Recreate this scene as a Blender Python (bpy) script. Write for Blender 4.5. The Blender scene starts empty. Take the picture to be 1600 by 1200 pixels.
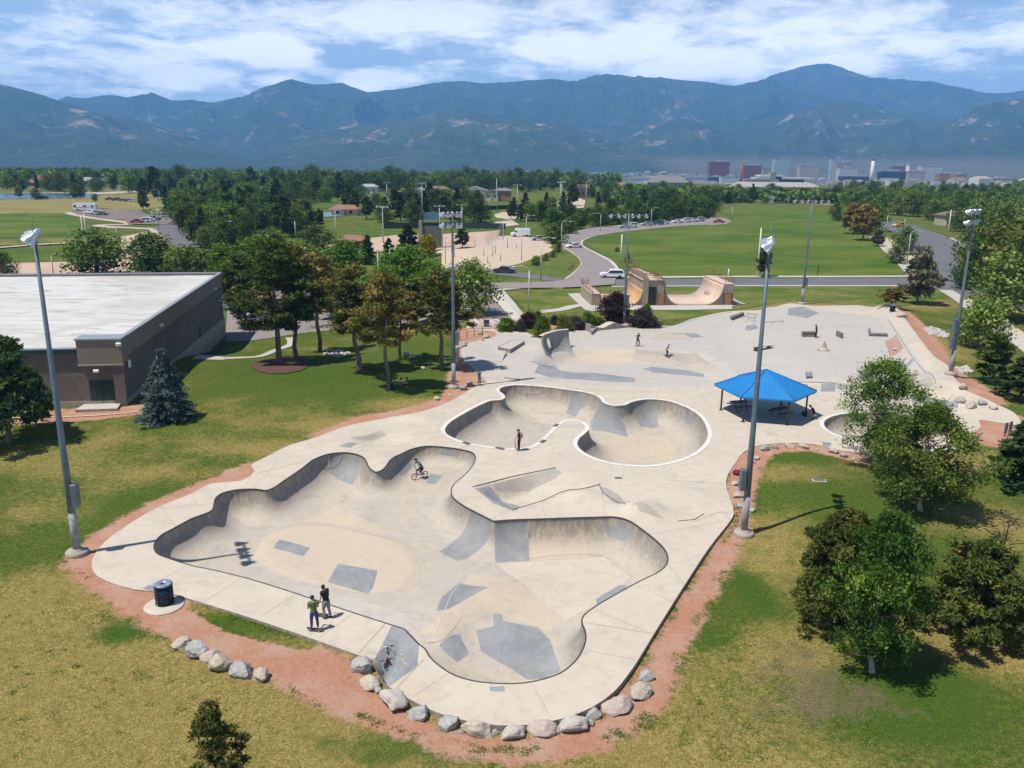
import bpy, bmesh, math, random
import numpy as np
from mathutils import Vector, Matrix, noise as mnoise
from mathutils.geometry import delaunay_2d_cdt
random.seed(7); RNG = np.random.default_rng(7)
R = math.radians
SC = bpy.context.scene
COL = SC.collection
# ---------------------------------------------------------------- camera
CAM_H = 22.0; PITCH = R(14.9); ROLL = R(0.6); FPX = 1294.0
Fv = np.array([0, math.cos(PITCH), -math.sin(PITCH)])
U0 = np.array([0, math.sin(PITCH), math.cos(PITCH)]); R0 = np.array([1., 0, 0])
Rv = R0*math.cos(ROLL)+U0*math.sin(ROLL); Uv = U0*math.cos(ROLL)-R0*math.sin(ROLL)
cd = bpy.data.cameras.new('camera'); cam = bpy.data.objects.new('camera', cd); COL.objects.link(cam)
m = Matrix(((Rv[0], Uv[0], -Fv[0], 0), (Rv[1], Uv[1], -Fv[1], 0), (Rv[2], Uv[2], -Fv[2], CAM_H), (0, 0, 0, 1)))
cam.matrix_world = m
cd.sensor_width = 36; cd.lens = FPX/1600*36; cd.clip_start = 0.5; cd.clip_end = 90000
SC.camera = cam
# ---------------------------------------------------------------- light
SUN_EL = 65.0
SUN_AZ = math.atan2(-6.9, -3.2)      # direction towards the sun, angle from +Y clockwise
sx, sy = math.sin(SUN_AZ), math.cos(SUN_AZ)
sd = bpy.data.lights.new('sun', 'SUN'); so = bpy.data.objects.new('sun', sd); COL.objects.link(so)
sd.energy = 4.9; sd.angle = R(0.53); sd.color = (1, .95, .87)
sunv = Vector((sx*math.cos(R(SUN_EL)), sy*math.cos(R(SUN_EL)), math.sin(R(SUN_EL))))
so.rotation_euler = sunv.to_track_quat('Z', 'Y').to_euler(); so.location = (0, 0, 200)
SC.view_settings.view_transform = 'Standard'; SC.view_settings.look = 'None'
SC.view_settings.exposure = 0.40; SC.view_settings.gamma = 1.0
SC.cycles.max_bounces = 6; SC.cycles.diffuse_bounces = 3; SC.cycles.volume_bounces = 0
SC.cycles.transparent_max_bounces = 6; SC.cycles.caustics_reflective = False; SC.cycles.caustics_refractive = False

class NT:
    """small helper for node trees"""
    def __init__(s, nt): s.nt = nt; s.nt.nodes.clear(); s.L = nt.links
    def n(s, t, **kw):
        nd = s.nt.nodes.new(t)
        for k, v in kw.items(): setattr(nd, k, v)
        return nd
    def put(s, sock, v):
        if isinstance(v, bpy.types.NodeSocket): s.L.new(v, sock)
        elif isinstance(v, (tuple, list)) and len(v) == 3 and sock.type == 'RGBA': sock.default_value = (*v, 1)
        else: sock.default_value = v
    def math(s, op, a, b=0.0, c=0.0, clamp=False):
        nd = s.n('ShaderNodeMath', operation=op, use_clamp=clamp)
        s.put(nd.inputs[0], a); s.put(nd.inputs[1], b); s.put(nd.inputs[2], c); return nd.outputs[0]
    def noise(s, vec, scale, detail=3, rough=.55, dist=0., out='Fac'):
        nd = s.n('ShaderNodeTexNoise'); s.put(nd.inputs['Vector'], vec); nd.inputs['Scale'].default_value = scale
        nd.inputs['Detail'].default_value = detail; nd.inputs['Roughness'].default_value = rough
        nd.inputs['Distortion'].default_value = dist
        return nd.outputs[0] if out == 'Fac' else nd.outputs[1]
    def mapr(s, v, a, b, c=0., d=1., smooth=True):
        nd = s.n('ShaderNodeMapRange', interpolation_type='SMOOTHSTEP' if smooth else 'LINEAR')
        s.put(nd.inputs[0], v)
        for i, q in enumerate((a, b, c, d)): s.put(nd.inputs[i+1], q)
        return nd.outputs[0]
    def mix(s, f, a, b, mode='MIX'):
        nd = s.n('ShaderNodeMix', data_type='RGBA', blend_type=mode)
        s.put(nd.inputs[0], f); s.put(nd.inputs[6], a); s.put(nd.inputs[7], b); return nd.outputs[2]
    def vscale(s, vec, sc):
        nd = s.n('ShaderNodeMapping'); s.put(nd.inputs[0], vec); nd.inputs['Scale'].default_value = sc; return nd.outputs[0]
    def attr(s, name): return s.n('ShaderNodeAttribute', attribute_name=name)

# ---------------------------------------------------------------- world: sky with clouds
w = bpy.data.worlds.new('World'); SC.world = w; w.use_nodes = True
T = NT(w.node_tree)
sky = T.n('ShaderNodeTexSky', sky_type='NISHITA'); sky.sun_disc = False
sky.sun_elevation = R(SUN_EL); sky.sun_rotation = SUN_AZ % (2*math.pi)
sky.air_density = 1.3; sky.dust_density = .6; sky.ozone_density = 2.0; sky.altitude = 1800
tc = T.n('ShaderNodeTexCoord'); gen = tc.outputs['Generated']
sp = T.n('ShaderNodeSeparateXYZ'); T.put(sp.inputs[0], gen)
X, Y, Z = sp.outputs
el = T.math('MAXIMUM', Z, .004)
# clouds lie on a plane high above: project the view direction onto it
pz = T.math('ADD', el, .035)
u = T.math('DIVIDE', X, pz); v = T.math('DIVIDE', Y, pz)
cb = T.n('ShaderNodeCombineXYZ'); T.put(cb.inputs[0], u); T.put(cb.inputs[1], T.math('MULTIPLY', v, .9)); cb.inputs[2].default_value = 3.1
pl = cb.outputs[0]
big = T.noise(pl, .33, 3, .5, .3); mid = T.noise(pl, 1.1, 8, .62, .5)
# cumulus puffs low over the mountains, in azimuth / elevation
az = T.n('ShaderNodeMath', operation='ARCTAN2'); T.put(az.inputs[0], X); T.put(az.inputs[1], Y); azo = az.outputs[0]
cb2 = T.n('ShaderNodeCombineXYZ'); T.put(cb2.inputs[0], T.math('MULTIPLY', azo, 12.)); T.put(cb2.inputs[1], T.math('MULTIPLY', Z, 34.)); cb2.inputs[2].default_value = 1.7
puff = T.noise(cb2.outputs[0], 1.0, 12, .64, .2)
def blob(a0, e0, wa, we):
    # soft ellipse around azimuth a0, elevation e0 (radians)
    da = T.math('DIVIDE', T.math('SUBTRACT', azo, a0), wa); de = T.math('DIVIDE', T.math('SUBTRACT', Z, e0), we)
    r = T.math('ADD', T.math('MULTIPLY', da, da), T.math('MULTIPLY', de, de))
    return T.math('POWER', 2.718, T.math('MULTIPLY', r, -1.0))
def sky_px(x, y):
    d = Fv*FPX+Rv*(x-800)+Uv*(600-y); d = d/np.linalg.norm(d); return math.atan2(d[0], d[1]), d[2]
acc = None
for (x, y, wx, wy, k) in [(60, 100, 190, 35, .5), (250, 115, 120, 35, .6), (140, 40, 120, 30, .25), (405, 78, 75, 20, .9), (585, 125, 60, 20, 1.),
        (640, 25, 170, 38, .7), (350, 20, 150, 28, .35), (960, 75, 150, 30, .95), (1080, 95, 110, 26, .9), (1250, 40, 200, 40, .55), (1330, 105, 90, 20, .7),
        (1500, 60, 200, 60, .45), (860, 20, 120, 24, .45), (730, 110, 130, 18, .25), (430, 125, 45, 10, .7), (1180, 30, 150, 16, .5)]:
    a0, e0 = sky_px(x, y); b = T.math('MULTIPLY', blob(a0, e0, wx/1294, wy/1294), k)
    acc = b if acc is None else T.math('MAXIMUM', acc, b)
cov = T.math('ADD', T.math('MULTIPLY', mid, .42), T.math('MULTIPLY', puff, .58))
cov = T.math('ADD', cov, T.math('MULTIPLY', acc, .30)); cov = T.math('ADD', cov, T.math('MULTIPLY', T.math('SUBTRACT', big, .5), .22))
mask = T.mapr(cov, .515, .61)
core = T.mapr(cov, .585, .70)
thin = T.mapr(T.noise(pl, .7, 6, .65, .8), .38, .72, 0., .62)
shade = T.mapr(T.noise(cb2.outputs[0], 1.9, 7, .65), .32, .62)
lowb = T.mapr(Z, .04, .24, 3.6, .8)          # towards the horizon the sky shines through more air
ccol = T.mix(shade, (6.0, 6.6, 7.8), (9.6, 9.8, 10.2))
ccol = T.mix(T.math('MULTIPLY', core, .8), ccol, (13.5, 13.0, 12.2))
skc = T.mix(T.mapr(Z, .0, .40), (3.9, 5.0, 6.4), (2.2, 3.6, 5.5)); skc = T.mix(T.mapr(Z, .25, .6), skc, T.mix(1.0, sky.outputs[0], (.92, .98, 1.05), 'MULTIPLY'))
skc = T.mix(T.math('MULTIPLY', thin, T.mapr(Z, .2, .42, 1., .2)), skc, (5.4, 6.2, 7.6))
out = T.mix(T.math('MULTIPLY', mask, T.mapr(Z, .20, .42, .92, .12)), skc, ccol)
vm = T.n('ShaderNodeVectorMath', operation='SCALE'); T.put(vm.inputs[0], out); T.put(vm.inputs['Scale'], lowb); out = vm.outputs[0]
bg = T.n('ShaderNodeBackground'); T.put(bg.inputs[0], out); bg.inputs[1].default_value = .07
wo = T.n('ShaderNodeOutputWorld'); T.L.new(bg.outputs[0], wo.inputs[0])

# ---------------------------------------------------------------- picture-to-place helper
def ray(px, py):
    d = Fv*FPX+Rv*(px-800.)+Uv*(600.-py); return d/np.linalg.norm(d)
def P(px, py, z=0.):
    d = ray(px, py); t = (z-CAM_H)/d[2]; return np.array([d[0]*t, d[1]*t, z])
def PP(pts, z=0.): return np.array([P(x, y, z)[:2] for x, y in pts])
def pix(p):
    q = np.array(p, float)-np.array([0, 0, CAM_H]); dz = q@Fv; return 800+FPX*(q@Rv)/dz, 600-FPX*(q@Uv)/dz
def ppm(x, y): return FPX/(np.array([x, y, -CAM_H])@Fv)      # photo pixels per metre there

# ---------------------------------------------------------------- 2-D tools
def smooth_loop(pts, step=.3, closed=True, sharp=()):
    """Catmull-Rom through pts, resampled; indices in sharp stay corners"""
    pts = np.asarray(pts, float); n = len(pts); out = []
    rng_ = range(n if closed else n-1)
    for i in rng_:
        p0, p1, p2, p3 = pts[(i-1) % n], pts[i], pts[(i+1) % n], pts[(i+2) % n]
        if not closed:
            if i == 0: p0 = p1
            if i == n-2: p3 = p2
        if i in sharp: p0 = p1
        if (i+1) % n in sharp: p3 = p2
        L = np.linalg.norm(p2-p1); k = max(1, int(round(L/step)))
        t0 = 0; a = .5
        d1 = max(np.linalg.norm(p1-p0), 1e-3)**a; d2 = max(L, 1e-3)**a; d3 = max(np.linalg.norm(p3-p2), 1e-3)**a
        if np.allclose(p0, p1): m1 = (p2-p1)
        else: m1 = d2*((p1-p0)/d1-(p2-p0)/(d1+d2)+(p2-p1)/d2)
        if np.allclose(p2, p3): m2 = (p2-p1)
        else: m2 = d2*((p2-p1)/d2-(p3-p1)/(d2+d3)+(p3-p2)/d3)
        for j in range(k):
            t = j/k
            out.append((2*t**3-3*t**2+1)*p1+(t**3-2*t**2+t)*m1+(-2*t**3+3*t**2)*p2+(t**3-t**2)*m2)
    if not closed: out.append(pts[-1])
    return np.array(out)
def seg_dist(p, poly, closed=True):
    """distance of points p (N,2) to a polyline"""
    p = np.asarray(p, float); a = poly; b = np.roll(poly, -1, 0)
    if not closed: a, b = poly[:-1], poly[1:]
    out = np.full(len(p), 1e9)
    for s in range(0, len(p), 4000):
        q = p[s:s+4000, None, :]; ab = (b-a)[None]; t = ((q-a[None])*ab).sum(2)/np.maximum((ab**2).sum(2), 1e-9)
        t = np.clip(t, 0, 1); d = q-(a[None]+ab*t[..., None]); out[s:s+4000] = np.sqrt((d**2).sum(2).min(1))
    return out
def inside(p, poly):
    p = np.asarray(p, float); x, y = p[:, 0], p[:, 1]; r = np.zeros(len(p), bool)
    x1, y1 = poly[:, 0], poly[:, 1]; x2, y2 = np.roll(x1, -1), np.roll(y1, -1)
    for i in range(len(poly)):
        if y1[i] == y2[i]: continue
        c = ((y1[i] > y) != (y2[i] > y)); xi = (x2[i]-x1[i])*(y-y1[i])/(y2[i]-y1[i])+x1[i]; r ^= c & (x < xi)
    return r
def sdf(p, poly, band=None):
    """signed distance, positive inside; outside the box + band returns -99"""
    p = np.asarray(p, float); out = np.full(len(p), -99.)
    b = 3. if band is None else band
    lo, hi = poly.min(0)-b, poly.max(0)+b
    m_ = ((p >= lo) & (p <= hi)).all(1)
    if m_.any():
        q = p[m_]; d = seg_dist(q, poly); out[m_] = np.where(inside(q, poly), d, -d)
    return out
def sstep(t): t = np.clip(t, 0, 1); return t*t*(3-2*t)
def resample(poly, step, closed=True):
    out = []; n = len(poly)
    for i in range(n if closed else n-1):
        a, b = poly[i], poly[(i+1) % n]; k = max(1, int(math.ceil(np.linalg.norm(b-a)/step)))
        out += [a+(b-a)*j/k for j in range(k)]
    if not closed: out.append(poly[-1])
    return np.array(out)
def dedupe(p, eps=.02):
    key = np.round(p/eps).astype(np.int64); _, i = np.unique(key, axis=0, return_index=True); return p[np.sort(i)]

# ---------------------------------------------------------------- objects
def tag(o, label=None, cat=None, group=None, kind=None):
    if label: o['label'] = label
    if cat: o['category'] = cat
    if group: o['group'] = group
    if kind: o['kind'] = kind
    return o
def empty(name, loc=(0, 0, 0), rz=0., label=None, cat=None, group=None):
    o = bpy.data.objects.new(name, None); COL.objects.link(o); o.location = [float(q) for q in loc]; o.rotation_euler = (0, 0, rz)
    o.empty_display_size = .3
    return tag(o, label, cat, group)
def obj_from(name, verts, faces, mats, parent=None, matidx=None, smooth=False, loc=(0, 0, 0)):
    me = bpy.data.meshes.new(name); me.from_pydata([tuple(map(float, v_)) for v_ in verts], [], [tuple(map(int, f)) for f in faces])
    if not isinstance(mats, (list, tuple)): mats = [mats]
    for mm in mats: me.materials.append(mm)
    if matidx is not None: me.polygons.foreach_set('material_index', np.asarray(matidx, np.int32))
    if smooth: me.polygons.foreach_set('use_smooth', np.ones(len(me.polygons), bool))
    me.update()
    o = bpy.data.objects.new(name, me); COL.objects.link(o); o.location = [float(q) for q in loc]
    if parent is not None: o.parent = parent
    return o
def mesh_np(name, V, F, mats, smooth=False, midx=None):
    """fast mesh from numpy arrays, F (n,3) or (n,4)"""
    me = bpy.data.meshes.new(name); V = np.asarray(V, np.float32); F = np.asarray(F, np.int32); k = F.shape[1]
    me.vertices.add(len(V)); me.vertices.foreach_set('co', V.ravel())
    me.loops.add(F.size); me.loops.foreach_set('vertex_index', F.ravel())
    me.polygons.add(len(F)); me.polygons.foreach_set('loop_start', np.arange(0, F.size, k, dtype=np.int32))
    if not isinstance(mats, (list, tuple)): mats = [mats]
    for mm in mats: me.materials.append(mm)
    if midx is not None: me.polygons.foreach_set('material_index', np.asarray(midx, np.int32))
    me.polygons.foreach_set('use_smooth', np.full(len(F), bool(smooth)))
    me.update(calc_edges=True); me.validate()
    return me
def link(name, me, parent=None, loc=(0, 0, 0)):
    o = bpy.data.objects.new(name, me); COL.objects.link(o); o.location = [float(q) for q in loc]
    if parent is not None: o.parent = parent
    return o
def set_attr(me, name, vals):
    a = me.attributes.new(name, 'FLOAT', 'POINT'); a.data.foreach_set('value', np.asarray(vals, np.float32))
def copy_tree(o, parent=None):
    c = o.copy(); COL.objects.link(c)
    if parent is not None: c.parent = parent
    for ch in list(o.children): copy_tree(ch, c)
    return c

class MB:
    """collects simple solids, builds one mesh object"""
    def __init__(s): s.V = []; s.F = []; s.M = []; s.S = []
    def add(s, vs, fs, mi=0, sm=False):
        b = len(s.V); s.V += [tuple(v_) for v_ in vs]; s.F += [tuple(i+b for i in f) for f in fs]; s.M += [mi]*len(fs); s.S += [sm]*len(fs); return s
    def box(s, c, d, rz=0., mi=0, bev=0.):
        x, y, z = [q/2 for q in d]; cz, sz = math.cos(rz), math.sin(rz)
        if bev > 0:
            b = min(bev, x*.9, y*.9, z*.9); vs = []
            for zz, k in ((-z, b), (-z+b, 0), (z-b, 0), (z, b)):
                for px_, py_ in ((-x+k, -y+b), (-x+b, -y+k), (x-b, -y+k), (x-k, -y+b), (x-k, y-b), (x-b, y-k), (-x+b, y-k), (-x+k, y-b)): vs.append((px_, py_, zz))
            fs = [tuple(reversed(range(8))), tuple(range(24, 32))]
            for r in range(3):
                for i in range(8): j = (i+1) % 8; fs.append((r*8+i, r*8+j, r*8+8+j, r*8+8+i))
        else:
            vs = [(-x, -y, -z), (x, -y, -z), (x, y, -z), (-x, y, -z), (-x, -y, z), (x, -y, z), (x, y, z), (-x, y, z)]
            fs = [(3, 2, 1, 0), (4, 5, 6, 7), (0, 1, 5, 4), (1, 2, 6, 5), (2, 3, 7, 6), (3, 0, 4, 7)]
        return s.add([(c[0]+a*cz-b_*sz, c[1]+a*sz+b_*cz, c[2]+e) for a, b_, e in vs], fs, mi)
    def tube(s, pts, rad, n=8, mi=0, cap=True, sm=True):
        pts = [Vector(tuple(map(float, p))) for p in pts]; rad = rad if isinstance(rad, (list, tuple)) else [rad]*len(pts)
        vs = []; prev = None
        for i, p in enumerate(pts):
            t = (pts[min(i+1, len(pts)-1)]-pts[max(i-1, 0)])
            t = t.normalized() if t.length > 1e-9 else Vector((0, 0, 1))
            if prev is None: a = t.orthogonal().normalized()
            else: a = (prev-t*prev.dot(t)); a = a.normalized() if a.length > 1e-6 else t.orthogonal().normalized()
            prev = a; b = t.cross(a)
            for k in range(n):
                th = 2*math.pi*k/n; vs.append(tuple(p+(a*math.cos(th)+b*math.sin(th))*rad[i]))
        fs = [(i*n+k, i*n+(k+1) % n, (i+1)*n+(k+1) % n, (i+1)*n+k) for i in range(len(pts)-1) for k in range(n)]
        s.add(vs, fs, mi, sm)
        if cap: s.F += [tuple(reversed(range(len(s.V)-len(vs), len(s.V)-len(vs)+n))), tuple(range(len(s.V)-n, len(s.V)))]; s.M += [mi]*2; s.S += [False]*2
        return s
    def lathe(s, prof, c=(0, 0, 0), n=20, mi=0, axis=None, sm=True):
        """prof: list of (r, z)"""
        vs = [(r*math.cos(2*math.pi*k/n), r*math.sin(2*math.pi*k/n), z) for r, z in prof for k in range(n)]
        if axis is not None:
            q = Vector(axis).to_track_quat('Z', 'Y'); vs = [tuple(q@Vector(v_)) for v_ in vs]
        vs = [(a+c[0], b+c[1], e+c[2]) for a, b, e in vs]
        fs = [(i*n+k, i*n+(k+1) % n, (i+1)*n+(k+1) % n, (i+1)*n+k) for i in range(len(prof)-1) for k in range(n)]
        b0 = len(s.V); s.add(vs, fs, mi, sm)
        s.F += [tuple(reversed(range(b0, b0+n))), tuple(range(b0+len(vs)-n, b0+len(vs)))]; s.M += [mi]*2; s.S += [False]*2
        return s
    def prism(s, poly, z0, z1, mi=0):
        """extrude a flat polygon (list of xy) from z0 to z1"""
        p = [tuple(map(float, q[:2])) for q in poly]; n = len(p)
        ar = sum(p[i][0]*p[(i+1) % n][1]-p[(i+1) % n][0]*p[i][1] for i in range(n))
        if ar < 0: p.reverse()
        z0s = z0 if isinstance(z0, (list, tuple)) else [z0]*n; z1s = z1 if isinstance(z1, (list, tuple)) else [z1]*n
        vs = [(x, y, z0s[i]) for i, (x, y) in enumerate(p)]+[(x, y, z1s[i]) for i, (x, y) in enumerate(p)]
        fs = [tuple(reversed(range(n))), tuple(range(n, 2*n))]+[(i, (i+1) % n, n+(i+1) % n, n+i) for i in range(n)]
        return s.add(vs, fs, mi)
    def extrude_profile(s, prof, y0, y1, mi=0, sm=False):
        """prof polygon in x,z extruded along y"""
        n = len(prof); vs = [(x, y0, z) for x, z in prof]+[(x, y1, z) for x, z in prof]
        fs = [tuple(range(n)), tuple(reversed(range(n, 2*n)))]+[(i, n+i, n+(i+1) % n, (i+1) % n) for i in range(n)]
        return s.add(vs, fs, mi)
    def build(s, name, mats, parent=None, loc=(0, 0, 0)):
        me = bpy.data.meshes.new(name); me.from_pydata(s.V, [], s.F)
        if not isinstance(mats, (list, tuple)): mats = [mats]
        for mm in mats: me.materials.append(mm)
        me.polygons.foreach_set('material_index', np.array(s.M, np.int32)); me.polygons.foreach_set('use_smooth', np.array(s.S, bool))
        me.update(); bm = bmesh.new(); bm.from_mesh(me); bmesh.ops.recalc_face_normals(bm, faces=bm.faces); bm.to_mesh(me); bm.free()
        o = bpy.data.objects.new(name, me); COL.objects.link(o); o.location = [float(q) for q in loc]
        if parent is not None: o.parent = parent
        return o

def cdt(points, loops, step=None):
    """constrained triangulation. points (N,2), loops list of closed (M,2). returns verts (V,2), tris (T,3)"""
    vs = [Vector((float(x), float(y))) for x, y in points]; es = []
    for lp in loops:
        closed = True
        if isinstance(lp, tuple): lp, closed = lp
        b = len(vs); n = len(lp); vs += [Vector((float(x), float(y))) for x, y in lp]
        es += [(b+i, b+(i+1) % n) for i in range(n if closed else n-1)]
    r = delaunay_2d_cdt(vs, es, [], 0, 1e-4, False)
    V = np.array([(q[0], q[1]) for q in r[0]]); F = np.array([f for f in r[2] if len(f) == 3], np.int32)
    a, b, c = V[F[:, 0]], V[F[:, 1]], V[F[:, 2]]; ar = (b[:, 0]-a[:, 0])*(c[:, 1]-a[:, 1])-(c[:, 0]-a[:, 0])*(b[:, 1]-a[:, 1])
    k_ = np.abs(ar) > 1e-6; F = F[k_]; ar = ar[k_]; F[ar < 0] = F[ar < 0][:, ::-1]
    return V, F
# ---------------------------------------------------------------- materials
MATS = {}
def mat(name, col, col2=None, scale=2., rough=.8, metal=0., bump=0., bscale=20., amt=1., spec=.3, detail=5, fine=None, fscale=12., stretch=None, coat=0.):
    if name in MATS: return MATS[name]
    mt = bpy.data.materials.new(name); mt.use_nodes = True; T = NT(mt.node_tree)
    b = T.n('ShaderNodeBsdfPrincipled'); o = T.n('ShaderNodeOutputMaterial'); T.L.new(b.outputs[0], o.inputs[0])
    tc = T.n('ShaderNodeTexCoord').outputs['Object']
    if stretch: tc = T.vscale(tc, stretch)
    c = col
    if col2 is not None:
        c = T.mix(T.math('MULTIPLY', T.mapr(T.noise(tc, scale, detail, .6), .3, .7), amt), col, col2)
    if fine is not None:
        c = T.mix(T.mapr(T.noise(tc, fscale, 4, .65), .35, .7), c, fine)
    T.put(b.inputs['Base Color'], c)
    b.inputs['Roughness'].default_value = rough; b.inputs['Metallic'].default_value = metal
    b.inputs['Specular IOR Level'].default_value = spec; b.inputs['Coat Weight'].default_value = coat
    if bump:
        bp = T.n('ShaderNodeBump'); bp.inputs['Strength'].default_value = bump; bp.inputs['Distance'].default_value = .05
        T.put(bp.inputs['Height'], T.noise(tc, bscale, 4, .6)); T.L.new(bp.outputs[0], b.inputs['Normal'])
    MATS[name] = mt; return mt

def concrete(name, c1, c2, c3, sc=.22, streak=.5, rough=.72, tanamt=1.):
    """poured concrete: broad tonal drift, blotches, trowel marks, fine dirt and hairline cracks"""
    mt = bpy.data.materials.new(name); mt.use_nodes = True; T = NT(mt.node_tree)
    b = T.n('ShaderNodeBsdfPrincipled'); o = T.n('ShaderNodeOutputMaterial'); T.L.new(b.outputs[0], o.inputs[0])
    tc = T.n('ShaderNodeTexCoord').outputs['Object']
    n1 = T.noise(tc, sc, 4, .6, .6); n2 = T.noise(tc, sc*5, 5, .65, .4); n3 = T.noise(tc, 9., 4, .7)
    c = T.mix(T.mapr(n1, .35, .66), c1, c2)
    c = T.mix(T.math('MULTIPLY', T.mapr(n2, .45, .75), .7), c, c3)
    st = T.noise(T.vscale(tc, (.35, .35, 3.)), 2.2, 4, .7, .8)
    c = T.mix(T.math('MULTIPLY', T.mapr(st, .5, .8), streak*.6), c, tuple(q*.62 for q in c3))
    c = T.mix(T.mapr(n3, .3, .8, 0., .22), c, tuple(q*.7 for q in c1))
    vo = T.n('ShaderNodeTexVoronoi', feature='DISTANCE_TO_EDGE'); T.put(vo.inputs['Vector'], T.mix(.12, tc, T.noise(tc, .8, 4, .6, 0., 'Color'))); vo.inputs['Scale'].default_value = .13
    ck = T.math('MULTIPLY', T.mapr(vo.outputs[0], .0005, .0022, 1., 0.), T.mapr(T.noise(tc, .25, 2), .5, .6))
    c = T.mix(T.math('MULTIPLY', ck, .45), c, tuple(q*.45 for q in c1))
    # warmer repairs and worn lines keep their own outline; steep walls carry wheel marks and run-off stains
    tan = T.attr('tan').outputs['Fac']; tf = T.math('ADD', tan, T.math('MULTIPLY', T.math('SUBTRACT', n2, .5), .5))
    c = T.mix(T.mapr(tf, .30, .62, 0., .8*tanamt), c, T.mix(T.mapr(n2, .3, .7), (.46, .38, .28), (.425, .355, .27)))
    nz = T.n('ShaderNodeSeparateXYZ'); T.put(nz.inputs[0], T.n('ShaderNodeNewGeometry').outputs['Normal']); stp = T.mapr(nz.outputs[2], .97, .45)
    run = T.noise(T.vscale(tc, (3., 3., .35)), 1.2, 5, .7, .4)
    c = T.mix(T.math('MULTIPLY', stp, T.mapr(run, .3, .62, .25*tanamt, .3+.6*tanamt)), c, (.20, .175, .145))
    wv = T.noise(T.vscale(tc, (.6, .6, 2.)), .55, 6, .68, 1.2); c = T.mix(T.mapr(wv, .54, .70, 0., .34), c, (.27, .245, .215)); sp_ = T.noise(tc, 26., 2, .6); c = T.mix(T.mapr(sp_, .62, .75, 0., .35), c, (.25, .23, .2))
    T.put(b.inputs['Base Color'], c); b.inputs['Roughness'].default_value = rough; b.inputs['Specular IOR Level'].default_value = .35
    bp = T.n('ShaderNodeBump'); bp.inputs['Strength'].default_value = .12; bp.inputs['Distance'].default_value = .03
    T.put(bp.inputs['Height'], T.noise(tc, 3., 5, .7)); T.L.new(bp.outputs[0], b.inputs['Normal'])
    MATS[name] = mt; return mt
M_CONC = concrete('concrete_pale', (.455, .395, .322), (.485, .422, .34), (.385, .328, .268))
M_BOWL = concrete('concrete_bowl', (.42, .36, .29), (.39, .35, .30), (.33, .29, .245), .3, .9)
M_TAN = concrete('concrete_tan', (0.464, 0.387, 0.284), (0.404, 0.357, 0.292), (0.430, 0.335, 0.232), .35, .6)
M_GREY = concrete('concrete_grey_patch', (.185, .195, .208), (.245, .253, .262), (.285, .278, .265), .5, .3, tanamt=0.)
M_LGREY = concrete('concrete_street', (.40, .37, .33), (.43, .39, .34), (.35, .325, .295), .2, .4)
M_BANK = concrete('concrete_bank', (.33, .295, .255), (.35, .315, .27), (.28, .255, .225), .6, .8)  # dirty bank concrete, darkened further as painted shade so the relief shows
M_WHITE = concrete('coping_white', (0.602, 0.576, 0.533), (0.568, 0.533, 0.482), (0.447, 0.404, 0.344), .8, .4)
M_RED = concrete('concrete_red', (0.370, 0.206, 0.163), (0.344, 0.198, 0.163), (0.387, 0.258, 0.215), .5, .3)
M_WALK = concrete('concrete_walk', (0.430, 0.396, 0.344), (0.456, 0.417, 0.361), (0.370, 0.344, 0.310), .4, .3)
M_STEEL = mat('steel_coping', (.07, .065, .07), (.12, .11, .11), 3., .45, .6)
M_GALV = mat('galvanised', (.095, .125, .155), (.14, .17, .195), 1.2, .55, .35)
M_ASPH = mat('asphalt_mauve', (.225, .19, .18), (.265, .225, .21), .15, .9, bump=.1, fine=(.21, .18, .17), fscale=1.5)
M_ASPHD = mat('asphalt_dark', (.12, .12, .13), (.155, .15, .155), .12, .9, fine=(.11, .11, .12), fscale=2.)
M_ROCK = mat('boulder_rock', (.40, .365, .325), (.26, .245, .23), 1.6, .9, bump=.9, bscale=5., fine=(.47, .41, .35), fscale=3.)
M_ROCKP = mat('boulder_pink', (.38, .31, .27), (.24, .20, .19), 1.6, .9, bump=.9, bscale=5., fine=(.45, .36, .31), fscale=3.)

M_ROCKT = mat('boulder_tan', (.38, .325, .255), (.24, .215, .19), 1.3, .9, bump=.9, bscale=5., fine=(.46, .40, .32), fscale=3.)
M_ROCKG = mat('boulder_grey', (.28, .275, .27), (.17, .17, .17), 1.9, .9, bump=.9, bscale=5., fine=(.38, .365, .345), fscale=3.)
# ---------------------------------------------------------------- the concrete park: outlines read off at grade
SLAB_PX = [(143, 885), (145, 872), (160, 850), (198, 821), (250, 791), (299, 771), (332, 755), (377, 751), (398, 736), (392, 727), (419, 712), (456, 694), (486, 686),
 (531, 669), (561, 661), (601, 654), (662, 642), (703, 627), (727, 613), (748, 601), (757, 594), (746, 583), (735, 573), (722, 558), (723, 544), (742, 533), (770, 527), (776, 522), (767, 517), (734, 516), (733, 507),
 (765, 506), (800, 513), (822, 519), (836, 524), (850, 519), (892, 515), (915, 517), (985, 509), (1000, 507), (1023, 508), (1046, 509), (1082, 498), (1143, 486), (1194, 484), (1236, 474), (1263, 477), (1346, 482), (1389, 485),
 (1397, 491), (1428, 536), (1459, 577), (1480, 591), (1497, 618), (1552, 636), (1586, 648), (1588, 664), (1531, 656), (1533, 665), (1514, 683), (1490, 695), (1440, 707), (1380, 711), (1332, 706), (1304, 702), (1273, 694),
 (1242, 692), (1187, 696), (1163, 706), (1148, 725), (1136, 745), (1135, 762), (1142, 785), (1147, 802), (1140, 815), (1110, 853), (1069, 915), (1025, 985), (990, 1042), (979, 1057), (960, 1080), (925, 1105), (881, 1122), (829, 1132),
 (776, 1133), (724, 1125), (680, 1112), (636, 1090), (606, 1072), (592, 1053), (582, 1032), (553, 1021), (400, 968), (297, 936), (270, 928), (242, 924), (212, 921), (175, 911), (152, 900)]
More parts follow.
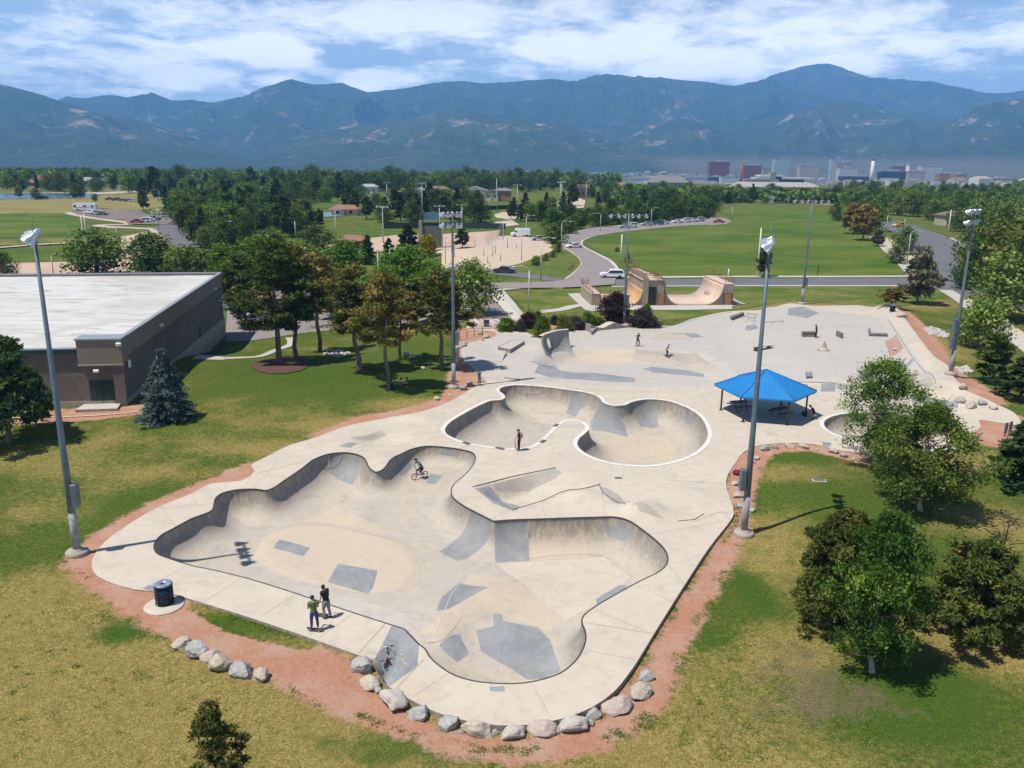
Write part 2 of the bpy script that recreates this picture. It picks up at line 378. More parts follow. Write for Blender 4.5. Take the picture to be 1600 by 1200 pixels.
SLAB_SHARP = (9, 29, 30, 42, 48, 54, 55, 57, 58, 89, 90, 92, 95)
SLAB = smooth_loop(PP(SLAB_PX), .8)
A_PX = [(241, 858), (242, 848), (252, 836), (270, 826), (300, 810), (330, 798), (334, 789), (337, 778), (348, 770), (370, 765), (400, 764), (415, 766), (425, 763), (445, 750), (470, 733), (490, 718), (510, 710), (530, 707),
 (550, 708), (566, 714), (573, 725), (578, 734), (588, 739), (598, 736), (610, 725), (625, 712), (642, 702), (665, 697), (690, 698), (720, 702), (738, 707), (743, 716), (738, 728), (725, 743), (711, 755), (705, 765),
 (708, 777), (723, 789), (745, 801), (771, 814), (800, 812), (860, 810), (930, 808), (957, 809), (985, 816), (1010, 832), (1035, 854), (1043, 868), (1042, 881), (1030, 893), (1000, 908), (960, 930), (930, 948), (912, 962), (909, 972),
 (914, 985), (915, 1000), (908, 1020), (895, 1037), (875, 1052), (850, 1061), (820, 1067), (780, 1068), (740, 1064), (710, 1055), (690, 1043), (672, 1027), (664, 1014), (655, 1007), (632, 983), (560, 960), (500, 940), (440, 920), (380, 902), (330, 890), (300, 884),
 (265, 873), (247, 866)]
A_SH = (39, 68, 69)
BA = smooth_loop(PP(A_PX), .28, sharp=A_SH)
B_PX = [(695, 670), (703, 660), (727, 645), (752, 632), (768, 626), (782, 625), (789, 621), (786, 616), (780, 611), (785, 605), (805, 602), (845, 604), (886, 609), (922, 615), (937, 622), (944, 630), (959, 634), (976, 633), (988, 628),
 (1012, 624), (1040, 626), (1069, 635), (1093, 650), (1104, 667), (1106, 682), (1097, 698), (1077, 712), (1048, 722), (1016, 727), (979, 726), (943, 720), (914, 708), (902, 696), (904, 686), (914, 677), (920, 670), (916, 662), (903, 657),
 (882, 657), (868, 666), (853, 680), (841, 691), (825, 699), (801, 701), (764, 698), (727, 691), (703, 682), (696, 676)]
BB = smooth_loop(PP(B_PX), .28)
cc = PP([(1289, 668), (1495, 668), (1392, 645), (1392, 702)])
c0 = (cc[0]+cc[1])/2; yc = (cc[2][1]+cc[3][1])/2; ra_, rb_ = (cc[1][0]-cc[0][0])/2, abs(cc[2][1]-cc[3][1])/2
BC = np.array([(c0[0]+ra_*math.cos(t), yc+rb_*math.sin(t)) for t in np.linspace(0, 2*math.pi, 90, endpoint=False)])
# sunken bank pit and the street basin
PIT = PP([(737, 761), (868, 731), (905, 742), (938, 757), (800, 797)])
BAS = smooth_loop(PP([(828, 565), (846, 552), (892, 541), (990, 545), (1094, 550), (1140, 575), (1150, 592), (1060, 595), (1000, 592), (930, 586), (880, 581), (850, 574)]), .8)
NOTCH = PP([(632, 983), (655, 1007), (650, 1030), (596, 1080), (585, 1030)])
PLAZA = PP([(1150, 600), (1234, 599), (1300, 601), (1425, 611), (1497, 618), (1482, 592), (1397, 490), (1340, 481), (1200, 484), (1120, 520)])
WALKR = PP([(1386, 487), (1398, 492), (1480, 592), (1500, 617), (1425, 610), (1466, 601), (1462, 590)])
GS = [P(575, 845)[:2], P(395, 870)[:2]]

def line_d(p, a, b):
    """signed distance to the line a->b, positive to its left"""
    a, b = np.asarray(a)[:2], np.asarray(b)[:2]; d = (b-a)/np.linalg.norm(b-a); q = p-a; return d[0]*q[:, 1]-d[1]*q[:, 0]
def gauss(p, c, rx, ry=None, rot=0.):
    ry = ry or rx; q = p-np.asarray(c)[:2]; cz, sz = math.cos(rot), math.sin(rot)
    x = q[:, 0]*cz+q[:, 1]*sz; y = -q[:, 0]*sz+q[:, 1]*cz; return np.exp(-(x/rx)**2-(y/ry)**2)
def gp(px, py, rx, ry=None, rot=0.): return lambda p, c=P(px, py)[:2]: gauss(p, c, rx, ry, rot)
def base_z(p):
    """lie of the land, shared by slab and lawn"""
    p = np.asarray(p, float); x, y = p[:, 0], p[:, 1]; z = np.zeros(len(p))
    m_ = y < 220
    if m_.any():
        q = p[m_]; zz = np.zeros(len(q))
        s = sdf(q, PLAZA, 12.); s = np.where(s < -50, -12, s)
        a = sstep((s+1.2)/1.8)*.55; lw = sstep((q[:, 0]-P(1150, 560)[0])/8.)
        zz += a*lw
        s = sdf(q, WALKR, 12.); s = np.where(s < -50, -12, s)
        lft = line_d(q, P(1386, 487), P(1462, 590))       # left of the walk's inner edge
        zz += np.where(lft < 0, sstep((s+2.6)/2.6), sstep((s+9)/9.))*.85*sstep((s+9)/2.)
        z[m_] = zz
    z = z-3.0*sstep((y-88)/26.)*sstep((-9.5-x)/14.)*(1-sstep((y-190)/60.))
    far = sstep((y-950)/1500.); z = z-38*far
    z = z+np.where(y > 3200, (y-3200)*.0175, 0)
    return z
def bumps(p): return .55*BUMP6(p)+.50*BUMP1(p)+.34*BUMP2(p)+.85*BUMP3(p)+.40*BUMP4(p)+.38*BUMP5(p)
def slab_z(p):
    p = np.asarray(p, float); z = base_z(p)
    # mounds and banks standing above grade
    z = z+bumps(p)
    # sunken pit: banks at the back and left, ramps out to the right, low drop in front
    s = sdf(p, PIT, 2.); on = s > 0
    if on.any():
        q = p[on]; back = -line_d(q, P(737, 761), P(868, 731)); leftd = line_d(q, P(800, 797), P(737, 761))*-1
        front = line_d(q, P(800, 797), P(938, 757)); rt = -line_d(q, P(868, 731), P(938, 757))
        d = 1.1*np.clip(back/1.15, 0, 1)*np.clip(np.abs(leftd)/1.6, 0, 1)*sstep(rt/4.5)*np.clip(front/.12, 0, 1)
        z[on] -= d
    s = sdf(p, BAS, 2.); on = s > 0
    z[on] -= 1.15*sstep(s[on]/2.9)
    s = sdf(p, NOTCH, 2.); on = s > 0
    if on.any():
        q = p[on]; d = line_d(q, P(655, 1007), P(632, 983)); d = np.abs(d); rgt = np.abs(line_d(q, P(650, 1030), P(596, 1080)))
        z[on] -= (1.25*(1-(1-np.clip(d/2.8, 0, 1))**2))*np.clip(np.minimum(s[on], .35)/.35, 0, 1)
    # small dish
    z = z-.75*DISH(p)*sstep((-line_d(p, P(545, 684), P(600, 673))+.1)/.5)
    return z
BUMP6 = gp(842, 545, 1.5, 2.2); BUMP1 = gp(905, 778, 1.6, 1.0); BUMP2 = gp(1070, 775, 2.8, 1.8); BUMP3 = gp(1000, 800, 1.5, 1.1); BUMP4 = gp(600, 722, 1.3, 1.8); BUMP5 = gp(650, 655, 1.5, 1.)
DISH = gp(598, 684, 2.0, 1.3)
DA_c = P(800, 1010)[:2]; DA_s = P(690, 715)[:2]
def depthA(p): return 1.95+.75*gauss(p, DA_c, 5.5, 4.)-.75*gauss(p, DA_s, 6., 9.)-.25*gauss(p, P(290, 860)[:2], 6.)
def quarter(d, Rr):
    t = np.clip(d/Rr, 0, 1); return np.sqrt(np.clip(1-(1-t)**2, 0, 1))
OV = PP([(395, 872), (415, 838), (470, 818), (560, 828), (635, 850), (665, 882), (650, 915), (600, 930), (520, 925), (440, 905)], -1.95)
OV = smooth_loop(OV, .5)
def bowlA_z(p):
    s = np.maximum(sdf(p, BA, 1.), 0); D = depthA(p); Rr = D*1.12; z = -D*quarter(s, Rr)+bumps(p)*(1-sstep(s/1.6))
    z += .16*sstep(sdf(p, OV, 3.)/.9)*(s > 0)
    t = sstep(s/3.)
    z += t*(.62*gauss(p, P(760, 930, -1.6)[:2], 3.6, 1.5, .35)+.35*gauss(p, P(560, 800, -1.6)[:2], 1.4, 2.4)+.45*gauss(p, P(690, 985, -1.6)[:2], 1.2, 2.))
    return z
def depthB(p): return 2.05+.65*gauss(p, P(1010, 680)[:2], 6.5)
def bowlB_z(p):
    s = np.maximum(sdf(p, BB, 1.), 0); D = depthB(p); return -D*quarter(s, D*1.1)+bumps(p)*(1-sstep(s/1.6))
def bowlC_z(p):
    s = np.maximum(sdf(p, BC, 1.), 0); return -1.5*quarter(s, 1.9)
def lawn_z(p):
    p = np.asarray(p, float); z = base_z(p)-.05
    m_ = (p[:, 1] < 130)
    if m_.any():
        q = p[m_]; s = -sdf(q, SLAB, 14.); s = np.where(s > 50, 14., s)
        fr = gauss(q, P(780, 1140)[:2], 13., 5.)*.22
        rt = .22*np.exp(-((q[:, 0]-P(1080, 900)[0])/7.)**2)*sstep((60-q[:, 1])/10)*(s > -1)
        lf = .14*gauss(q, P(360, 985)[:2], 11, 3.5)
        z[m_] -= np.minimum(1.0, fr+rt+lf)*sstep((s+2)/2.5)
        z[m_] += .10*np.sin(q[:, 0]*.21+1)*np.cos(q[:, 1]*.17)*sstep((s-2)/6.)
        # lawn right of the slab swells a little
        z[m_] += .5*gauss(q, P(1330, 800)[:2], 11., 9.)*sstep((s-1)/4.)
    return z
def top_z(p):
    """height of whatever surface shows at p"""
    p = np.asarray(p, float).reshape(-1, 2); z = lawn_z(p)
    on = (p[:, 1] < 140)
    if on.any():
        q = p[on]; zz = z[on]; ins = inside(q, SLAB); 
        if ins.any():
            r = q[ins]; zr = slab_z(r)
            for poly, f in ((BA, bowlA_z), (BB, bowlB_z), (BC, bowlC_z)):
                k = inside(r, poly)
                if k.any(): zr[k] = f(r[k])+(0 if poly is not BC else 0)
            zz[ins] = zr
        z[on] = zz
    return z
def G(px, py):
    """point of the modelled surface seen at photo pixel (px, py)"""
    d = ray(px, py); z = 0.
    if d[2] > -1e-3: d[2] = -1e-3
    lo, hi = (CAM_H-3.)/-d[2], (CAM_H+6.)/-d[2]
    o = np.array([0, 0, CAM_H]); ts = np.linspace(lo, hi, 90); pts = o[None]+d[None]*ts[:, None]
    g = pts[:, 2]-top_z(pts[:, :2]); k = np.argmax(g < 0) if (g < 0).any() else len(ts)-1
    if k == 0: return pts[0]
    a, b = ts[k-1], ts[k]; f = g[k-1]/(g[k-1]-g[k]+1e-12); p = o+d*(a+(b-a)*f); p[2] = top_z(p[None, :2])[0]; return p
def GG(pts): return np.array([G(x, y)[:2] for x, y in pts])

def surface(name, outline, holes, zf, patches, mats, base_step=1.2, fine=.35, curved=True, offs=(), tan=(), parent=None):
    """triangulated sheet over outline minus holes, patches = [(poly, material index)]"""
    lo, hi = outline.min(0), outline.max(0)
    gx, gy = np.meshgrid(np.arange(lo[0], hi[0], fine), np.arange(lo[1], hi[1], fine)); g = np.stack([gx.ravel(), gy.ravel()], 1)
    g[:, 0] += (np.round((g[:, 1]-lo[1])/fine) % 2)*fine*.5
    s = sdf(g, outline, 1.); g = g[s > fine*.45]; s = s[s > fine*.45]
    for h in holes:
        sh = sdf(g, h, 1.); k = sh < -fine*.45; g = g[k]
    e = fine*.8; zc = zf(g); c = np.abs(zf(g+[e, 0])+zf(g-[e, 0])-2*zc)+np.abs(zf(g+[0, e])+zf(g-[0, e])-2*zc)
    ix = np.round((g[:, 0]-lo[0])/fine).astype(int); iy = np.round((g[:, 1]-lo[1])/fine).astype(int); kk = max(1, int(base_step/fine))
    keep = (c > .0015) | ((ix % kk == 0) & (iy % kk == 0)); g = g[keep]
    ex = []
    for of in offs:
        a = outline; t = np.roll(a, -1, 0)-np.roll(a, 1, 0); n = np.stack([-t[:, 1], t[:, 0]], 1); n /= np.linalg.norm(n, axis=1)[:, None]+1e-9
        area = ((a[:, 0]*np.roll(a[:, 1], -1)-np.roll(a[:, 0], -1)*a[:, 1]).sum())
        if area < 0: n = -n
        q = a+n*of; ok = np.abs(sdf(q, outline, 1.)-of) < of*.06+.003; ex.append(q[ok])
    if ex:
        ex = dedupe(np.concatenate(ex), .03)
        if len(g): 
            band = max(offs)+fine*.5; g = g[sdf(g, outline, 1.) > band*1.0] if band > .8 else g
        g = np.concatenate([g, ex])
    pl = [resample(p_, .35) for p_, _ in patches]
    V, F = cdt(g, [outline]+list(holes)+pl)
    cen = V[F].mean(1); ok = inside(cen, outline)
    for h in holes: ok &= ~inside(cen, h)
    F = F[ok]; cen = cen[ok]; mi = np.zeros(len(F), int)
    for p_, i in patches: mi[inside(cen, p_)] = i
    z = zf(V); me = mesh_np(name, np.column_stack([V, z]), F, mats, True, mi); tv = np.zeros(len(V))
    for p_, k_ in tan: d_ = sdf(V, p_, 2.); tv = np.maximum(tv, k_*sstep(.5+d_/1.1)*(d_ > -5))
    set_attr(me, 'tan', tv); return link(name, me, parent)
def ribbon(name, line, zf, w, m_, closed=True, parent=None, lift=.02, side=0., thick=0., off=0.):
    """flat or thick band following a line; side shifts it outward"""
    a = np.asarray(line); t = (np.roll(a, -1, 0)-np.roll(a, 1, 0))
    if not closed: t[0] = a[1]-a[0]; t[-1] = a[-1]-a[-2]
    n = np.stack([-t[:, 1], t[:, 0]], 1); n /= np.linalg.norm(n, axis=1)[:, None]+1e-9
    if closed and ((a[:, 0]*np.roll(a[:, 1], -1)-np.roll(a[:, 0], -1)*a[:, 1]).sum()) > 0: n = -n   # outward
    i_, o_ = a+n*(side-w/2), a+n*(side+w/2); zi = zf(a)+lift
    V = np.concatenate([np.column_stack([i_, zi]), np.column_stack([o_, zi])]); N = len(a); k = np.arange(N if closed else N-1); j = (k+1) % N
    F = np.stack([k, j, j+N, k+N], 1)
    if thick:
        V = np.concatenate([V, V-np.array([0, 0, thick])]); F = np.concatenate([F, np.stack([k, k+2*N, j+2*N, j], 1), np.stack([k+N, j+N, j+3*N, k+3*N], 1)])
    return link(name, mesh_np(name, V, F, m_, False), parent)
def skirt(name, loop, zf, dz, m_, parent=None):
    a = np.asarray(loop); N = len(a); z = zf(a); k = np.arange(N); j = (k+1) % N
    V = np.concatenate([np.column_stack([a, z]), np.column_stack([a, z-dz])]); return link(name, mesh_np(name, V, np.stack([k, j, j+N, k+N], 1), m_), parent)

# ---- deck
slab_patches = []; slab_tan = []
def sp_(mi, pts): (slab_tan if mi == 3 else slab_patches).append((GG(pts), 1. if mi == 3 else mi))
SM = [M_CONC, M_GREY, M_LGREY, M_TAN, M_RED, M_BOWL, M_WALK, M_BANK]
sp_(2, [(757, 594), (746, 583), (722, 558), (723, 544), (742, 533), (776, 522), (836, 525), (890, 519), (985, 512), (1085, 501), (1150, 490), (1236, 480), (1384, 491), (1462, 591), (1458, 598), (1425, 607), (1300, 600), (1234, 598), (1125, 602), (1020, 606), (900, 600), (800, 597)])
sp_(1, [(845, 570), (869, 573), (874, 579), (897, 582), (925, 582), (950, 585), (988, 590), (992, 597), (960, 597), (862, 590), (835, 582)])
sp_(1, [(1046, 520), (1088, 521), (1100, 527), (1050, 528)])
sp_(5, [(1015, 531), (1027, 520), (1070, 522), (1085, 531), (1045, 532)])
sp_(3, [(903, 548), (990, 547), (990, 566), (930, 568), (880, 562)])
sp_(5, [(991, 546), (1090, 551), (1128, 578), (1050, 568), (991, 564)])
sp_(1, [(1004, 576), (1020, 573), (1075, 579), (1100, 584), (1100, 589), (1020, 582)])
sp_(1, [(1166, 509), (1180, 507), (1186, 513), (1172, 517), (1164, 515)])
sp_(1, [(1232, 482), (1255, 479), (1280, 489), (1262, 497), (1230, 492)])
sp_(4, [(1383, 533), (1400, 523), (1412, 543), (1397, 556), (1390, 556)])
sp_(4, [(1428, 577), (1433, 577), (1440, 585), (1425, 597), (1418, 593)])
sp_(3, [(1390, 570), (1418, 545), (1424, 556), (1400, 575)])
sp_(1, [(1398, 575), (1412, 560), (1418, 558), (1403, 576)]); sp_(1, [(1408, 576), (1424, 560), (1428, 562), (1413, 579)])
sp_(1, [(1283, 599), (1306, 600), (1305, 612), (1283, 612)]); sp_(1, [(1308, 601), (1325, 602), (1324, 609), (1308, 608)])
sp_(1, [(1425, 612), (1496, 620), (1497, 637), (1425, 628)])
sp_(1, [(242, 927), (222, 920), (232, 914), (244, 916)])
sp_(1, [(530, 697), (546, 691), (560, 693), (548, 700)])
sp_(1, [(636, 985), (655, 1009), (652, 1042), (610, 1071), (598, 1052), (586, 1031)])
sp_(1, [(765, 1073), (788, 1072), (789, 1081), (766, 1080)])
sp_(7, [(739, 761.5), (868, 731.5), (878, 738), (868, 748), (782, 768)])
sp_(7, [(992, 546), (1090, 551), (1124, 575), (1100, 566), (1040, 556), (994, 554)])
sp_(7, [(938, 760), (948, 777), (972, 787), (986, 785), (968, 774), (952, 764)])  # darker crescents painted as shade to bring out the hump flanks
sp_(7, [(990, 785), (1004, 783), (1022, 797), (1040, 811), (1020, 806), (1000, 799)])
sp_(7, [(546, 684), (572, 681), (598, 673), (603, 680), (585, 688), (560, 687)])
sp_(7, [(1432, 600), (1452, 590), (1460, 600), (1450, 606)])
sp_(1, [(1236, 600), (1262, 600), (1262, 611), (1234, 609)])
sp_(1, [(742, 763), (765, 760), (812, 790), (797, 796), (770, 786)])
sp_(0, [(790, 769), (880, 747), (906, 758), (812, 790)])
sp_(5, [(1193, 671), (1215, 678), (1215, 681), (1200, 680)])
sp_(1, [(1285, 690), (1300, 692), (1296, 699), (1286, 698)])
sp_(3, [(606, 1074), (640, 1056), (700, 1105), (690, 1111), (640, 1090)])
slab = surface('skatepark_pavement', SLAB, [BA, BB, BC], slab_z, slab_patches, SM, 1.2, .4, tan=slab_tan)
slab['kind'] = 'structure'
sk = skirt('pavement_edge', SLAB, slab_z, 1.1, M_CONC, slab)

# ---- bowls
OFFS = (.02, .06, .13, .24, .40, .62, .90, 1.25, 1.65, 2.1, 2.5)
pa = []; pat = []
def pa_(mi, pts): (pat if mi == 2 else pa).append((GG(pts), 1. if mi == 2 else mi))
AM = [M_BOWL, M_GREY, M_TAN, M_LGREY, M_CONC]
pa_(2, [(395, 872), (412, 840), (470, 819), (560, 830), (630, 850), (660, 880), (650, 912), (600, 926), (520, 920), (440, 900)])
pa_(2, [(470, 817), (505, 795), (527, 789), (535, 803), (590, 820), (600, 838), (560, 829)])
pa_(1, [(427, 856), (436, 843), (458, 848), (485, 856), (474, 869)])
pa_(1, [(512, 910), (528, 881), (560, 886), (590, 892), (583, 918), (575, 928), (540, 918)])
pa_(3, [(445, 925), (460, 912), (530, 928), (640, 960), (622, 976)])
pa_(1, [(514, 713), (530, 708), (560, 712), (560, 738), (552, 757), (535, 752), (518, 740)])
pa_(1, [(612, 735), (618, 722), (637, 715), (645, 728), (633, 742), (620, 741)])
pa_(1, [(666, 755), (672, 740), (692, 743), (680, 757)])
pa_(1, [(686, 700), (708, 702), (706, 712), (686, 709)])
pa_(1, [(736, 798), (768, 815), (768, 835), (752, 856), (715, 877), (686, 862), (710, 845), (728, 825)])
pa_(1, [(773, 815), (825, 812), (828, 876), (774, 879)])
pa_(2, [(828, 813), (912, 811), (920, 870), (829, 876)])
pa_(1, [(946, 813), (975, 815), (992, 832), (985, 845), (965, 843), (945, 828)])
pa_(4, [(775, 881), (945, 870), (985, 902), (930, 945), (880, 970), (830, 925), (800, 900)])
pa_(2, [(735, 895), (790, 905), (830, 925), (880, 965), (860, 985), (790, 960), (765, 950), (690, 990), (660, 990), (700, 950)])
pa_(1, [(682, 955), (690, 933), (718, 910), (730, 914), (764, 918), (740, 930), (700, 952)])
pa_(1, [(770, 960), (785, 960), (786, 970), (840, 980), (860, 1000), (868, 1025), (876, 1048), (850, 1060), (824, 1062), (800, 1045), (780, 1035), (752, 1018), (744, 985), (772, 978)])
pa_(1, [(686, 1008), (706, 992), (718, 991), (733, 1022), (715, 1035), (698, 1022)])
pa_(1, [(931, 936), (968, 914), (980, 915), (945, 942)])
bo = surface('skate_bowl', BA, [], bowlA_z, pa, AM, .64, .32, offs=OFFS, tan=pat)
tag(bo, 'large irregular concrete bowl with grey repair patches, nearest to the boulder row', 'skate bowl', 'skate bowls set in the pavement')
ribbon('coping', BA, slab_z, .07, M_STEEL, parent=bo, lift=.015, thick=.08)
# joint lines on the bowl floor: thin saw-cut strips
M_JOINT = mat('joint_pale', (.47, .43, .37), (.40, .36, .31), 3.)
M_JOINTD = mat('joint_dark', (.27, .245, .215), (.34, .31, .27), 3.)
def joints(name, lines, parent, m_, w=.045, lift=.012):
    V = []; F = []
    for ln in lines:
        g = smooth_loop(GG(ln), .3, closed=False); t = np.gradient(g, axis=0); n = np.stack([-t[:, 1], t[:, 0]], 1); n /= np.linalg.norm(n, axis=1)[:, None]+1e-9
        z = np.maximum(top_z(g+n*w/2), top_z(g-n*w/2))+lift; b = len(V); V += list(np.column_stack([g+n*w/2, z]))+list(np.column_stack([g-n*w/2, z])); N = len(g)
        F += [(b+i, b+i+1, b+N+i+1, b+N+i) for i in range(N-1)]
    return link(name, mesh_np(name, np.array(V), np.array(F), m_), parent)
joints('joint_lines', [[(395, 872), (412, 840), (470, 819), (560, 830), (630, 850), (660, 880), (652, 912), (600, 927), (520, 920), (440, 900), (395, 872)],
    [(680, 990), (735, 895), (780, 880), (945, 870), (985, 902)], [(812, 880), (835, 925), (880, 965)], [(470, 817), (560, 760), (560, 745)], [(600, 838), (720, 880)], [(445, 925), (470, 905)],
    [(655, 1005), (690, 1000), (720, 965)]], bo, M_JOINT)
pb = []; pbt = []
def pb_(mi, pts): (pbt if mi == 2 else pb).append((GG(pts), 1. if mi == 2 else mi))
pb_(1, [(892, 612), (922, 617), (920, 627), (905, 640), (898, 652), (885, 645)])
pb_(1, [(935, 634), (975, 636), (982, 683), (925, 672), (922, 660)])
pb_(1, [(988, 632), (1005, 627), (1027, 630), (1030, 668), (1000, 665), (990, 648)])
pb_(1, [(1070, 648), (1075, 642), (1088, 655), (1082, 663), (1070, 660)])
pb_(3, [(824, 645), (870, 648), (905, 655), (870, 664), (848, 662)])
pb_(2, [(935, 690), (960, 680), (1040, 680), (1055, 700), (1050, 722), (980, 723), (940, 712)])
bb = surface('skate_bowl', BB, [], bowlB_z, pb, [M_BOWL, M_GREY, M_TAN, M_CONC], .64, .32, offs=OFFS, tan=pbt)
tag(bb, 'clover-shaped concrete bowl with a white painted rim beside the blue pavilion', 'skate bowl', 'skate bowls set in the pavement')
ribbon('white_coping', BB, slab_z, .36, M_WHITE, parent=bb, lift=.025, side=.15, thick=.1)
bcb = surface('skate_bowl', BC, [], bowlC_z, [], [M_BOWL], .9, .35, offs=OFFS[:9])
tag(bcb, 'small oval white-rimmed bowl half hidden by the leafy tree', 'skate bowl', 'skate bowls set in the pavement')
ribbon('white_coping', BC, slab_z, .36, M_WHITE, parent=bcb, lift=.025, side=.15, thick=.1)
# dark drain plates let into the white rim
M_PLATE = mat('drain_plate', (.10, .09, .09), None, rough=.6)
mb = MB()
for x, y, dx, dy in [(848, 690, 8, -5), (869, 665, 6, -5), (781, 701, 10, 2), (729, 693, 9, 3)]:
    c = P(x, y); e = P(x+dx, y+dy); mb = MB(); mb.box((c[0], c[1], .04), (.75, .34, .03), math.atan2(e[1]-c[1], e[0]-c[0])); mb.build('rim_plate', M_PLATE, bb)
c = P(966, 747); mb = MB(); mb.box((c[0], c[1], .02), (.5, .3, .03)); tag(mb.build('drain_cover', M_PLATE), 'small dark drain cover in the plain deck in front of the clover bowl', 'drain cover')
joints('joint_lines', [[(1085, 815), (1130, 800), (1140, 812)], [(400, 740), (480, 720), (560, 700), (600, 690)], [(1132, 757), (1040, 750)],
    [(1069, 915), (1030, 893)], [(905, 990), (1020, 990)], [(330, 755), (350, 770)], [(255, 798), (275, 824)], [(620, 1075), (662, 1030)], [(760, 600), (1000, 612), (1120, 612)],
    [(830, 590), (880, 594)], [(1085, 501), (1060, 512)], [(1225, 598), (1300, 598), (1425, 608)], [(560, 1022), (640, 985)]], slab, M_JOINTD, .035)

# radial control joints round the bowls, cut from rim to pavement edge
def radial_joints(loop, step, reach, others, parent):
    V = []; F = []; L = np.linalg.norm(np.roll(loop, -1, 0)-loop, axis=1); acc = 0; n_ = len(loop); t = np.roll(loop, -2, 0)-np.roll(loop, 2, 0); nn = np.stack([-t[:, 1], t[:, 0]], 1); nn /= np.linalg.norm(nn, axis=1)[:, None]+1e-9
    if (loop[:, 0]*np.roll(loop[:, 1], -1)-np.roll(loop[:, 0], -1)*loop[:, 1]).sum() > 0: nn = -nn
    for i in range(n_):
        acc += L[i]
        if acc < step: continue
        acc = 0; pts = loop[i]+nn[i]*np.arange(.12, reach, .35)[:, None]; ok = inside(pts, SLAB)
        for o_ in others: ok &= ~inside(pts, o_)
        ok &= ~inside(pts, PIT) & ~inside(pts, NOTCH)
        k = len(pts) if ok.all() else int(np.argmin(ok))
        if k < 4: continue
        g = pts[:k]; tt = np.array([-nn[i][1], nn[i][0]]); w_ = .016; z = slab_z(g)+.006; b = len(V); V += list(np.column_stack([g+tt*w_, z]))+list(np.column_stack([g-tt*w_, z])); F += [(b+j, b+j+1, b+k+j+1, b+k+j) for j in range(k-1)]
    link('control_joints', mesh_np('control_joints', np.array(V), np.array(F), M_JOINTD), parent)
radial_joints(BA, 3.6, 5.5, [BA, BB, BC], slab); radial_joints(BB, 3.8, 4.5, [BA, BB, BC], slab)
# ---------------------------------------------------------------- numpy noise
_perm = RNG.random((256, 256))
def vnoise(x, y):
    xi, yi = np.floor(x).astype(int), np.floor(y).astype(int); fx, fy = x-xi, y-yi; fx = fx*fx*(3-2*fx); fy = fy*fy*(3-2*fy)
    g = lambda a, b: _perm[a & 255, b & 255]
    return (g(xi, yi)*(1-fx)+g(xi+1, yi)*fx)*(1-fy)+(g(xi, yi+1)*(1-fx)+g(xi+1, yi+1)*fx)*fy
def fbm(x, y, o=5, ridge=False):
    s = 0; a = 1; t = 0
    for i in range(o):
        n = vnoise(x*2**i+17*i, y*2**i+9*i)
        if ridge: n = 1-np.abs(2*n-1)
        s = s+a*n; t += a; a *= .5
    return s/t

# ---------------------------------------------------------------- lawn and open ground, one sheet to the horizon
DIRT = [PP(q) for q in [
 [(96, 880), (122, 850), (165, 822), (230, 786), (300, 758), (370, 728), (398, 720), (440, 730), (480, 690), (484, 678), (560, 650), (640, 636), (690, 620), (698, 600), (702, 570), (718, 555), (712, 530), (725, 512), (800, 520), (800, 700), (900, 1000), (600, 1000), (300, 935),
  (420, 980), (540, 1020), (600, 1090), (700, 1135), (830, 1142), (930, 1112), (990, 1050), (1030, 985), (1072, 918), (1110, 858), (1140, 822), (1172, 812), (1158, 850), (1140, 880), (1118, 920), (1098, 960), (1075, 1000), (1058, 1050), (1035, 1100), (990, 1138), (930, 1165), (860, 1182), (780, 1184), (700, 1172), (640, 1150), (560, 1118), (500, 1100), (430, 1062), (350, 1040), (288, 1004), (214, 972), (158, 930), (118, 902)],
 [(1136, 690), (1134, 830), (1168, 812), (1180, 765), (1188, 730), (1212, 707), (1262, 703), (1320, 716), (1360, 730), (1360, 690), (1160, 690)],
 [(1395, 490), (1412, 487), (1455, 525), (1478, 560), (1488, 583), (1515, 602), (1550, 620), (1575, 640), (1500, 625), (1470, 595)],
 [(1514, 686), (1530, 650), (1600, 650), (1600, 695), (1560, 700)],
 [(0, 664), (0, 640), (200, 634), (240, 628), (232, 645), (150, 655)],
 [(705, 512), (776, 515), (780, 528), (735, 540), (712, 535)],
 [(835, 522), (850, 505), (1000, 500), (1025, 508), (1000, 515), (900, 520)]]]
DRYS = [(120, 1040, 12, 6, .22), (420, 1120, 12, 3, .3), (250, 1080, 9, 4, 1.), (60, 950, 5, 4, .9), (120, 1150, 7, 3, .9), (480, 1150, 7, 2, .7), (60, 790, 5, 4, .45), (420, 700, 4, 2, .7), (300, 738, 7, 2, .6), (520, 665, 5, 1.8, .8), (640, 632, 4, 2, .8), (1190, 870, 2.5, 5, .8), (1130, 1080, 3.5, 5, .4), (1230, 1130, 6, 2.4, .2),
 (1250, 745, 4, 3, .6), (1210, 830, 3, 4, .7), (1560, 830, 5, 6, .7), (1540, 1010, 4, 3, 1.), (1240, 1020, 3, 3, .75), (1500, 720, 8, 4, .5), (1450, 545, 4, 9, .9), (1000, 487, 20, 6, .4), (1150, 468, 40, 9, .45), (1330, 478, 25, 5, .4), (200, 690, 9, 3, .3), (100, 720, 6, 3, .3), (350, 650, 6, 4, .25), (330, 1180, 8, 2, .9), (1060, 1170, 8, 2.4, .8),
 (1400, 1150, 10, 2.4, .05)]
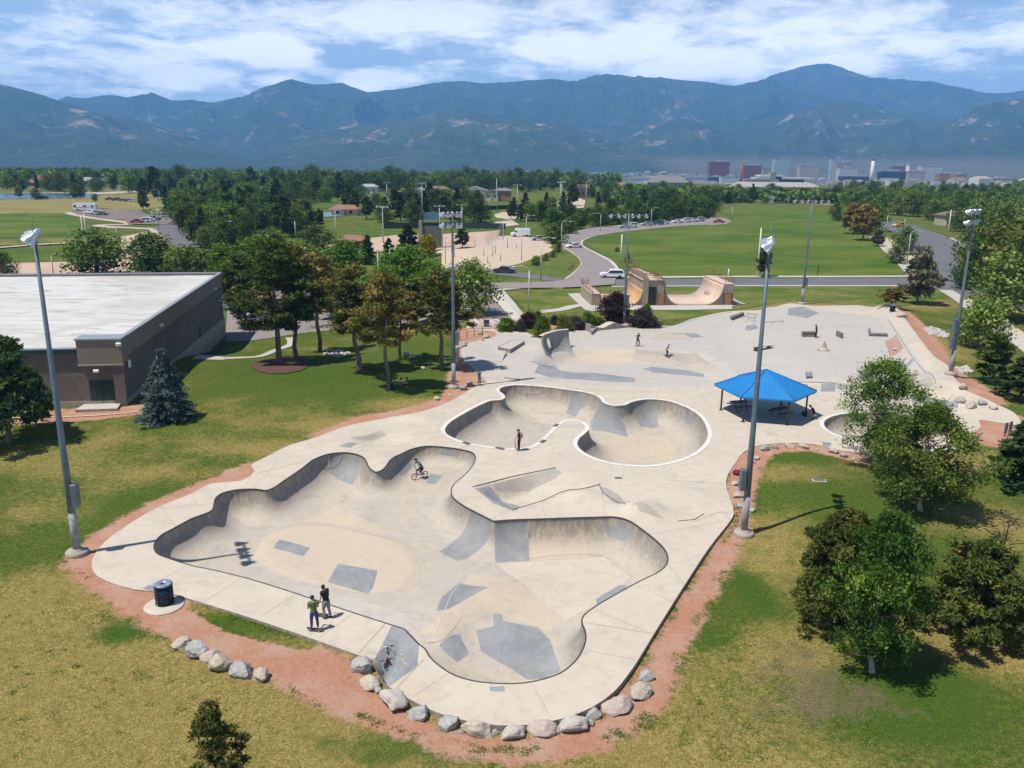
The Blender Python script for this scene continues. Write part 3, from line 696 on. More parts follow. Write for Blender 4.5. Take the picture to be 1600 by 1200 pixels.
LUSH = [(1200, 1150, 7, 2.4, .35), (1350, 1080, 5, 2., .3), (1480, 1150, 6, 2., .3), (1330, 900, 6, 5, .5), (1480, 760, 9, 5, .4), (190, 985, 1.3, 1.1, 1.2), (640, 1165, 5, 1.1, 1.), (370, 970, 3.5, .8, 1.), (1165, 905, 1.1, 1.5, .9), (1185, 940, 1.2, 1.3, .9), (1110, 990, 1.2, 1., 1.), (230, 775, 6, 2.5, .5), (260, 800, 7, 3, .4), (500, 590, 12, 7, .6), (1300, 800, 7, 5, .5), (1420, 1060, 4, 1.8, .9), (1550, 870, 5, 2.5, .5), (1060, 860, 3, 3, .3), (1240, 715, 4, 1.4, .7), (640, 1140, 3, .8, .6), (20, 870, 3, 3, .4), (560, 560, 14, 10, .4), (860, 470, 22, 8, .5), (1440, 1120, 5, 1.6, .4)]
BARE = [(1240, 1020, 3.2, 2.6, .9), (1290, 1080, 4, 1.8, .8), (1530, 1010, 3.5, 1.6, 1.), (1430, 1110, 4, 1.4, .5), (1180, 1130, 3, 2, .6), (150, 870, 1.6, .6, .4), (1110, 470, 25, 3, .5), (960, 487, 8, 1.6, .6), (1450, 530, 3., 6, .5)]
def lawn_attrs(p):
    n = len(p); dry = np.full(n, .26); lush = np.zeros(n); bare = np.zeros(n); dirt = np.full(n, -3.)
    nr = p[:, 1] < 230; q = p[nr]
    for arr, dst in ((DRYS, dry), (LUSH, lush), (BARE, bare)):
        a = dst[nr]
        for x, y, rx, ry, k in arr: a = a+k*gauss(q, P(x, y)[:2], rx, ry)
        dst[nr] = a
    s = np.full(len(q), -3.)
    for d in DIRT: s = np.maximum(s, np.maximum(sdf(q, d, 3.), -3))
    k_ = PP([(305, 943), (470, 991), (482, 1003), (440, 1000), (370, 984), (310, 958)]); s = np.where(sdf(q, k_, 2.) > -.6, s-1.9*sstep(sdf(q, k_, 2.)/.8+.7), s)
    dirt[nr] = s
    return dry, lush, bare, dirt
def build_ground():
    pts = []
    gx, gy = np.meshgrid(np.arange(-58, 66, .7), np.arange(22, 128, .7)); pts.append(np.stack([gx.ravel(), gy.ravel()], 1)+RNG.uniform(-.15, .15, (gx.size, 2)))
    gx, gy = np.meshgrid(np.arange(-160, 180, 4), np.arange(-12, 300, 4)); g = np.stack([gx.ravel(), gy.ravel()], 1)
    g = g[~((g[:, 0] > -59) & (g[:, 0] < 67) & (g[:, 1] > 21) & (g[:, 1] < 129))]; pts.append(g)
    for y in [300*1.12**i for i in range(34)]:
        xs = np.linspace(-1, 1, 41)*max(400, y*1.0); pts.append(np.stack([xs, np.full(41, y)], 1))
    pts.append(np.array([(-400, -12), (400, -12), (-400, 150), (400, 150), (-14000, 13500.), (14000, 13500)]))
    p = np.concatenate(pts); s = sdf(p, SLAB, 1.); p = p[s < -.25]
    # the hole sits just inside the pavement's edge
    c = SLAB; t = np.roll(c, -1, 0)-np.roll(c, 1, 0); nn = np.stack([-t[:, 1], t[:, 0]], 1); nn /= np.linalg.norm(nn, axis=1)[:, None]+1e-9
    if (c[:, 0]*np.roll(c[:, 1], -1)-np.roll(c[:, 0], -1)*c[:, 1]).sum() < 0: nn = -nn
    hole = c+nn*.06
    V, F = cdt(p, [hole]); cen = V[F].mean(1); F = F[~inside(cen, hole)]
    z = lawn_z(V); far = V[:, 1] > 1400
    me = mesh_np('ground', np.column_stack([V, z]), F, [mat_ground()], True)
    for nm, a in zip(('dry', 'lush', 'bare', 'dirt'), lawn_attrs(V)): set_attr(me, nm, a)
    o = link('ground', me); o['kind'] = 'structure'; return o
def mat_ground():
    mt = bpy.data.materials.new('lawn'); mt.use_nodes = True; T = NT(mt.node_tree)
    b = T.n('ShaderNodeBsdfPrincipled'); o = T.n('ShaderNodeOutputMaterial'); T.L.new(b.outputs[0], o.inputs[0])
    tc = T.n('ShaderNodeTexCoord').outputs['Object']
    dry, lush, bare, dirt = [T.attr(q).outputs['Fac'] for q in ('dry', 'lush', 'bare', 'dirt')]
    n1 = T.noise(tc, .16, 5, .62, .4); n2 = T.noise(tc, .9, 5, .7, .3); n3 = T.noise(tc, 4., 6, .8); n4 = T.noise(tc, 14., 3, .7)
    f = T.math('ADD', dry, T.math('MULTIPLY', T.math('SUBTRACT', n1, .5), 1.7)); f = T.math('ADD', f, T.math('MULTIPLY', T.math('SUBTRACT', n2, .5), 1.1))
    f = T.math('ADD', f, T.math('MULTIPLY', T.math('SUBTRACT', n3, .5), 1.3)); f = T.math('SUBTRACT', f, T.math('MULTIPLY', lush, .7))
    green = T.mix(T.mapr(n3, .33, .66), (.046, .094, .007), (.135, .188, .022))
    green = T.mix(T.mapr(n2, .42, .7, 0., .6), green, (.12, .125, .03))
    dryc = T.mix(T.mapr(n3, .3, .75), (.27, .205, .055), (.50, .38, .135)); dryc = T.mix(T.mapr(n2, .45, .7, 0., .5), dryc, (.22, .19, .046))
    c = T.mix(T.mapr(f, .12, .95), green, dryc)
    c = T.mix(T.mapr(T.math('ADD', T.math('MULTIPLY', lush, T.math('ADD', n1, .45)), T.math('ADD', T.math('MULTIPLY', T.math('SUBTRACT', n2, .5), 2.2), T.math('MULTIPLY', T.math('SUBTRACT', n3, .5), 1.))), .3, 1.15, 0., .8), c, (.055, .128, .009))
    bf = T.math('ADD', bare, T.math('MULTIPLY', T.math('SUBTRACT', n2, .5), 2.2)); bf = T.math('ADD', bf, T.math('MULTIPLY', T.math('SUBTRACT', n3, .5), 1.2))
    c = T.mix(T.mapr(bf, .6, 1.3, 0., .8), c, T.mix(T.mapr(n3, .3, .7), (.26, .19, .115), (.18, .14, .08)))
    c = T.mix(T.mapr(n4, .32, .64, .7, 0.), c, (.028, .036, .008))
    # red gravel strips: ragged edges, weeds creeping in
    dn = T.math('ADD', dirt, T.math('MULTIPLY', T.math('SUBTRACT', n2, .5), 1.9)); dn = T.math('ADD', dn, T.math('MULTIPLY', T.math('SUBTRACT', n3, .5), 1.2))
    gr = T.mix(T.mapr(n3, .3, .7), (.42, .20, .125), (.53, .28, .18)); gr = T.mix(T.mapr(T.noise(tc, .5, 4, .6), .4, .65, 0., .8), gr, (.50, .335, .245)); gr = T.mix(T.mapr(n4, .3, .8, .3, 0.), gr, (.28, .13, .09))
    weed = T.math('MULTIPLY', T.mapr(T.math('ADD', T.math('MULTIPLY', n2, .6), T.math('MULTIPLY', n3, .5)), .64, .72), .8)
    gr = T.mix(weed, gr, (.12, .13, .035))
    c = T.mix(T.mapr(dn, -.35, .25), c, gr)
    # beyond the park the town's mix of tree cover, roofs and bare slopes
    sp = T.n('ShaderNodeSeparateXYZ'); T.put(sp.inputs[0], tc); yy = sp.outputs[1]; xx = sp.outputs[0]
    cov = T.mapr(T.noise(tc, .0028, 6, .62), .42, .56); cov2 = T.noise(tc, .02, 4, .7)
    tn = T.math('ADD', T.math('MULTIPLY', T.mapr(xx, -400, 1500), .55), T.mapr(yy, 3300, 5200, 0., .55)); tn = T.math('ADD', tn, T.math('MULTIPLY', T.math('SUBTRACT', T.noise(T.vscale(tc, (1, .35, 1)), .0016, 5, .6),   .5), 3.4))
    town = T.mix(T.mapr(cov2, .35, .65), (.030, .050, .022), (.060, .075, .035))
    town = T.mix(T.mapr(tn, .8, 1.25, 0., .45), town, T.mix(cov, (.20, .165, .12), (.12, .115, .08)))
    vo = T.n('ShaderNodeTexVoronoi', feature='F1'); T.put(vo.inputs['Vector'], T.vscale(tc, (1, .45, 1))); vo.inputs['Scale'].default_value = .034
    roofs = T.math('MULTIPLY', T.mapr(vo.outputs['Distance'], .10, .18, 1., 0.), T.mapr(T.noise(tc, .0018, 3, .6), .45, .6))
    town = T.mix(roofs, town, T.mix(T.math('GREATER_THAN', T.noise(tc, .05, 2), .5), (.62, .60, .58), (.33, .27, .24)))
    c = T.mix(T.mapr(yy, 900, 1500), c, town)
    T.put(b.inputs['Base Color'], c); b.inputs['Roughness'].default_value = .95; b.inputs['Specular IOR Level'].default_value = .12
    bp = T.n('ShaderNodeBump'); bp.inputs['Strength'].default_value = .8; bp.inputs['Distance'].default_value = .12
    T.put(bp.inputs['Height'], T.math('ADD', n4, T.math('MULTIPLY', n3, 1.5))); T.L.new(bp.outputs[0], b.inputs['Normal'])
    return mt
ground = build_ground()

# ---------------------------------------------------------------- mountains
def elev_profile(pts):
    pts = sorted(pts); azs = []; tn = []
    for x, y in pts:
        d = ray(x, y); azs.append(math.atan2(d[0], d[1])); tn.append(d[2]/math.hypot(d[0], d[1]))
    return np.array(azs), np.array(tn)
RIDGES = [  # crest distance, front width, skyline as read in the photo
 (7200, 2500, [(-200, 118), (-60, 124), (0, 131), (30, 137), (60, 146), (100, 160), (130, 171), (170, 184), (210, 192), (260, 209), (310, 223), (350, 242), (420, 262), (2000, 300)]),
 (6600, 1900, [(-300, 300), (360, 262), (430, 240), (480, 224), (530, 206), (580, 199), (630, 190), (680, 177), (720, 172), (760, 181), (800, 185), (850, 194), (900, 208), (950, 222), (1010, 240), (1080, 262), (2000, 300)]),
 (10500, 2200, [(-300, 190), (60, 170), (104, 150), (130, 153), (170, 147), (200, 152), (237, 145), (270, 158), (300, 156), (330, 160), (400, 175), (500, 230), (2000, 300)]),
 (9300, 2700, [(-300, 300), (200, 240), (290, 175), (330, 159), (380, 149), (420, 133), (455, 122), (490, 131), (535, 128), (560, 138), (585, 147), (620, 158), (660, 176), (700, 190), (780, 230), (2000, 300)]),
 (10000, 2900, [(-300, 300), (400, 190), (520, 152), (570, 143), (620, 139), (680, 129), (720, 127), (760, 131), (800, 129), (860, 124), (900, 126), (945, 117), (980, 118), (1010, 122), (1050, 124), (1100, 128), (1150, 133), (1180, 126), (1203, 120), (1235, 134), (1290, 152), (1400, 170), (1560, 190), (2000, 260)]),
 (7700, 2300, [(-300, 300), (820, 262), (930, 222), (990, 203), (1060, 184), (1100, 192), (1150, 188), (1200, 182), (1250, 172), (1290, 160), (1335, 157), (1380, 172), (1440, 192), (1480, 190), (1530, 166), (1570, 156), (1620, 153), (1800, 140), (2000, 150)]),
 (12800, 3200, [(-300, 300), (1000, 175), (1090, 132), (1150, 131), (1180, 127), (1205, 117), (1240, 107), (1275, 99), (1292, 98), (1312, 103), (1340, 116), (1360, 122), (1400, 124), (1440, 126), (1470, 130), (1530, 143), (1560, 145), (1600, 140), (1700, 150), (2000, 170)]),
 (11500, 2200, [(-300, 300), (1330, 175), (1400, 160), (1450, 150), (1500, 152), (1560, 150), (1640, 148), (1800, 160), (2000, 165)])]
def mountain_z(az, r):
    x, y = r*np.sin(az), r*np.cos(az); base = -30+(r-3200)*.0175; z = base.copy()
    for i, (Rc, Wd, pts) in enumerate(RIDGES):
        a, t = elev_profile(pts); H = np.interp(az, a, t)*Rc+CAM_H
        H = H+(fbm(az*70+i*31, az*0+i*3.3, 4)-.5)*Rc*.0022
        wob = (fbm(az*9+i*5, az*0+i, 3)-.5)*Rc*.06; f = (r-Rc-wob)
        u = np.where(f < 0, -f/Wd, f/(Wd*.6)); sh = np.clip(1-u, 0, 1)**1.12
        side = np.clip(u*3.2, 0, 1)
        rd = fbm(x/620.+i*7, y/620.+i*3, 7, True)-.62
        spur = (1-np.abs(2*vnoise(az*(26 if Rc < 10000 else 20)+i*11+fbm(x/1500., y/1500., 3)*1.6, r/9000.)-1))-.55
        hh = H-base; h = base+hh*np.minimum(1.0, sh+side*np.clip(1-u, 0, 1)**.6*(rd*.80+spur*.42)); cap = CAM_H+np.interp(az, a, t)*r*(1-.012*vnoise(az*300, r/400.)); h = np.where((f < 0) & (hh > 60), np.minimum(h, np.maximum(cap, base)), h); z = np.maximum(z, np.where(hh > 0, h, base))
    foot = np.clip((r-4600)/1800., 0, 1); z = z+foot*fbm(x/420., y/420., 4, True)*45*(z < base+250)
    return z
def mat_mountain():
    mt = bpy.data.materials.new('mountain_slopes'); mt.use_nodes = True; T = NT(mt.node_tree)
    b = T.n('ShaderNodeBsdfPrincipled'); o = T.n('ShaderNodeOutputMaterial'); T.L.new(b.outputs[0], o.inputs[0])
    tc = T.n('ShaderNodeTexCoord').outputs['Object']; sp = T.n('ShaderNodeSeparateXYZ'); T.put(sp.inputs[0], tc); zz = sp.outputs[2]; yy = sp.outputs[1]
    n1 = T.noise(tc, .0035, 7, .65, .4); n2 = T.noise(tc, .0011, 5, .6, .3); n3 = T.noise(tc, .012, 5, .7); vert = T.noise(T.vscale(tc, (1, 1, .25)), .006, 6, .7, .5)
    c = T.mix(T.mapr(n3, .35, .65), (.026, .045, .022), (.055, .075, .035))
    c = T.mix(T.mapr(n2, .45, .65, 0., .5), c, (.09, .10, .055))
    band = T.math('MULTIPLY', T.mapr(zz, 60., 220.), T.mapr(zz, 350., 700., 1., .25))
    rk = T.math('MULTIPLY', T.mapr(T.math('ADD', T.math('MULTIPLY', n1, .6), T.math('MULTIPLY', vert, .5)), .585, .70), T.math('ADD', T.math('MULTIPLY', band, .8), .2))
    rk = T.math('MULTIPLY', rk, T.mapr(n2, .40, .55))
    c = T.mix(rk, c, T.mix(n3, (.52, .34, .26), (.42, .33, .28)))
    # bare granite above the tree line
    c = T.mix(T.mapr(T.math('ADD', zz, T.math('MULTIPLY', n1, 500.)), 1480., 1750., 0., .8), c, (.22, .17, .155))
    vo = T.n('ShaderNodeTexVoronoi', feature='F1'); T.put(vo.inputs['Vector'], T.vscale(tc, (1, .5, 1))); vo.inputs['Scale'].default_value = .022
    roofs = T.math('MULTIPLY', T.mapr(vo.outputs['Distance'], .05, .11, .8, 0.), T.mapr(zz, 110., 230., 1., 0.)); roofs = T.math('MULTIPLY', roofs, T.mapr(T.noise(tc, .0012, 3, .6), .42, .55))
    c = T.mix(roofs, c, (.60, .57, .54))
    sx_ = T.mapr(sp.outputs[0], -200., 1800.); mesa = T.math('MULTIPLY', T.mapr(zz, 40., 110., 1., 0.), T.mapr(T.math('ADD', T.math('MULTIPLY', sx_, .5), T.noise(T.vscale(tc, (1, .5, 1)),   .0015, 5, .6)), .72, .92))
    c = T.mix(T.math('MULTIPLY', mesa, .5), c, T.mix(n3, (.27, .21, .155), (.17, .15, .11)))
    bp = T.n('ShaderNodeBump'); bp.inputs['Strength'].default_value = 1.; bp.inputs['Distance'].default_value = 60.; T.put(bp.inputs['Height'], T.math('ADD', n1, T.math('MULTIPLY', T.noise(tc, .02, 5, .7), .35))); T.L.new(bp.outputs[0], b.inputs['Normal'])
    T.put(b.inputs['Base Color'], c); b.inputs['Roughness'].default_value = 1.; b.inputs['Specular IOR Level'].default_value = .05
    return mt
def build_mountains():
    na, nr = 1000, 400; az = np.linspace(R(-44), R(44), na); t = np.linspace(0, 1, nr); r = 4200*(14300/4200.)**t
    A, Rr = np.meshgrid(az, r); z = mountain_z(A.ravel(), Rr.ravel()).reshape(A.shape)
    z[0] -= 60
    V = np.stack([Rr*np.sin(A), Rr*np.cos(A), z], -1).reshape(-1, 3); i, j = np.meshgrid(np.arange(nr-1), np.arange(na-1), indexing='ij'); k = (i*na+j).ravel()
    F = np.stack([k, k+1, k+na+1, k+na], 1); me = mesh_np('mountains', V, F[:, ::-1], [mat_mountain()], True); o = link('mountains', me); o['kind'] = 'structure'; return V[:, 2].max()
ZMAX = build_mountains()

# ---------------------------------------------------------------- haze
def build_haze():
    mt = bpy.data.materials.new('haze'); mt.use_nodes = True; T = NT(mt.node_tree)
    v = T.n('ShaderNodeVolumePrincipled'); o = T.n('ShaderNodeOutputMaterial'); T.L.new(v.outputs[0], o.inputs['Volume'])
    v.inputs['Color'].default_value = (.20, .51, 1., 1); v.inputs['Density'].default_value = HAZE; v.inputs['Anisotropy'].default_value = .0
    mb = MB(); zt = ZMAX+40; zb = -140.; mb.box((0, 7250, (zt+zb)/2), (34000, 14700, zt-zb))
    h = mb.build('haze', mt); h['kind'] = 'stuff'
HAZE = .000126
build_haze()
# ---------------------------------------------------------------- trees
def leafmat(name, a, b_, c=None, trans=.15, rough=.7):
    mt = bpy.data.materials.new(name); mt.use_nodes = True; T = NT(mt.node_tree)
    b = T.n('ShaderNodeBsdfPrincipled'); o = T.n('ShaderNodeOutputMaterial')
    tone = T.mapr(T.attr('tone').outputs['Fac'], .02, .78); oi = T.n('ShaderNodeObjectInfo').outputs['Random']
    col = T.mix(tone, a, b_)
    if c: col = T.mix(T.mapr(tone, .78, 1.), col, c)
    hs = T.n('ShaderNodeHueSaturation'); T.put(hs.inputs['Hue'], T.mapr(oi, 0, 1, .478, .512, False)); T.put(hs.inputs['Value'], T.mapr(T.math('FRACT', T.math('MULTIPLY', oi, 7.31)), 0, 1, .68, 1.3, False)); T.put(hs.inputs['Color'], col); col = hs.outputs[0]
    T.put(b.inputs['Base Color'], col); b.inputs['Roughness'].default_value = rough; b.inputs['Specular IOR Level'].default_value = .06
    tr = T.n('ShaderNodeBsdfTranslucent'); T.put(tr.inputs[0], T.mix(.5, col, (.16, .22, .02))); mx = T.n('ShaderNodeMixShader'); mx.inputs[0].default_value = trans
    T.L.new(b.outputs[0], mx.inputs[1]); T.L.new(tr.outputs[0], mx.inputs[2]); T.L.new(mx.outputs[0], o.inputs[0]); return mt
L_DEC = leafmat('leaves_green', (0.046, 0.100, 0.015), (0.128, 0.205, 0.033), (0.211, 0.282, 0.058))
L_DARK = leafmat('leaves_dark', (0.033, 0.072, 0.013), (0.096, 0.151, 0.026), (0.141, 0.192, 0.038))
L_BRIGHT = leafmat('leaves_bright', (.050, .115, .010), (.125, .215, .022), (.19, .28, .04), .3)
L_OLIVE = leafmat('leaves_olive', (0.079, 0.122, 0.023), (0.186, 0.224, 0.049), (0.256, 0.269, 0.077))
L_PINE = leafmat('needles_green', (0.026, 0.054, 0.013), (0.090, 0.125, 0.026), (0.166, 0.166, 0.045), .12)
L_PINEB = leafmat('needles_brown', (0.096, 0.090, 0.020), (0.224, 0.173, 0.045), (0.346, 0.218, 0.070), .12)
L_PINED = leafmat('needles_dark', (0.018, 0.041, 0.013), (0.054, 0.090, 0.026), (0.083, 0.115, 0.036), .1)
L_SPRUCE = leafmat('needles_blue', (.055, .088, .085), (.135, .19, .19), (.22, .285, .285), .08)
L_PURPLE = leafmat('leaves_purple', (.030, .014, .018), (.062, .026, .032), None, .15)
L_GREYP = leafmat('leaves_grey_purple', (.045, .042, .042), (.085, .072, .072), None, .1)
L_YELLOW = leafmat('leaves_yellow', (.26, .22, .01), (.42, .36, .02), None, .25)
L_RUST = leafmat('leaves_rust', (0.141, 0.109, 0.032), (0.269, 0.186, 0.064), (0.333, 0.205, 0.090), .15)
L_GREYT = leafmat('needles_grey', (0.109, 0.096, 0.070), (0.179, 0.160, 0.115), (0.090, 0.128, 0.045), .1)
M_BARK = mat('bark', (.10, .075, .06), (.17, .135, .11), 4., .95, bump=.8, bscale=14., stretch=(1, 1, .25))
M_BARKP = mat('bark_pale', (.26, .22, .18), (.36, .32, .27), 4., .9, bump=.5, bscale=14., stretch=(1, 1, .25))
M_BARKD = mat('bark_dark', (.045, .036, .03), (.075, .06, .05), 4., .95, bump=.8, bscale=14.)

def leaf_cards(cent, size, rng, elong=1., dirs=None, updir=.35):
    """one small quad per centre. size (N,), dirs optional long axis"""
    n = len(cent); nrm = rng.normal(size=(n, 3)); nrm[:, 2] = np.abs(nrm[:, 2])+updir; nrm /= np.linalg.norm(nrm, axis=1)[:, None]
    a = rng.normal(size=(n, 3)) if dirs is None else dirs+rng.normal(size=(n, 3))*.25
    a -= nrm*(a*nrm).sum(1)[:, None]; a /= np.linalg.norm(a, axis=1)[:, None]+1e-9; b = np.cross(nrm, a)
    s = size[:, None]; a = a*s*.5*elong; b = b*s*.5/max(1, elong*.6); w = rng.uniform(.2, .8, (n, 1))
    V = np.stack([cent-a, cent+b-a*.1, cent+a, cent-b*w+a*.2], 1).reshape(-1, 3); return V, np.arange(4*n).reshape(n, 4)
def crown_mesh(name, kind, H, W, m_, seed, n_cl=160, per=90, leaf=.22, base=.25, profile='round', open_=.35, csz=None, lean=(0, 0)):
    """crown of H (overall tree height) and W (overall width). returns mesh, cluster centres"""
    rng = np.random.default_rng(seed); cl = []; tries = 0; ang0 = rng.uniform(0, 6.28, 6); amp = rng.uniform(.06, .2, 6)
    holes = rng.normal(size=(14, 3))*np.array([W*.33, W*.33, H*.25])+np.array([0, 0, H*(base+1)/2]); hr = rng.uniform(.07, .14, 14)*W*open_*2.2
    lobes = [(rng.uniform(0, 6.28), rng.uniform(base+.05, .92), rng.uniform(.75, 1.22)) for _ in range(11)]
    while len(cl) < n_cl and tries < n_cl*60:
        tries += 1; h = rng.uniform(0, 1)
        if profile == 'round': rr = (math.sin(math.pi*min(1, max(0, (h*.93+.07)))**.8))**.62
        elif profile == 'oval': rr = (math.sin(math.pi*(h*.9+.06)**.75))**.75
        elif profile == 'cone': rr = (1-h)**.85*.98+.03
        elif profile == 'pine': rr = (1-h)**.5*(.62+.38*min(1, h*4))
        elif profile == 'flat': rr = (1-(h-.45)**2*1.2)*(1 if h < .8 else .85)
        elif profile == 'dome': rr = math.sqrt(max(0, 1-h*h*.96))
        else: rr = .8
        th = rng.uniform(0, 6.28); k = 1+sum(amp[i]*math.sin((i+1)*th+ang0[i]+h*5) for i in range(6))
        for a_, h_, g_ in lobes:
            d = abs((th-a_+math.pi) % (2*math.pi)-math.pi); k *= 1+(g_-1)*math.exp(-(d/.6)**2-((base+h*(1-base)-h_)/.16)**2)
        q = rng.uniform(0, 1)**(.42 if kind != 'spruce' else .6); r = rr*k*q*W*.5
        p = np.array([r*math.cos(th), r*math.sin(th), H*(base+(1-base)*h)])
        if kind == 'spruce': p[2] -= r*.18; p[2] = round(p[2]/(H*.052))*(H*.052)+rng.normal()*H*.006
        if kind == 'pine': p[2] += (q*.25-.1)*H*.10
        if kind != 'spruce' and (np.linalg.norm((holes-p)/np.array([1, 1, .8]), axis=1) < hr).any(): continue
        p[0] += lean[0]*(p[2]/H)**2; p[1] += lean[1]*(p[2]/H)**2
        cl.append(p)
    cl = np.array(cl); n = len(cl); cs = csz or W*.050; C = np.repeat(cl, per, 0); N = len(C)
    ctone = rng.uniform(0, 1, n)*.75; big = fbm(cl[:, 0]/W*5+seed, cl[:, 2]/H*5, 3)
    tone = np.repeat(np.clip(ctone*.6+(big-.3)*.7, 0, 1), per)+rng.normal(size=N)*.10
    if kind in ('leaf',):
        off = rng.normal(size=(N, 3))*cs*np.array([1, 1, .72]); V, F = leaf_cards(C+off, leaf*rng.uniform(.6, 1.35, N), rng, 1.25)
    elif kind == 'pine':
        dr = rng.normal(size=(N, 3))+np.array([0, 0, .55]); out = np.column_stack([cl[:, 0], cl[:, 1], np.zeros(n)]); out /= np.linalg.norm(out, axis=1)[:, None]+.3; dr += np.repeat(out, per, 0)*.5
        dr /= np.linalg.norm(dr, axis=1)[:, None]; off = dr*cs*rng.uniform(.15, 1.35, (N, 1))*np.array([1.25, 1.25, .62]); V, F = leaf_cards(C+off, leaf*rng.uniform(.7, 1.3, N), rng, 1.9, dr)
    elif kind == 'spruce':
        out = np.column_stack([cl[:, 0], cl[:, 1], np.full(n, -.10*W)]); out /= np.linalg.norm(out, axis=1)[:, None]+1e-6; out = np.repeat(out, per, 0)
        t = rng.uniform(-1, 1, (N, 1)); off = out*t*cs*1.7+rng.normal(size=(N, 3))*cs*np.array([.42, .42, .24]); V, F = leaf_cards(C+off, leaf*rng.uniform(.7, 1.3, N), rng, 1.8, out)
    me = mesh_np(name, V, F, [m_]); set_attr(me, 'tone', np.repeat(np.clip(tone, 0, 1), 4)); return me, cl
def trunk_mb(H, cl, rng, r0, kind, nlimb=14, base=.25, top=.85, lean=(0, 0)):
    mb = MB(); n = 7; zs = [0, .02, .12, .3, .5, .7, top]; wob = rng.normal(size=(n, 2))*H*.008; wob[:2] = 0
    ctr = [(wob[i, 0]*i+lean[0]*z*z, wob[i, 1]*i*.6+lean[1]*z*z, z*H) for i, z in enumerate(zs)]
    mb.tube(ctr, [r0*1.5, r0*1.12, r0, r0*.84, r0*.62, r0*.38, r0*.14], 9)
    def at(z): return np.array([np.interp(z, [c[2] for c in ctr], [c[k] for c in ctr]) for k in range(3)])
    if len(cl):
        order = rng.permutation(len(cl))[:nlimb]
        for i in order:
            e = cl[i]; zb = max(H*base*.75, e[2]-np.linalg.norm(e[:2])*(.65 if kind == 'leaf' else .25)); zb = min(zb, H*top*.96); s = at(zb); m_ = s*.5+e*.5+np.array([0, 0, (-.02 if kind == 'leaf' else .015)*H])
            rb = r0*.36*(1-zb/H*.6); mb.tube([s, s*.75+m_*.25+[0, 0, .005*H], m_, m_*.3+e*.7, e], [rb, rb*.75, rb*.5, rb*.3, rb*.12], 5)
    return mb
TREES = {}
def tree_proto(key, kind, m_, H, W, seed, bark, r0=.22, nlimb=14, name='tree', **kw):
    me, cl = crown_mesh('crown', kind, H, W, m_, seed, **kw); rng = np.random.default_rng(seed+99)
    tb = trunk_mb(H, cl, rng, r0, kind, nlimb, kw.get('base', .25), lean=kw.get('lean', (0, 0)))
    tm = tb.build('trunk', bark); tme = tm.data; bpy.data.objects.remove(tm)
    TREES[key] = (me, tme, H, W, name); return TREES[key]
def put_tree(key, loc, H=None, W=None, label='', group=None, rz=0., cat='tree', sc=None):
    me, tme, H0, W0, nm = TREES[key]; H = H or H0; W = W or W0*H/H0
    e = empty(nm, loc, rz, label, cat, group); e.scale = (W/W0, W/W0, H/H0); link('crown', me, e); link('trunk', tme, e); return e
def px_tree(key, bx, by, ty, wpx=None, rz=None, **kw):
    """tree whose foot shows at (bx, by), top at row ty, crown wpx wide"""
    b = G(bx, by); dep = (b-np.array([0, 0, CAM_H]))@Fv; lo, hi = .3, 40.
    for _ in range(30):
        m_ = (lo+hi)/2; y = pix(b+[0, 0, m_])[1]
        if y > ty: lo = m_
        else: hi = m_
    H = lo; W = wpx*dep/FPX if wpx else None
    return put_tree(key, (b[0], b[1], b[2]-.05), H, W, rz=RNG.uniform(0, 6.28) if rz is None else rz, **kw)
# prototypes: near ones dense, far ones light
tree_proto('decA', 'leaf', L_DEC, 9, 7.5, 11, M_BARKP, .17, 40, n_cl=155, per=125, leaf=.165, base=.16, profile='oval', open_=.75, name='leafy_tree')
tree_proto('decB', 'leaf', L_DEC, 8, 7.5, 12, M_BARKP, .17, 40, n_cl=175, per=125, leaf=.165, base=.2, profile='oval', open_=.7, name='leafy_tree')
tree_proto('decC', 'leaf', leafmat('leaves_deep', (.024, .066, .010), (.068, .138, .020), (.15, .24, .03)), 6, 4.6, 13, M_BARKP, .13, 14, n_cl=175, per=130, leaf=.125, base=.14, profile='oval', open_=.55, name='leafy_tree')
L_PF = leafmat('needles_olive', (.036, .054, .011), (.110, .128, .026), (.21, .155, .05), .12)
tree_proto('pineF', 'pine', L_PF, 4.5, 4.5, 21, M_BARKD, .12, 10, n_cl=260, per=125, leaf=.125, base=.03, profile='dome', open_=.2, csz=.26, name='bushy_pine')
tree_proto('pineF2', 'pine', L_PF, 4.0, 4.8, 22, M_BARKD, .12, 10, n_cl=260, per=125, leaf=.125, base=.04, profile='dome', open_=.25, csz=.27, name='bushy_pine')
tree_proto('pineA', 'pine', L_PINE, 13, 8, 23, M_BARK, .26, 40, n_cl=190, per=100, leaf=.235, base=.30, profile='pine', open_=.7, csz=.5, name='pine_tree')
tree_proto('pineB', 'pine', L_PINEB, 12, 8, 24, M_BARK, .25, 40, n_cl=130, per=100, leaf=.235, base=.42, profile='pine', open_=.8, csz=.5, name='pine_tree')
tree_proto('pineG', 'pine', leafmat('needles_mixed', (.055, .066, .014), (.155, .145, .034), (.22, .17, .055), .12), 12, 7.5, 25, M_BARK, .25, 40, n_cl=140, per=100, leaf=.235, base=.38, profile='pine', open_=.8, csz=.48, name='pine_tree')
tree_proto('pineD', 'pine', L_PINED, 8, 7.5, 26, M_BARK, .2, 24, n_cl=170, per=95, leaf=.23, base=.2, profile='pine', open_=.4, csz=.5, name='pine_tree')
tree_proto('spruce', 'spruce', L_SPRUCE, 6, 4.6, 27, M_BARKD, .14, 0, n_cl=520, per=46, leaf=.155, base=.06, profile='cone', csz=.27, name='blue_spruce')
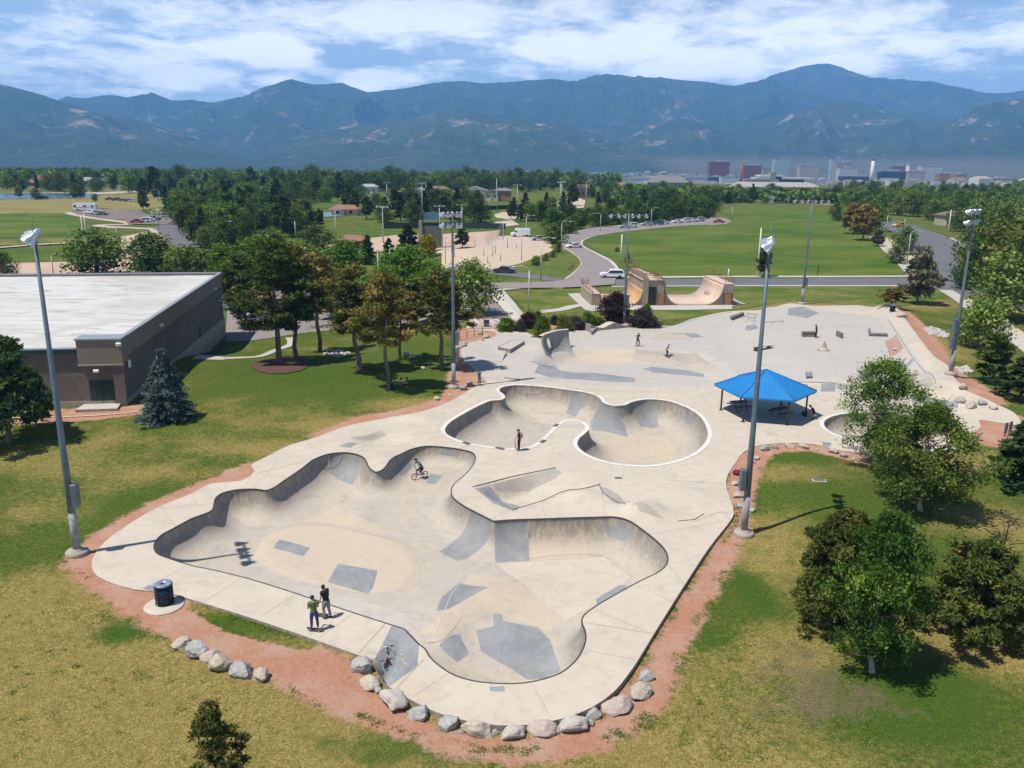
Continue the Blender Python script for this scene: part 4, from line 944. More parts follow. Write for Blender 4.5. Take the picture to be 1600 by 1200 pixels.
tree_proto('conif', 'pine', L_PF, 5, 3.6, 28, M_BARKD, .08, 16, n_cl=120, per=110, leaf=.12, base=.04, profile='cone', csz=.26, open_=.5, name='small_conifer')
tree_proto('bushB', 'leaf', L_BRIGHT, 2, 2.6, 31, M_BARKD, .05, 6, n_cl=80, per=60, leaf=.16, base=.02, profile='dome', open_=.1, csz=.22, name='shrub')
tree_proto('bushP', 'leaf', L_PURPLE, 3.4, 3.2, 32, M_BARKD, .06, 8, n_cl=130, per=70, leaf=.17, base=.04, profile='oval', open_=.2, csz=.26, name='purple_shrub')
tree_proto('bushG', 'leaf', L_GREYP, 2.4, 3.0, 33, M_BARKD, .05, 8, n_cl=110, per=60, leaf=.15, base=.02, profile='dome', open_=.15, csz=.24, name='shrub')
tree_proto('bushO', 'leaf', L_OLIVE, 2., 2.6, 34, M_BARKD, .05, 8, n_cl=90, per=60, leaf=.14, base=.02, profile='dome', open_=.15, csz=.24, name='shrub')
MID = dict(n_cl=90, per=34, open_=.3)
for k, (kd, mm, hh, ww, pr, bs, nm, bk) in dict(
    mDec=('leaf', L_DEC, 12, 11, 'round', .14, 'leafy_tree', M_BARK), mDark=('leaf', L_DARK, 12, 12, 'round', .12, 'leafy_tree', M_BARK), mDark2=('leaf', L_DARK, 13, 10, 'oval', .15, 'leafy_tree', M_BARK),
    mBright=('leaf', L_BRIGHT, 10, 10, 'round', .12, 'leafy_tree', M_BARK), mOlive=('leaf', L_OLIVE, 12, 11, 'round', .14, 'leafy_tree', M_BARK), mPine=('pine', L_PINE, 12, 7.5, 'pine', .22, 'pine_tree', M_BARK),
    mPineD=('pine', L_PINED, 13, 7, 'cone', .12, 'pine_tree', M_BARKD), mRust=('pine', L_RUST, 11, 8, 'round', .2, 'pine_tree', M_BARK), mSpr=('spruce', L_PINED, 12, 6, 'cone', .05, 'spruce_tree', M_BARKD),
    mYel=('leaf', L_YELLOW, 6, 6, 'round', .14, 'leafy_tree', M_BARK), mGrey=('pine', L_GREYT, 10, 8, 'pine', .15, 'bare_tree', M_BARK)).items():
    tree_proto(k, kd, mm, hh, ww, 300+len(TREES)*3, bk, .25, 10, base=bs, profile=pr, leaf=.62 if kd == 'leaf' else .7, csz=ww*.085, name=nm, **MID)

# --- near trees
px_tree('decA', 1366, 728, 566, 130, rz=1.0, label='tall leafy tree rising in front of the oval bowl', group='leafy trees on the lawn')
px_tree('decB', 1437, 797, 642, 168, rz=2.1, label='broad leafy tree with a pale trunk on the lawn, in front of the oval bowl', group='leafy trees on the lawn')
px_tree('decC', 1362, 1050, 806, 140, rz=.4, label='dense green tree standing between two bushy pines', group='leafy trees on the lawn')
px_tree('pineF', 1308, 975, 806, 128, rz=.6, label='brownish bushy pine behind the dense green tree, nearer to the skate bowl', cat='pine', group='bushy pines on the lawn')
px_tree('pineF2', 1520, 990, 850, 160, rz=2., label='wide olive bushy pine on the far side of the dense green tree', cat='pine', group='bushy pines on the lawn')
px_tree('conif', 338, 1250, 1100, 105, rz=1., label='small conifer cut off by the bottom edge of the picture', cat='conifer')
px_tree('pineD', 14, 690, 532, 150, rz=2.4, label='dark spreading pine in front of the grey block building', cat='pine')
px_tree('pineD', 58, 668, 590, 60, rz=.7, label='leaning dark pine close to the grey block building wall', cat='pine')
px_tree('spruce', 263, 655, 552, 82, rz=0., label='blue spruce by the corner of the grey block building', cat='spruce')
PG = 'tall pines on the lawn beside the building'
px_tree('pineA', 436, 566, 381, 135, label='tallest dark green pine in the mulch ring, next to the building', cat='pine', group=PG)
px_tree('pineG', 463, 560, 388, 100, label='slim pine directly behind the tallest dark pine', cat='pine', group=PG)
px_tree('pineB', 500, 549, 398, 100, label='short-trunked brownish pine behind the twin dark pines', cat='pine', group=PG)
px_tree('pineG', 561, 580, 420, 115, label='olive pine with wide crown in the middle of the pine row', cat='pine', group=PG)
px_tree('pineB', 606, 609, 430, 108, label='brown-tinged pine with people sitting at its foot', cat='pine', group=PG)
px_tree('pineB', 626, 561, 452, 70, label='brownish pine behind the one with people at its foot', cat='pine', group=PG)
px_tree('pineG', 691, 576, 426, 102, label='olive pine beside the floodlight mast and red gravel', cat='pine', group=PG)
GB = 'leafy trees behind the building'
for bx, by, ty, wp, key, lab in [(150, 432, 362, 104, 'mDark', 'big round dark tree behind the white flat roof, nearest to the mast'), (242, 432, 366, 84, 'mDark2', 'dark round tree behind the roof, second from the mast'), (293, 438, 385, 66, 'mDec', 'mid green tree behind the far roof corner'),
    (6, 432, 396, 46, 'mDark', 'dark tree at the edge of the picture behind the white roof'), (355, 452, 385, 70, 'mBright', 'bright green tree touching the far building corner'), (325, 430, 392, 50, 'mGrey', 'greyish thin tree beside the bright green one'), (372, 476, 400, 60, 'mBright', 'bright tree against the far end of the building'),
    (425, 400, 360, 66, 'mDark', 'dark round tree behind the tall pines'), (492, 400, 354, 62, 'mDark', 'very dark round tree by the orange roofed hut'), (405, 440, 372, 60, 'mBright', 'lime green tree between the pines and the dark round tree'),
    (536, 450, 380, 84, 'mBright', 'bright leafy tree above the parking lot'), (640, 452, 388, 90, 'mBright', 'bright leafy tree close to the volleyball courts'), (600, 478, 420, 60, 'mBright', 'bright leafy tree low behind the pine row'), (672, 480, 425, 60, 'mBright', 'bright leafy tree behind the olive pine'),
    (575, 412, 367, 26, 'mSpr', 'dark pointed conifer near the hut'), (608, 410, 372, 24, 'mSpr', 'narrow dark conifer beside the blue green spruce'), (638, 400, 352, 44, 'mPineD', 'dark blue green spruce in front of the grey backboard wall'), (668, 402, 368, 24, 'mYel', 'small bright yellow tree by the grey backboard wall'),
    (722, 388, 358, 26, 'mPine', 'small round pine beside the volleyball courts'), (738, 492, 408, 74, 'mDec', 'wispy light green tree by the parking entrance'), (470, 420, 378, 70, 'mDec', 'mid green tree behind the brownish pines'), (455, 470, 395, 80, 'mRust', 'rust brown pine behind the twin dark pines'),
    (700, 500, 455, 40, 'mOlive', 'olive tree beside the parking entrance, half hidden by the mast'), (385, 512, 402, 78, 'mPine', 'dark pine beside the far wall of the block building'), (535, 512, 425, 80, 'mOlive', 'olive tree between the pines and the car park'), (650, 510, 440, 70, 'mPine', 'pine in front of the car park behind the mast row'), (520, 500, 415, 60, 'mRust', 'brownish tree above the parked cars')]:
    px_tree(key, bx, by, ty, wp, label=lab, group=GB)
GRR = 'trees along the avenue'
for bx, by, ty, wp, key, lab in [(1433, 475, 388, 52, 'mGrey', 'sparse grey half-dead tree on the lawn near the avenue'), (1394, 477, 450, 40, 'mRust', 'small rusty orange tree beside the blue litter bin'), (1566, 500, 400, 110, 'mOlive', 'large yellow green tree by the avenue'), (1520, 452, 378, 66, 'mDark', 'dark tree leaning over the avenue'),
    (1527, 545, 470, 74, 'mDec', 'forked leafy tree beside the far mast'), (1550, 598, 524, 62, 'mPine', 'olive pine beside the red gravel bed'), (1592, 625, 560, 70, 'mPineD', 'very dark pine touching the picture edge'), (1590, 760, 662, 100, 'mPineD', 'dark spreading tree at the picture edge near the red surface'),
    (1600, 470, 330, 120, 'mOlive', 'tall olive tree at the picture edge by the avenue'), (1540, 450, 350, 80, 'mOlive', 'round yellowish tree right behind the far mast'), (1193, 433, 386, 28, 'mPine', 'lone small pine on the big playing field'), (1399, 412, 386, 28, 'mDark', 'low round tree at the corner of the playing field'),
    (1412, 398, 355, 36, 'mDec', 'young tree on the avenue verge'), (1371, 385, 360, 22, 'mGrey', 'little grey tree on the verge of the playing field'), (1347, 376, 322, 40, 'mRust', 'rusty pine at the edge of the playing field'), (1332, 366, 318, 36, 'mRust', 'rust tinted pine behind the first rusty one'),
    (1362, 362, 320, 44, 'mDark', 'dark round tree behind the rusty pines'), (1306, 345, 318, 22, 'mDark', 'small dark tree at the far corner of the playing field'), (837, 415, 400, 18, 'mDark', 'small round tree on the grass island'), (853, 408, 396, 12, 'mDark', 'smaller round tree on the grass island'), (864, 403, 391, 11, 'mDark', 'round bush-like tree on the grass island'),
    (872, 395, 380, 12, 'mDark2', 'slim tree on the grass island'), (864, 380, 350, 36, 'mDark', 'dark tree at the head of the grass island'), (964, 394, 386, 9, 'mDark', 'tiny sapling on the playing field edge'), (980, 412, 396, 10, 'mDark', 'tiny sapling by the playing field lamp')]:
    px_tree(key, bx, by, ty, wp, label=lab, group=GRR)
SB = 'shrubs behind the street plaza'
for bx, by, ty, wp, key, lab in [(791, 516, 498, 32, 'bushB', 'low green shrub nearest to the parking entrance'), (812, 517, 503, 18, 'bushG', 'small grey shrub beside the green one'), (826, 512, 489, 26, 'bushP', 'purple shrub between two green ones'), (840, 505, 487, 18, 'bushB', 'light green shrub behind the purple shrub'), (848, 525, 497, 30, 'bushB', 'fuller green shrub by the wall with the round hole'),
    (866, 507, 493, 16, 'bushG', 'grey shrub above the wall with the round hole'), (880, 516, 494, 26, 'bushO', 'olive shrub behind the curved wall'), (898, 514, 494, 30, 'bushG', 'grey green shrub behind the curved wall'), (918, 511, 489, 26, 'bushB', 'green shrub next to the dark purple bush'), (934, 508, 496, 22, 'bushO', 'small olive shrub at the foot of the dark purple bush'),
    (962, 506, 460, 46, 'bushP', 'tall dark purple bush beside the mast'), (1004, 510, 483, 40, 'bushG', 'grey purple bush on the other side of the mast'), (1009, 500, 477, 20, 'bushB', 'light green shrub topping the grey purple bush')]:
    px_tree(key, bx, by, ty, wp, label=lab, group=SB, cat='shrub')

# --- middle distance: every tree by itself, scattered inside belts read off the photo
def belt(poly, n, keys, hpx, label, group, seed, ratio=(.8, 1.15), minsep=.45, hm=None):
    rng = np.random.default_rng(seed); poly = np.array(poly, float); lo, hi = poly.min(0), poly.max(0); done = []; t = 0
    while len(done) < n and t < n*80:
        t += 1; q = rng.uniform(lo, hi)
        if not inside(q[None], poly)[0]: continue
        if any(abs(q[0]-d[0]) < hpx*minsep and abs(q[1]-d[1]) < hpx*.22 for d in done): continue
        done.append(q)
        b = P(q[0], q[1]); dep = (b-np.array([0, 0, CAM_H]))@Fv; ki = keys[rng.integers(len(keys))]
        z0 = top_z(b[None, :2])[0]; hh = hpx*rng.uniform(.75, 1.25)*dep/FPX; hh = min(hh, 19.); hh = hm*rng.uniform(.78, 1.2) if hm else hh
        lb = label[ki] if isinstance(label, dict) else label; fx, fy = (q[0]-lo[0])/(hi[0]-lo[0]), (q[1]-lo[1])/(hi[1]-lo[1]); lb += ', %s row, %s' % ('near' if fy > .66 else ('middle' if fy > .33 else 'far'), ['left end', 'left of centre', 'right of centre', 'right end'][min(3, int(fx*4))])
        put_tree(ki, (b[0], b[1], z0-.1), hh, hh*rng.uniform(*ratio)*(TREES[ki][3]/TREES[ki][2])/.95, label=lb, group=group, rz=rng.uniform(0, 6.28))
    return done
_N = [0]
def belts():
    D = dict
    belt([(0, 300), (0, 292), (60, 290), (170, 292), (185, 300)], 16, ['mDark', 'mDark2', 'mPineD', 'mDec'], 24, D(mDark='dark round tree in the row across the lake', mDark2='tall oval tree in the row across the lake', mPineD='dark pointed conifer in the row across the lake', mDec='mid green tree in the row across the lake'), 'trees across the lake', 1)
    belt([(190, 300), (205, 291), (560, 291), (565, 312), (470, 320), (300, 330), (258, 322)], 78, ['mDark', 'mDark2', 'mDec', 'mPineD', 'mPine'], 28, D(mDark='dark round tree in the wood behind the curving park road', mDark2='tall oval tree in the wood behind the curving park road', mDec='mid green tree in the wood behind the curving park road', mPineD='dark conifer in the wood behind the curving park road', mPine='pine in the wood behind the curving park road'), 'wood behind the curving park road', 2)
    belt([(280, 345), (300, 330), (345, 332), (395, 340), (480, 345), (480, 368), (420, 385), (330, 385), (290, 378)], 46, ['mDark', 'mDec', 'mPine', 'mPineD'], 40, D(mDark='dark round tree in the grove beyond the building', mDec='mid green tree in the grove beyond the building', mPine='pine in the grove beyond the building', mPineD='dark conifer in the grove beyond the building'), 'grove beyond the building', 3, minsep=.32)
    belt([(400, 345), (500, 350), (505, 360), (430, 362)], 8, ['mPine', 'mRust', 'mPineD'], 34, D(mPine='pine beside the tennis courts', mRust='rusty pine beside the tennis courts', mPineD='dark conifer beside the tennis courts'), 'pines by the tennis courts', 4)
    belt([(540, 330), (700, 326), (760, 340), (745, 350), (560, 349)], 22, ['mPine', 'mDark', 'mPineD'], 36, D(mPine='pine in the clump between the ball fields', mDark='dark round tree in the clump between the ball fields', mPineD='dark conifer in the clump between the ball fields'), 'trees between the ball fields', 5, minsep=.3)
    belt([(450, 300), (900, 300), (905, 291), (540, 289)], 60, ['mDark', 'mDark2', 'mDec'], 24, D(mDark='dark round tree in the long belt behind the houses', mDark2='tall oval tree in the long belt behind the houses', mDec='mid green tree in the long belt behind the houses'), 'long belt behind the houses', 6, minsep=.4)
    belt([(870, 372), (855, 360), (900, 346), (960, 343), (1110, 336), (1112, 343), (1000, 350), (920, 355)], 36, ['mDark', 'mDark2'], 30, D(mDark='dark round tree lining the access road parking', mDark2='dark oval tree lining the access road parking'), 'trees along the parking bays', 7, minsep=.35)
    belt([(790, 345), (800, 330), (900, 320), (910, 338), (850, 352)], 12, ['mPine', 'mDec', 'mPineD'], 30, D(mPine='pine above the access road', mDec='mid green tree above the access road', mPineD='dark conifer above the access road'), 'trees above the access road', 8)
    belt([(905, 318), (915, 300), (1100, 300), (1250, 312), (1250, 322), (1150, 325), (1110, 330), (960, 330)], 34, ['mDark', 'mDec', 'mDark2', 'mPineD'], 22, D(mDark='dark round tree in front of downtown', mDec='mid green tree in front of downtown', mDark2='tall oval tree in front of downtown', mPineD='dark conifer in front of downtown'), 'trees in front of downtown', 9, hm=9.)
    belt([(1300, 318), (1330, 305), (1600, 306), (1640, 372), (1550, 382), (1500, 364), (1440, 344), (1392, 337), (1350, 335)], 80, ['mDark', 'mDec', 'mOlive', 'mDark2', 'mDec'], 38, D(mDark='dark round tree in the neighbourhood beyond the avenue', mDec='mid green tree in the neighbourhood beyond the avenue', mOlive='olive green tree in the neighbourhood beyond the avenue', mDark2='tall oval tree in the neighbourhood beyond the avenue'), 'neighbourhood trees beyond the avenue', 10, minsep=.30, hm=10.)
    belt([(1520, 410), (1560, 400), (1640, 420), (1640, 470), (1570, 450)], 8, ['mDec', 'mOlive', 'mDark'], 56, D(mDec='mid green tree close to the avenue kerb', mOlive='olive green tree close to the avenue kerb', mDark='dark round tree close to the avenue kerb'), 'trees at the avenue kerb', 11)
    belt([(1300, 300), (1320, 292), (1620, 290), (1620, 305), (1400, 306)], 26, ['mDark', 'mDec'], 20, D(mDark='dark round tree in the far rows beyond the avenue', mDec='mid green tree in the far rows beyond the avenue'), 'far rows beyond the avenue', 12, hm=8.)
    for x, y, h, w, k, l in [(30, 310, 18, 12, 'mRust', 'small brownish tree on the near shore of the lake'), (57, 312, 17, 18, 'mDark', 'small green tree on the near shore of the lake'), (118, 309, 22, 22, 'mDark', 'dark tree on the near shore of the lake beside the path'), (128, 309, 18, 14, 'mDark2', 'second dark tree by the lakeside path'), (149, 315, 12, 10, 'mDec', 'small tree by the lakeside path'), (225, 330, 32, 18, 'mPine', 'pine standing at the bend of the park road'), (240, 303, 42, 28, 'mPineD', 'tall ragged pine above the wood'), (722, 348, 10, 8, 'mDark', 'tiny tree on the outfield')]:
        px_tree(k, x, y, y-h, w, label=l, group='trees around the lake and park road')
belts()
# --- far woods, one mass
def far_woods():
    rng = np.random.default_rng(5); C = []; S = []
    for i in range(9000):
        az = rng.uniform(-.60, .60); r = 850*(4.2)**rng.uniform(0, 1) if i < 5200 else 480*(4.)**rng.uniform(0, 1)
        if i >= 5200: az = rng.uniform(.12, .62)
        x, y = r*math.sin(az), r*math.cos(az)
        d = fbm(np.array([x/420.+3]), np.array([y/420.]), 4)[0]+(.12 if az < .05 else -.04)-(.10 if r > 2300 else 0)
        if r < 1250: d += .2
        if d < (.47 if i < 5200 else (.30 if r < 900 else .46)): continue
        s = rng.uniform(4.5, 8.5) if i < 5200 else rng.uniform(3.2, 5.4); z0 = base_z(np.array([[x, y]]))[0]
        if az > .12 and (22-z0-1.65*s)/r*1294 < 27: continue
        if i >= 5200 and r < 560 and az < .40 and az > .15 and y < 520: continue
        C.append((x, y, z0+s*.75)); S.append(s)
    C = np.array(C); S = np.array(S); per = 46; N = len(C)*per; dr = rng.normal(size=(N, 3)); dr /= np.linalg.norm(dr, axis=1)[:, None]; dr[:, 2] = dr[:, 2]*.8
    cen = np.repeat(C, per, 0)+dr*np.repeat(S, per)[:, None]*rng.uniform(.55, 1., (N, 1)); V, F = leaf_cards(cen, np.repeat(S, per)*rng.uniform(.35, .7, N), rng, 1.1)
    me = mesh_np('far_woods', V, F, [L_DARK]); set_attr(me, 'tone', np.repeat(np.clip(np.repeat(rng.uniform(0, .8, len(C)), per)+rng.normal(size=N)*.1, 0, 1), 4))
    tag(link('far_woods', me), 'far-off mass of town trees below the mountains', 'woods', None, 'stuff')
far_woods()
# ---------------------------------------------------------------- roads, paths, pitches
M_FIELD = None
def grass(name, a, b_, stripe=.0, sc=.12):
    mt = bpy.data.materials.new(name); mt.use_nodes = True; T = NT(mt.node_tree)
    b = T.n('ShaderNodeBsdfPrincipled'); o = T.n('ShaderNodeOutputMaterial'); T.L.new(b.outputs[0], o.inputs[0]); tc = T.n('ShaderNodeTexCoord').outputs['Object']
    n1 = T.noise(T.vscale(tc, (.7, 1.0, 1)), sc, 6, .7, .6); n2 = T.noise(tc, 1.1, 5, .7); c = T.mix(T.mapr(n1, .35, .65), a, b_); c = T.mix(T.mapr(n2, .3, .75, 0., .4), c, tuple(q*.6 for q in a))
    if stripe:
        wv = T.n('ShaderNodeTexWave', wave_type='BANDS'); T.put(wv.inputs[0], tc); wv.inputs['Scale'].default_value = stripe; wv.bands_direction = 'DIAGONAL'; c = T.mix(T.math('MULTIPLY', wv.outputs['Fac'], .22), c, tuple(q*1.5 for q in b_))
    T.put(b.inputs['Base Color'], c); b.inputs['Roughness'].default_value = .95; b.inputs['Specular IOR Level'].default_value = .1; return mt
M_G1 = grass('turf_green', (.055, .105, .011), (.135, .160, .030), sc=.05); M_G2 = grass('turf_stripe', (.05, .095, .012), (.09, .13, .022), .05); M_G3 = grass('turf_verge', (.058, .112, .012), (.19, .17, .05), sc=.2)
M_GD = grass('turf_dry', (.26, .215, .085), (.18, .165, .05), sc=.06); M_GM = grass('turf_mixed', (.085, .115, .026), (.20, .18, .06), sc=.05)
M_SAND = mat('sand', (.50, .40, .28), (.42, .335, .235), .3, .95, fine=(.46, .36, .26), fscale=1.); M_INF = mat('infield_dirt', (.42, .29, .21), (.48, .345, .26), .2, .95); M_PATH = mat('gravel_path', (.42, .33, .27), (.48, .385, .315), .4, .95)
M_LOT = mat('lot_brown', (.16, .125, .11), (.20, .155, .135), .1, .95); M_PAINT = mat('road_paint', (.55, .53, .50), (.42, .40, .38), 2., .7); M_PAINTY = mat('road_paint_yellow', (.50, .36, .08), None, rough=.7)
M_KERB = mat('kerb', (.50, .455, .39), (.44, .40, .35), 1., .85)
M_PURP = mat('brick_paving', (.40, .27, .22), (.33, .24, .21), 1.2, .9, fine=(.44, .31, .25), fscale=3.)
M_COURT = mat('court_blue', (.11, .20, .27), (.13, .22, .28), .3, .8); M_DKGREEN = mat('windscreen_green', (.02, .045, .04), (.03, .06, .05), .5, .9)
def sheet(name, px, m_, off=.05, thick=0., step=4., world=False, kind='structure', smooth=False, kerb=None):
    """ground-hugging sheet; px outline read off the photo"""
    poly = np.array(px, float) if world else GG(px)
    if smooth: poly = smooth_loop(poly, 2.)
    z0 = poly[:, 1].max(); stp = step if z0 < 300 else 14.
    b_ = resample(poly, stp); lo, hi = poly.min(0), poly.max(0); gx, gy = np.meshgrid(np.arange(lo[0], hi[0], stp), np.arange(lo[1], hi[1], stp)); g = np.stack([gx.ravel(), gy.ravel()], 1); g = g[sdf(g, b_, 1.) > stp*.3]
    if z0 > 300: off = off*2+.05
    V, F = cdt(g, [b_]); F = F[inside(V[F].mean(1), b_)]; o = link(name, mesh_np(name, np.column_stack([V, lawn_z(V)+off]), F, [m_], False)); o['kind'] = kind
    if thick: sk = skirt('edge', b_, lambda q: lawn_z(q)+off, thick, kerb or m_, o)
    return o
def strip(name, px, w, m_, off=.06, thick=0., world=False, smooth=True):
    """path of constant width along a line"""
    a = np.array(px, float) if world else GG(px)
    a = smooth_loop(a, 2., closed=False) if smooth else resample(a, 3., False); t = np.gradient(a, axis=0); n = np.stack([-t[:, 1], t[:, 0]], 1); n /= np.linalg.norm(n, axis=1)[:, None]+1e-9
    l, r = a+n*w/2, a-n*w/2; N = len(a); V = np.concatenate([l, r]); z = np.maximum(lawn_z(l), lawn_z(r))+off; k = np.arange(N-1)
    Vv = np.column_stack([V, np.concatenate([z, z])]); F = np.stack([k+N, k+N+1, k+1, k], 1)
    if thick:
        Vv = np.concatenate([Vv, Vv-[0, 0, thick]]); F = np.concatenate([F, np.stack([k, k+1, k+1+2*N, k+2*N], 1), np.stack([k+N, k+3*N, k+1+3*N, k+1+N], 1)])
    o = link(name, mesh_np(name, Vv, F, m_)); o['kind'] = 'structure'; return o
# big playing field and verges
sheet('playing_field', [(915, 372), (965, 363), (1060, 353), (1125, 350), (1148, 346), (1125, 330), (1150, 322), (1240, 326), (1312, 335), (1350, 362), (1396, 408), (1416, 432), (962, 433), (964, 424), (955, 408), (935, 395), (918, 383)], M_G1, .05)
sheet('verge', [(790, 456), (905, 451), (960, 449), (1140, 449), (1440, 447), (1490, 462), (1400, 478), (1240, 470), (1085, 496), (1020, 503), (985, 500), (900, 488), (830, 492)], M_G3, .03)
# cross road with kerbs
sheet('cross_road', [(905, 446), (965, 437), (1425, 435), (1455, 447), (960, 446)], M_ASPHD, .07)
strip('kerb', [(962, 434.5), (1150, 433), (1300, 433), (1422, 432.5)], 1.9, M_KERB, .16, .14); strip('kerb', [(955, 448.5), (1150, 447.5), (1300, 447.5), (1440, 447.5)], 1.0, M_KERB, .16, .14)
# sweeping access road
sheet('access_road', [(1142, 346), (1128, 351), (1060, 354), (965, 364), (918, 372), (907, 378), (909, 386), (930, 397), (950, 408), (961, 419), (963, 434), (960, 446), (905, 450), (880, 451), (800, 452), (742, 452), (742, 444), (860, 442), (884, 438), (897, 428), (909, 414), (905, 404), (893, 394), (878, 386), (876, 377), (885, 366), (920, 357), (1000, 350), (1060, 347), (1100, 343)], M_ASPH, .09, smooth=False)
sheet('roundabout_road', [(1100, 348), (1110, 341), (1128, 340), (1143, 346), (1135, 351), (1110, 353)], M_ASPH, .10)
strip('kerb', [(1142, 346.5), (1125, 350.5), (1060, 353.5), (965, 363.5), (922, 371), (908, 378), (910, 386), (930, 396.5), (950, 407), (961, 418), (963, 432)], 1.2, M_KERB, .2, .14)
strip('kerb', [(878, 386), (893, 394), (906, 404), (909.5, 414), (897, 428), (884, 437.5)], .8, M_KERB, .2, .14)
sheet('grass_island', [(876, 387), (893, 395), (905, 405), (908, 414), (895, 427), (880, 436), (800, 428), (805, 415), (850, 398)], M_G3, .11, .1)
sheet('park_road', [(700, 418), (790, 424), (885, 437), (880, 442), (790, 432), (690, 425)], M_ASPHD, .12)
sheet('verge', [(745, 430), (790, 433), (872, 441), (862, 444), (750, 443)], M_G1, .11)
sheet('parking_entrance', [(742, 443), (800, 452), (760, 452), (768, 461), (780, 480), (806, 499), (733, 500), (728, 470), (690, 450), (700, 443)], M_ASPH, .10)
strip('kerb', [(880, 450.5), (830, 450), (800, 452), (773, 455), (771, 460), (790, 480), (812, 503)], 1.5, M_KERB, .17, .14)
strip('sidewalk', [(781, 455), (800, 478), (822, 506)], 1.5, M_WALK, .14, .12)
sheet('paving', [(733, 500), (806, 499), (812, 510), (770, 513), (734, 515)], M_PURP, .12)
for i in range(5): strip('crossing_line', [(741+i*11, 499.5), (748+i*12.5, 507)], .35, M_PAINT, .14, smooth=False)
strip('sidewalk', [(838, 489), (880, 484), (905, 478), (960, 483), (1090, 479), (1150, 476)], 2.0, M_WALK, .12, .1)
sheet('ramp_pad', [(887, 460), (899, 459), (926, 480), (1145, 477), (1166, 476), (1144, 469), (1144, 484), (926, 487), (914, 485)], M_WALK, .13, .1)
sheet('ramp_pad', [(900, 459), (1144, 466), (1160, 475), (1140, 481), (926, 483), (893, 462)], M_WALK, .12, .1)
# car park behind the trees, lower than the lawn
sheet('car_park', [(352, 535), (356, 470), (420, 448), (600, 450), (715, 455), (735, 470), (728, 500), (700, 512), (560, 513), (480, 520), (400, 532)], M_ASPH, .07)
sheet('traffic_island', [(700, 478), (720, 476), (740, 488), (738, 492), (700, 492)], M_KERB, .2, .14)
strip('footpath', [(350, 561), (395, 559), (430, 548), (455, 538), (452, 528)], 1.1, M_WALK, .07)
sheet('building_path', [(310, 555), (348, 558), (352, 563), (300, 562)], M_WALK, .07)
strip('kerb', [(0, 654), (150, 650), (225, 643)], .2, M_KERB, .07)
sheet('mulch_ring', [(393, 575), (420, 561), (465, 557), (483, 566), (470, 580), (425, 585)], mat('bark_mulch', (.11, .055, .038), (.07, .04, .03), 2., .95, bump=.5), .09, step=1.5, smooth=True)
# sand courts and ball fields
sheet('sand_courts', [(690, 395), (718, 388), (855, 385), (868, 392), (830, 408), (770, 422), (690, 420)], M_SAND, .06)
sheet('court_apron', [(676, 397), (760, 370), (812, 368), (860, 378), (862, 386), (718, 388), (690, 395)], M_PATH, .08)
sheet('infield', [(500, 386), (540, 378), (640, 365), (692, 366), (760, 362), (783, 360), (778, 373), (745, 384), (680, 391), (560, 394)], M_INF, .09)
sheet('outfield', [(510, 360), (780, 356), (785, 362), (690, 366), (640, 366), (540, 374), (505, 378)], M_G2, .07)
sheet('outfield', [(735, 331), (850, 329), (880, 335), (840, 346), (748, 350)], M_G2, .07)
sheet('infield', [(772, 336), (786, 332), (822, 334), (832, 341), (800, 344), (775, 341)], M_SAND, .10)
sheet('outfield', [(428, 315), (540, 311), (740, 316), (740, 328), (560, 328), (430, 324)], M_G2, .07)
sheet('slope', [(858, 318), (900, 308), (915, 314), (912, 325), (870, 329)], M_SAND, .07)
sheet('dirt_track', [(740, 351), (800, 345), (812, 352), (770, 358), (742, 357)], M_PATH, .09)
sheet('tennis_court', [(412, 346), (440, 343), (440, 349), (415, 352)], M_COURT, .10); sheet('tennis_court', [(505, 333), (540, 330), (542, 337), (508, 340)], M_COURT, .10); sheet('tennis_court', [(420, 350), (470, 345), (474, 352), (424, 357)], M_COURT, .11)
# left: lake, dry meadow, paths
M_WATER = bpy.data.materials.new('lake_water'); M_WATER.use_nodes = True; _b = M_WATER.node_tree.nodes['Principled BSDF']; _b.inputs['Base Color'].default_value = (.10, .15, .18, 1); _b.inputs['Roughness'].default_value = .16
T = NT.__new__(NT); T.nt = M_WATER.node_tree; T.L = T.nt.links; bp = T.n('ShaderNodeBump'); bp.inputs['Strength'].default_value = .5; bp.inputs['Distance'].default_value = .4; T.put(bp.inputs['Height'], T.noise(T.n('ShaderNodeTexCoord').outputs['Object'], .25, 4, .6)); T.L.new(bp.outputs[0], _b.inputs['Normal'])
sheet('meadow', [(-60, 312), (80, 311), (150, 305), (230, 302), (232, 316), (205, 322), (120, 330), (100, 333), (-60, 336)], M_GD, .05)
sheet('meadow', [(120, 316), (150, 305), (235, 304), (300, 318), (262, 322), (215, 330), (130, 324), (108, 322)], M_GD, .07)
sheet('lakeside', [(-60, 292), (100, 291), (230, 292), (230, 300), (100, 301), (-60, 303)], M_GM, .05)
sheet('shore', [(-60, 303), (0, 302.5), (60, 301.5), (160, 301), (230, 297), (232, 301), (150, 304), (-60, 304.5)], M_PATH, .08)
lake = sheet('lake', [(-80, 303), (0, 302.5), (75, 302), (150, 303), (157, 306), (150, 309.5), (90, 311), (0, 312), (-80, 313)], M_WATER, .10)
sheet('sports_turf', [(-60, 337), (100, 333), (125, 345), (135, 355), (190, 366), (100, 370), (-60, 376)], M_G1, .06)
sheet('meadow', [(-60, 376), (100, 369), (170, 366), (190, 366), (160, 376), (110, 380), (-60, 386)], M_GM, .08)
sheet('sports_turf', [(-60, 394), (60, 389), (125, 388), (125, 410), (-60, 413)], M_G1, .06)
sheet('infield', [(-60, 413), (125, 409), (210, 405), (210, 425), (100, 432), (-60, 440)], M_INF, .08)
sheet('infield', [(190, 370), (260, 360), (262, 376), (210, 405), (190, 400)], M_INF, .09)
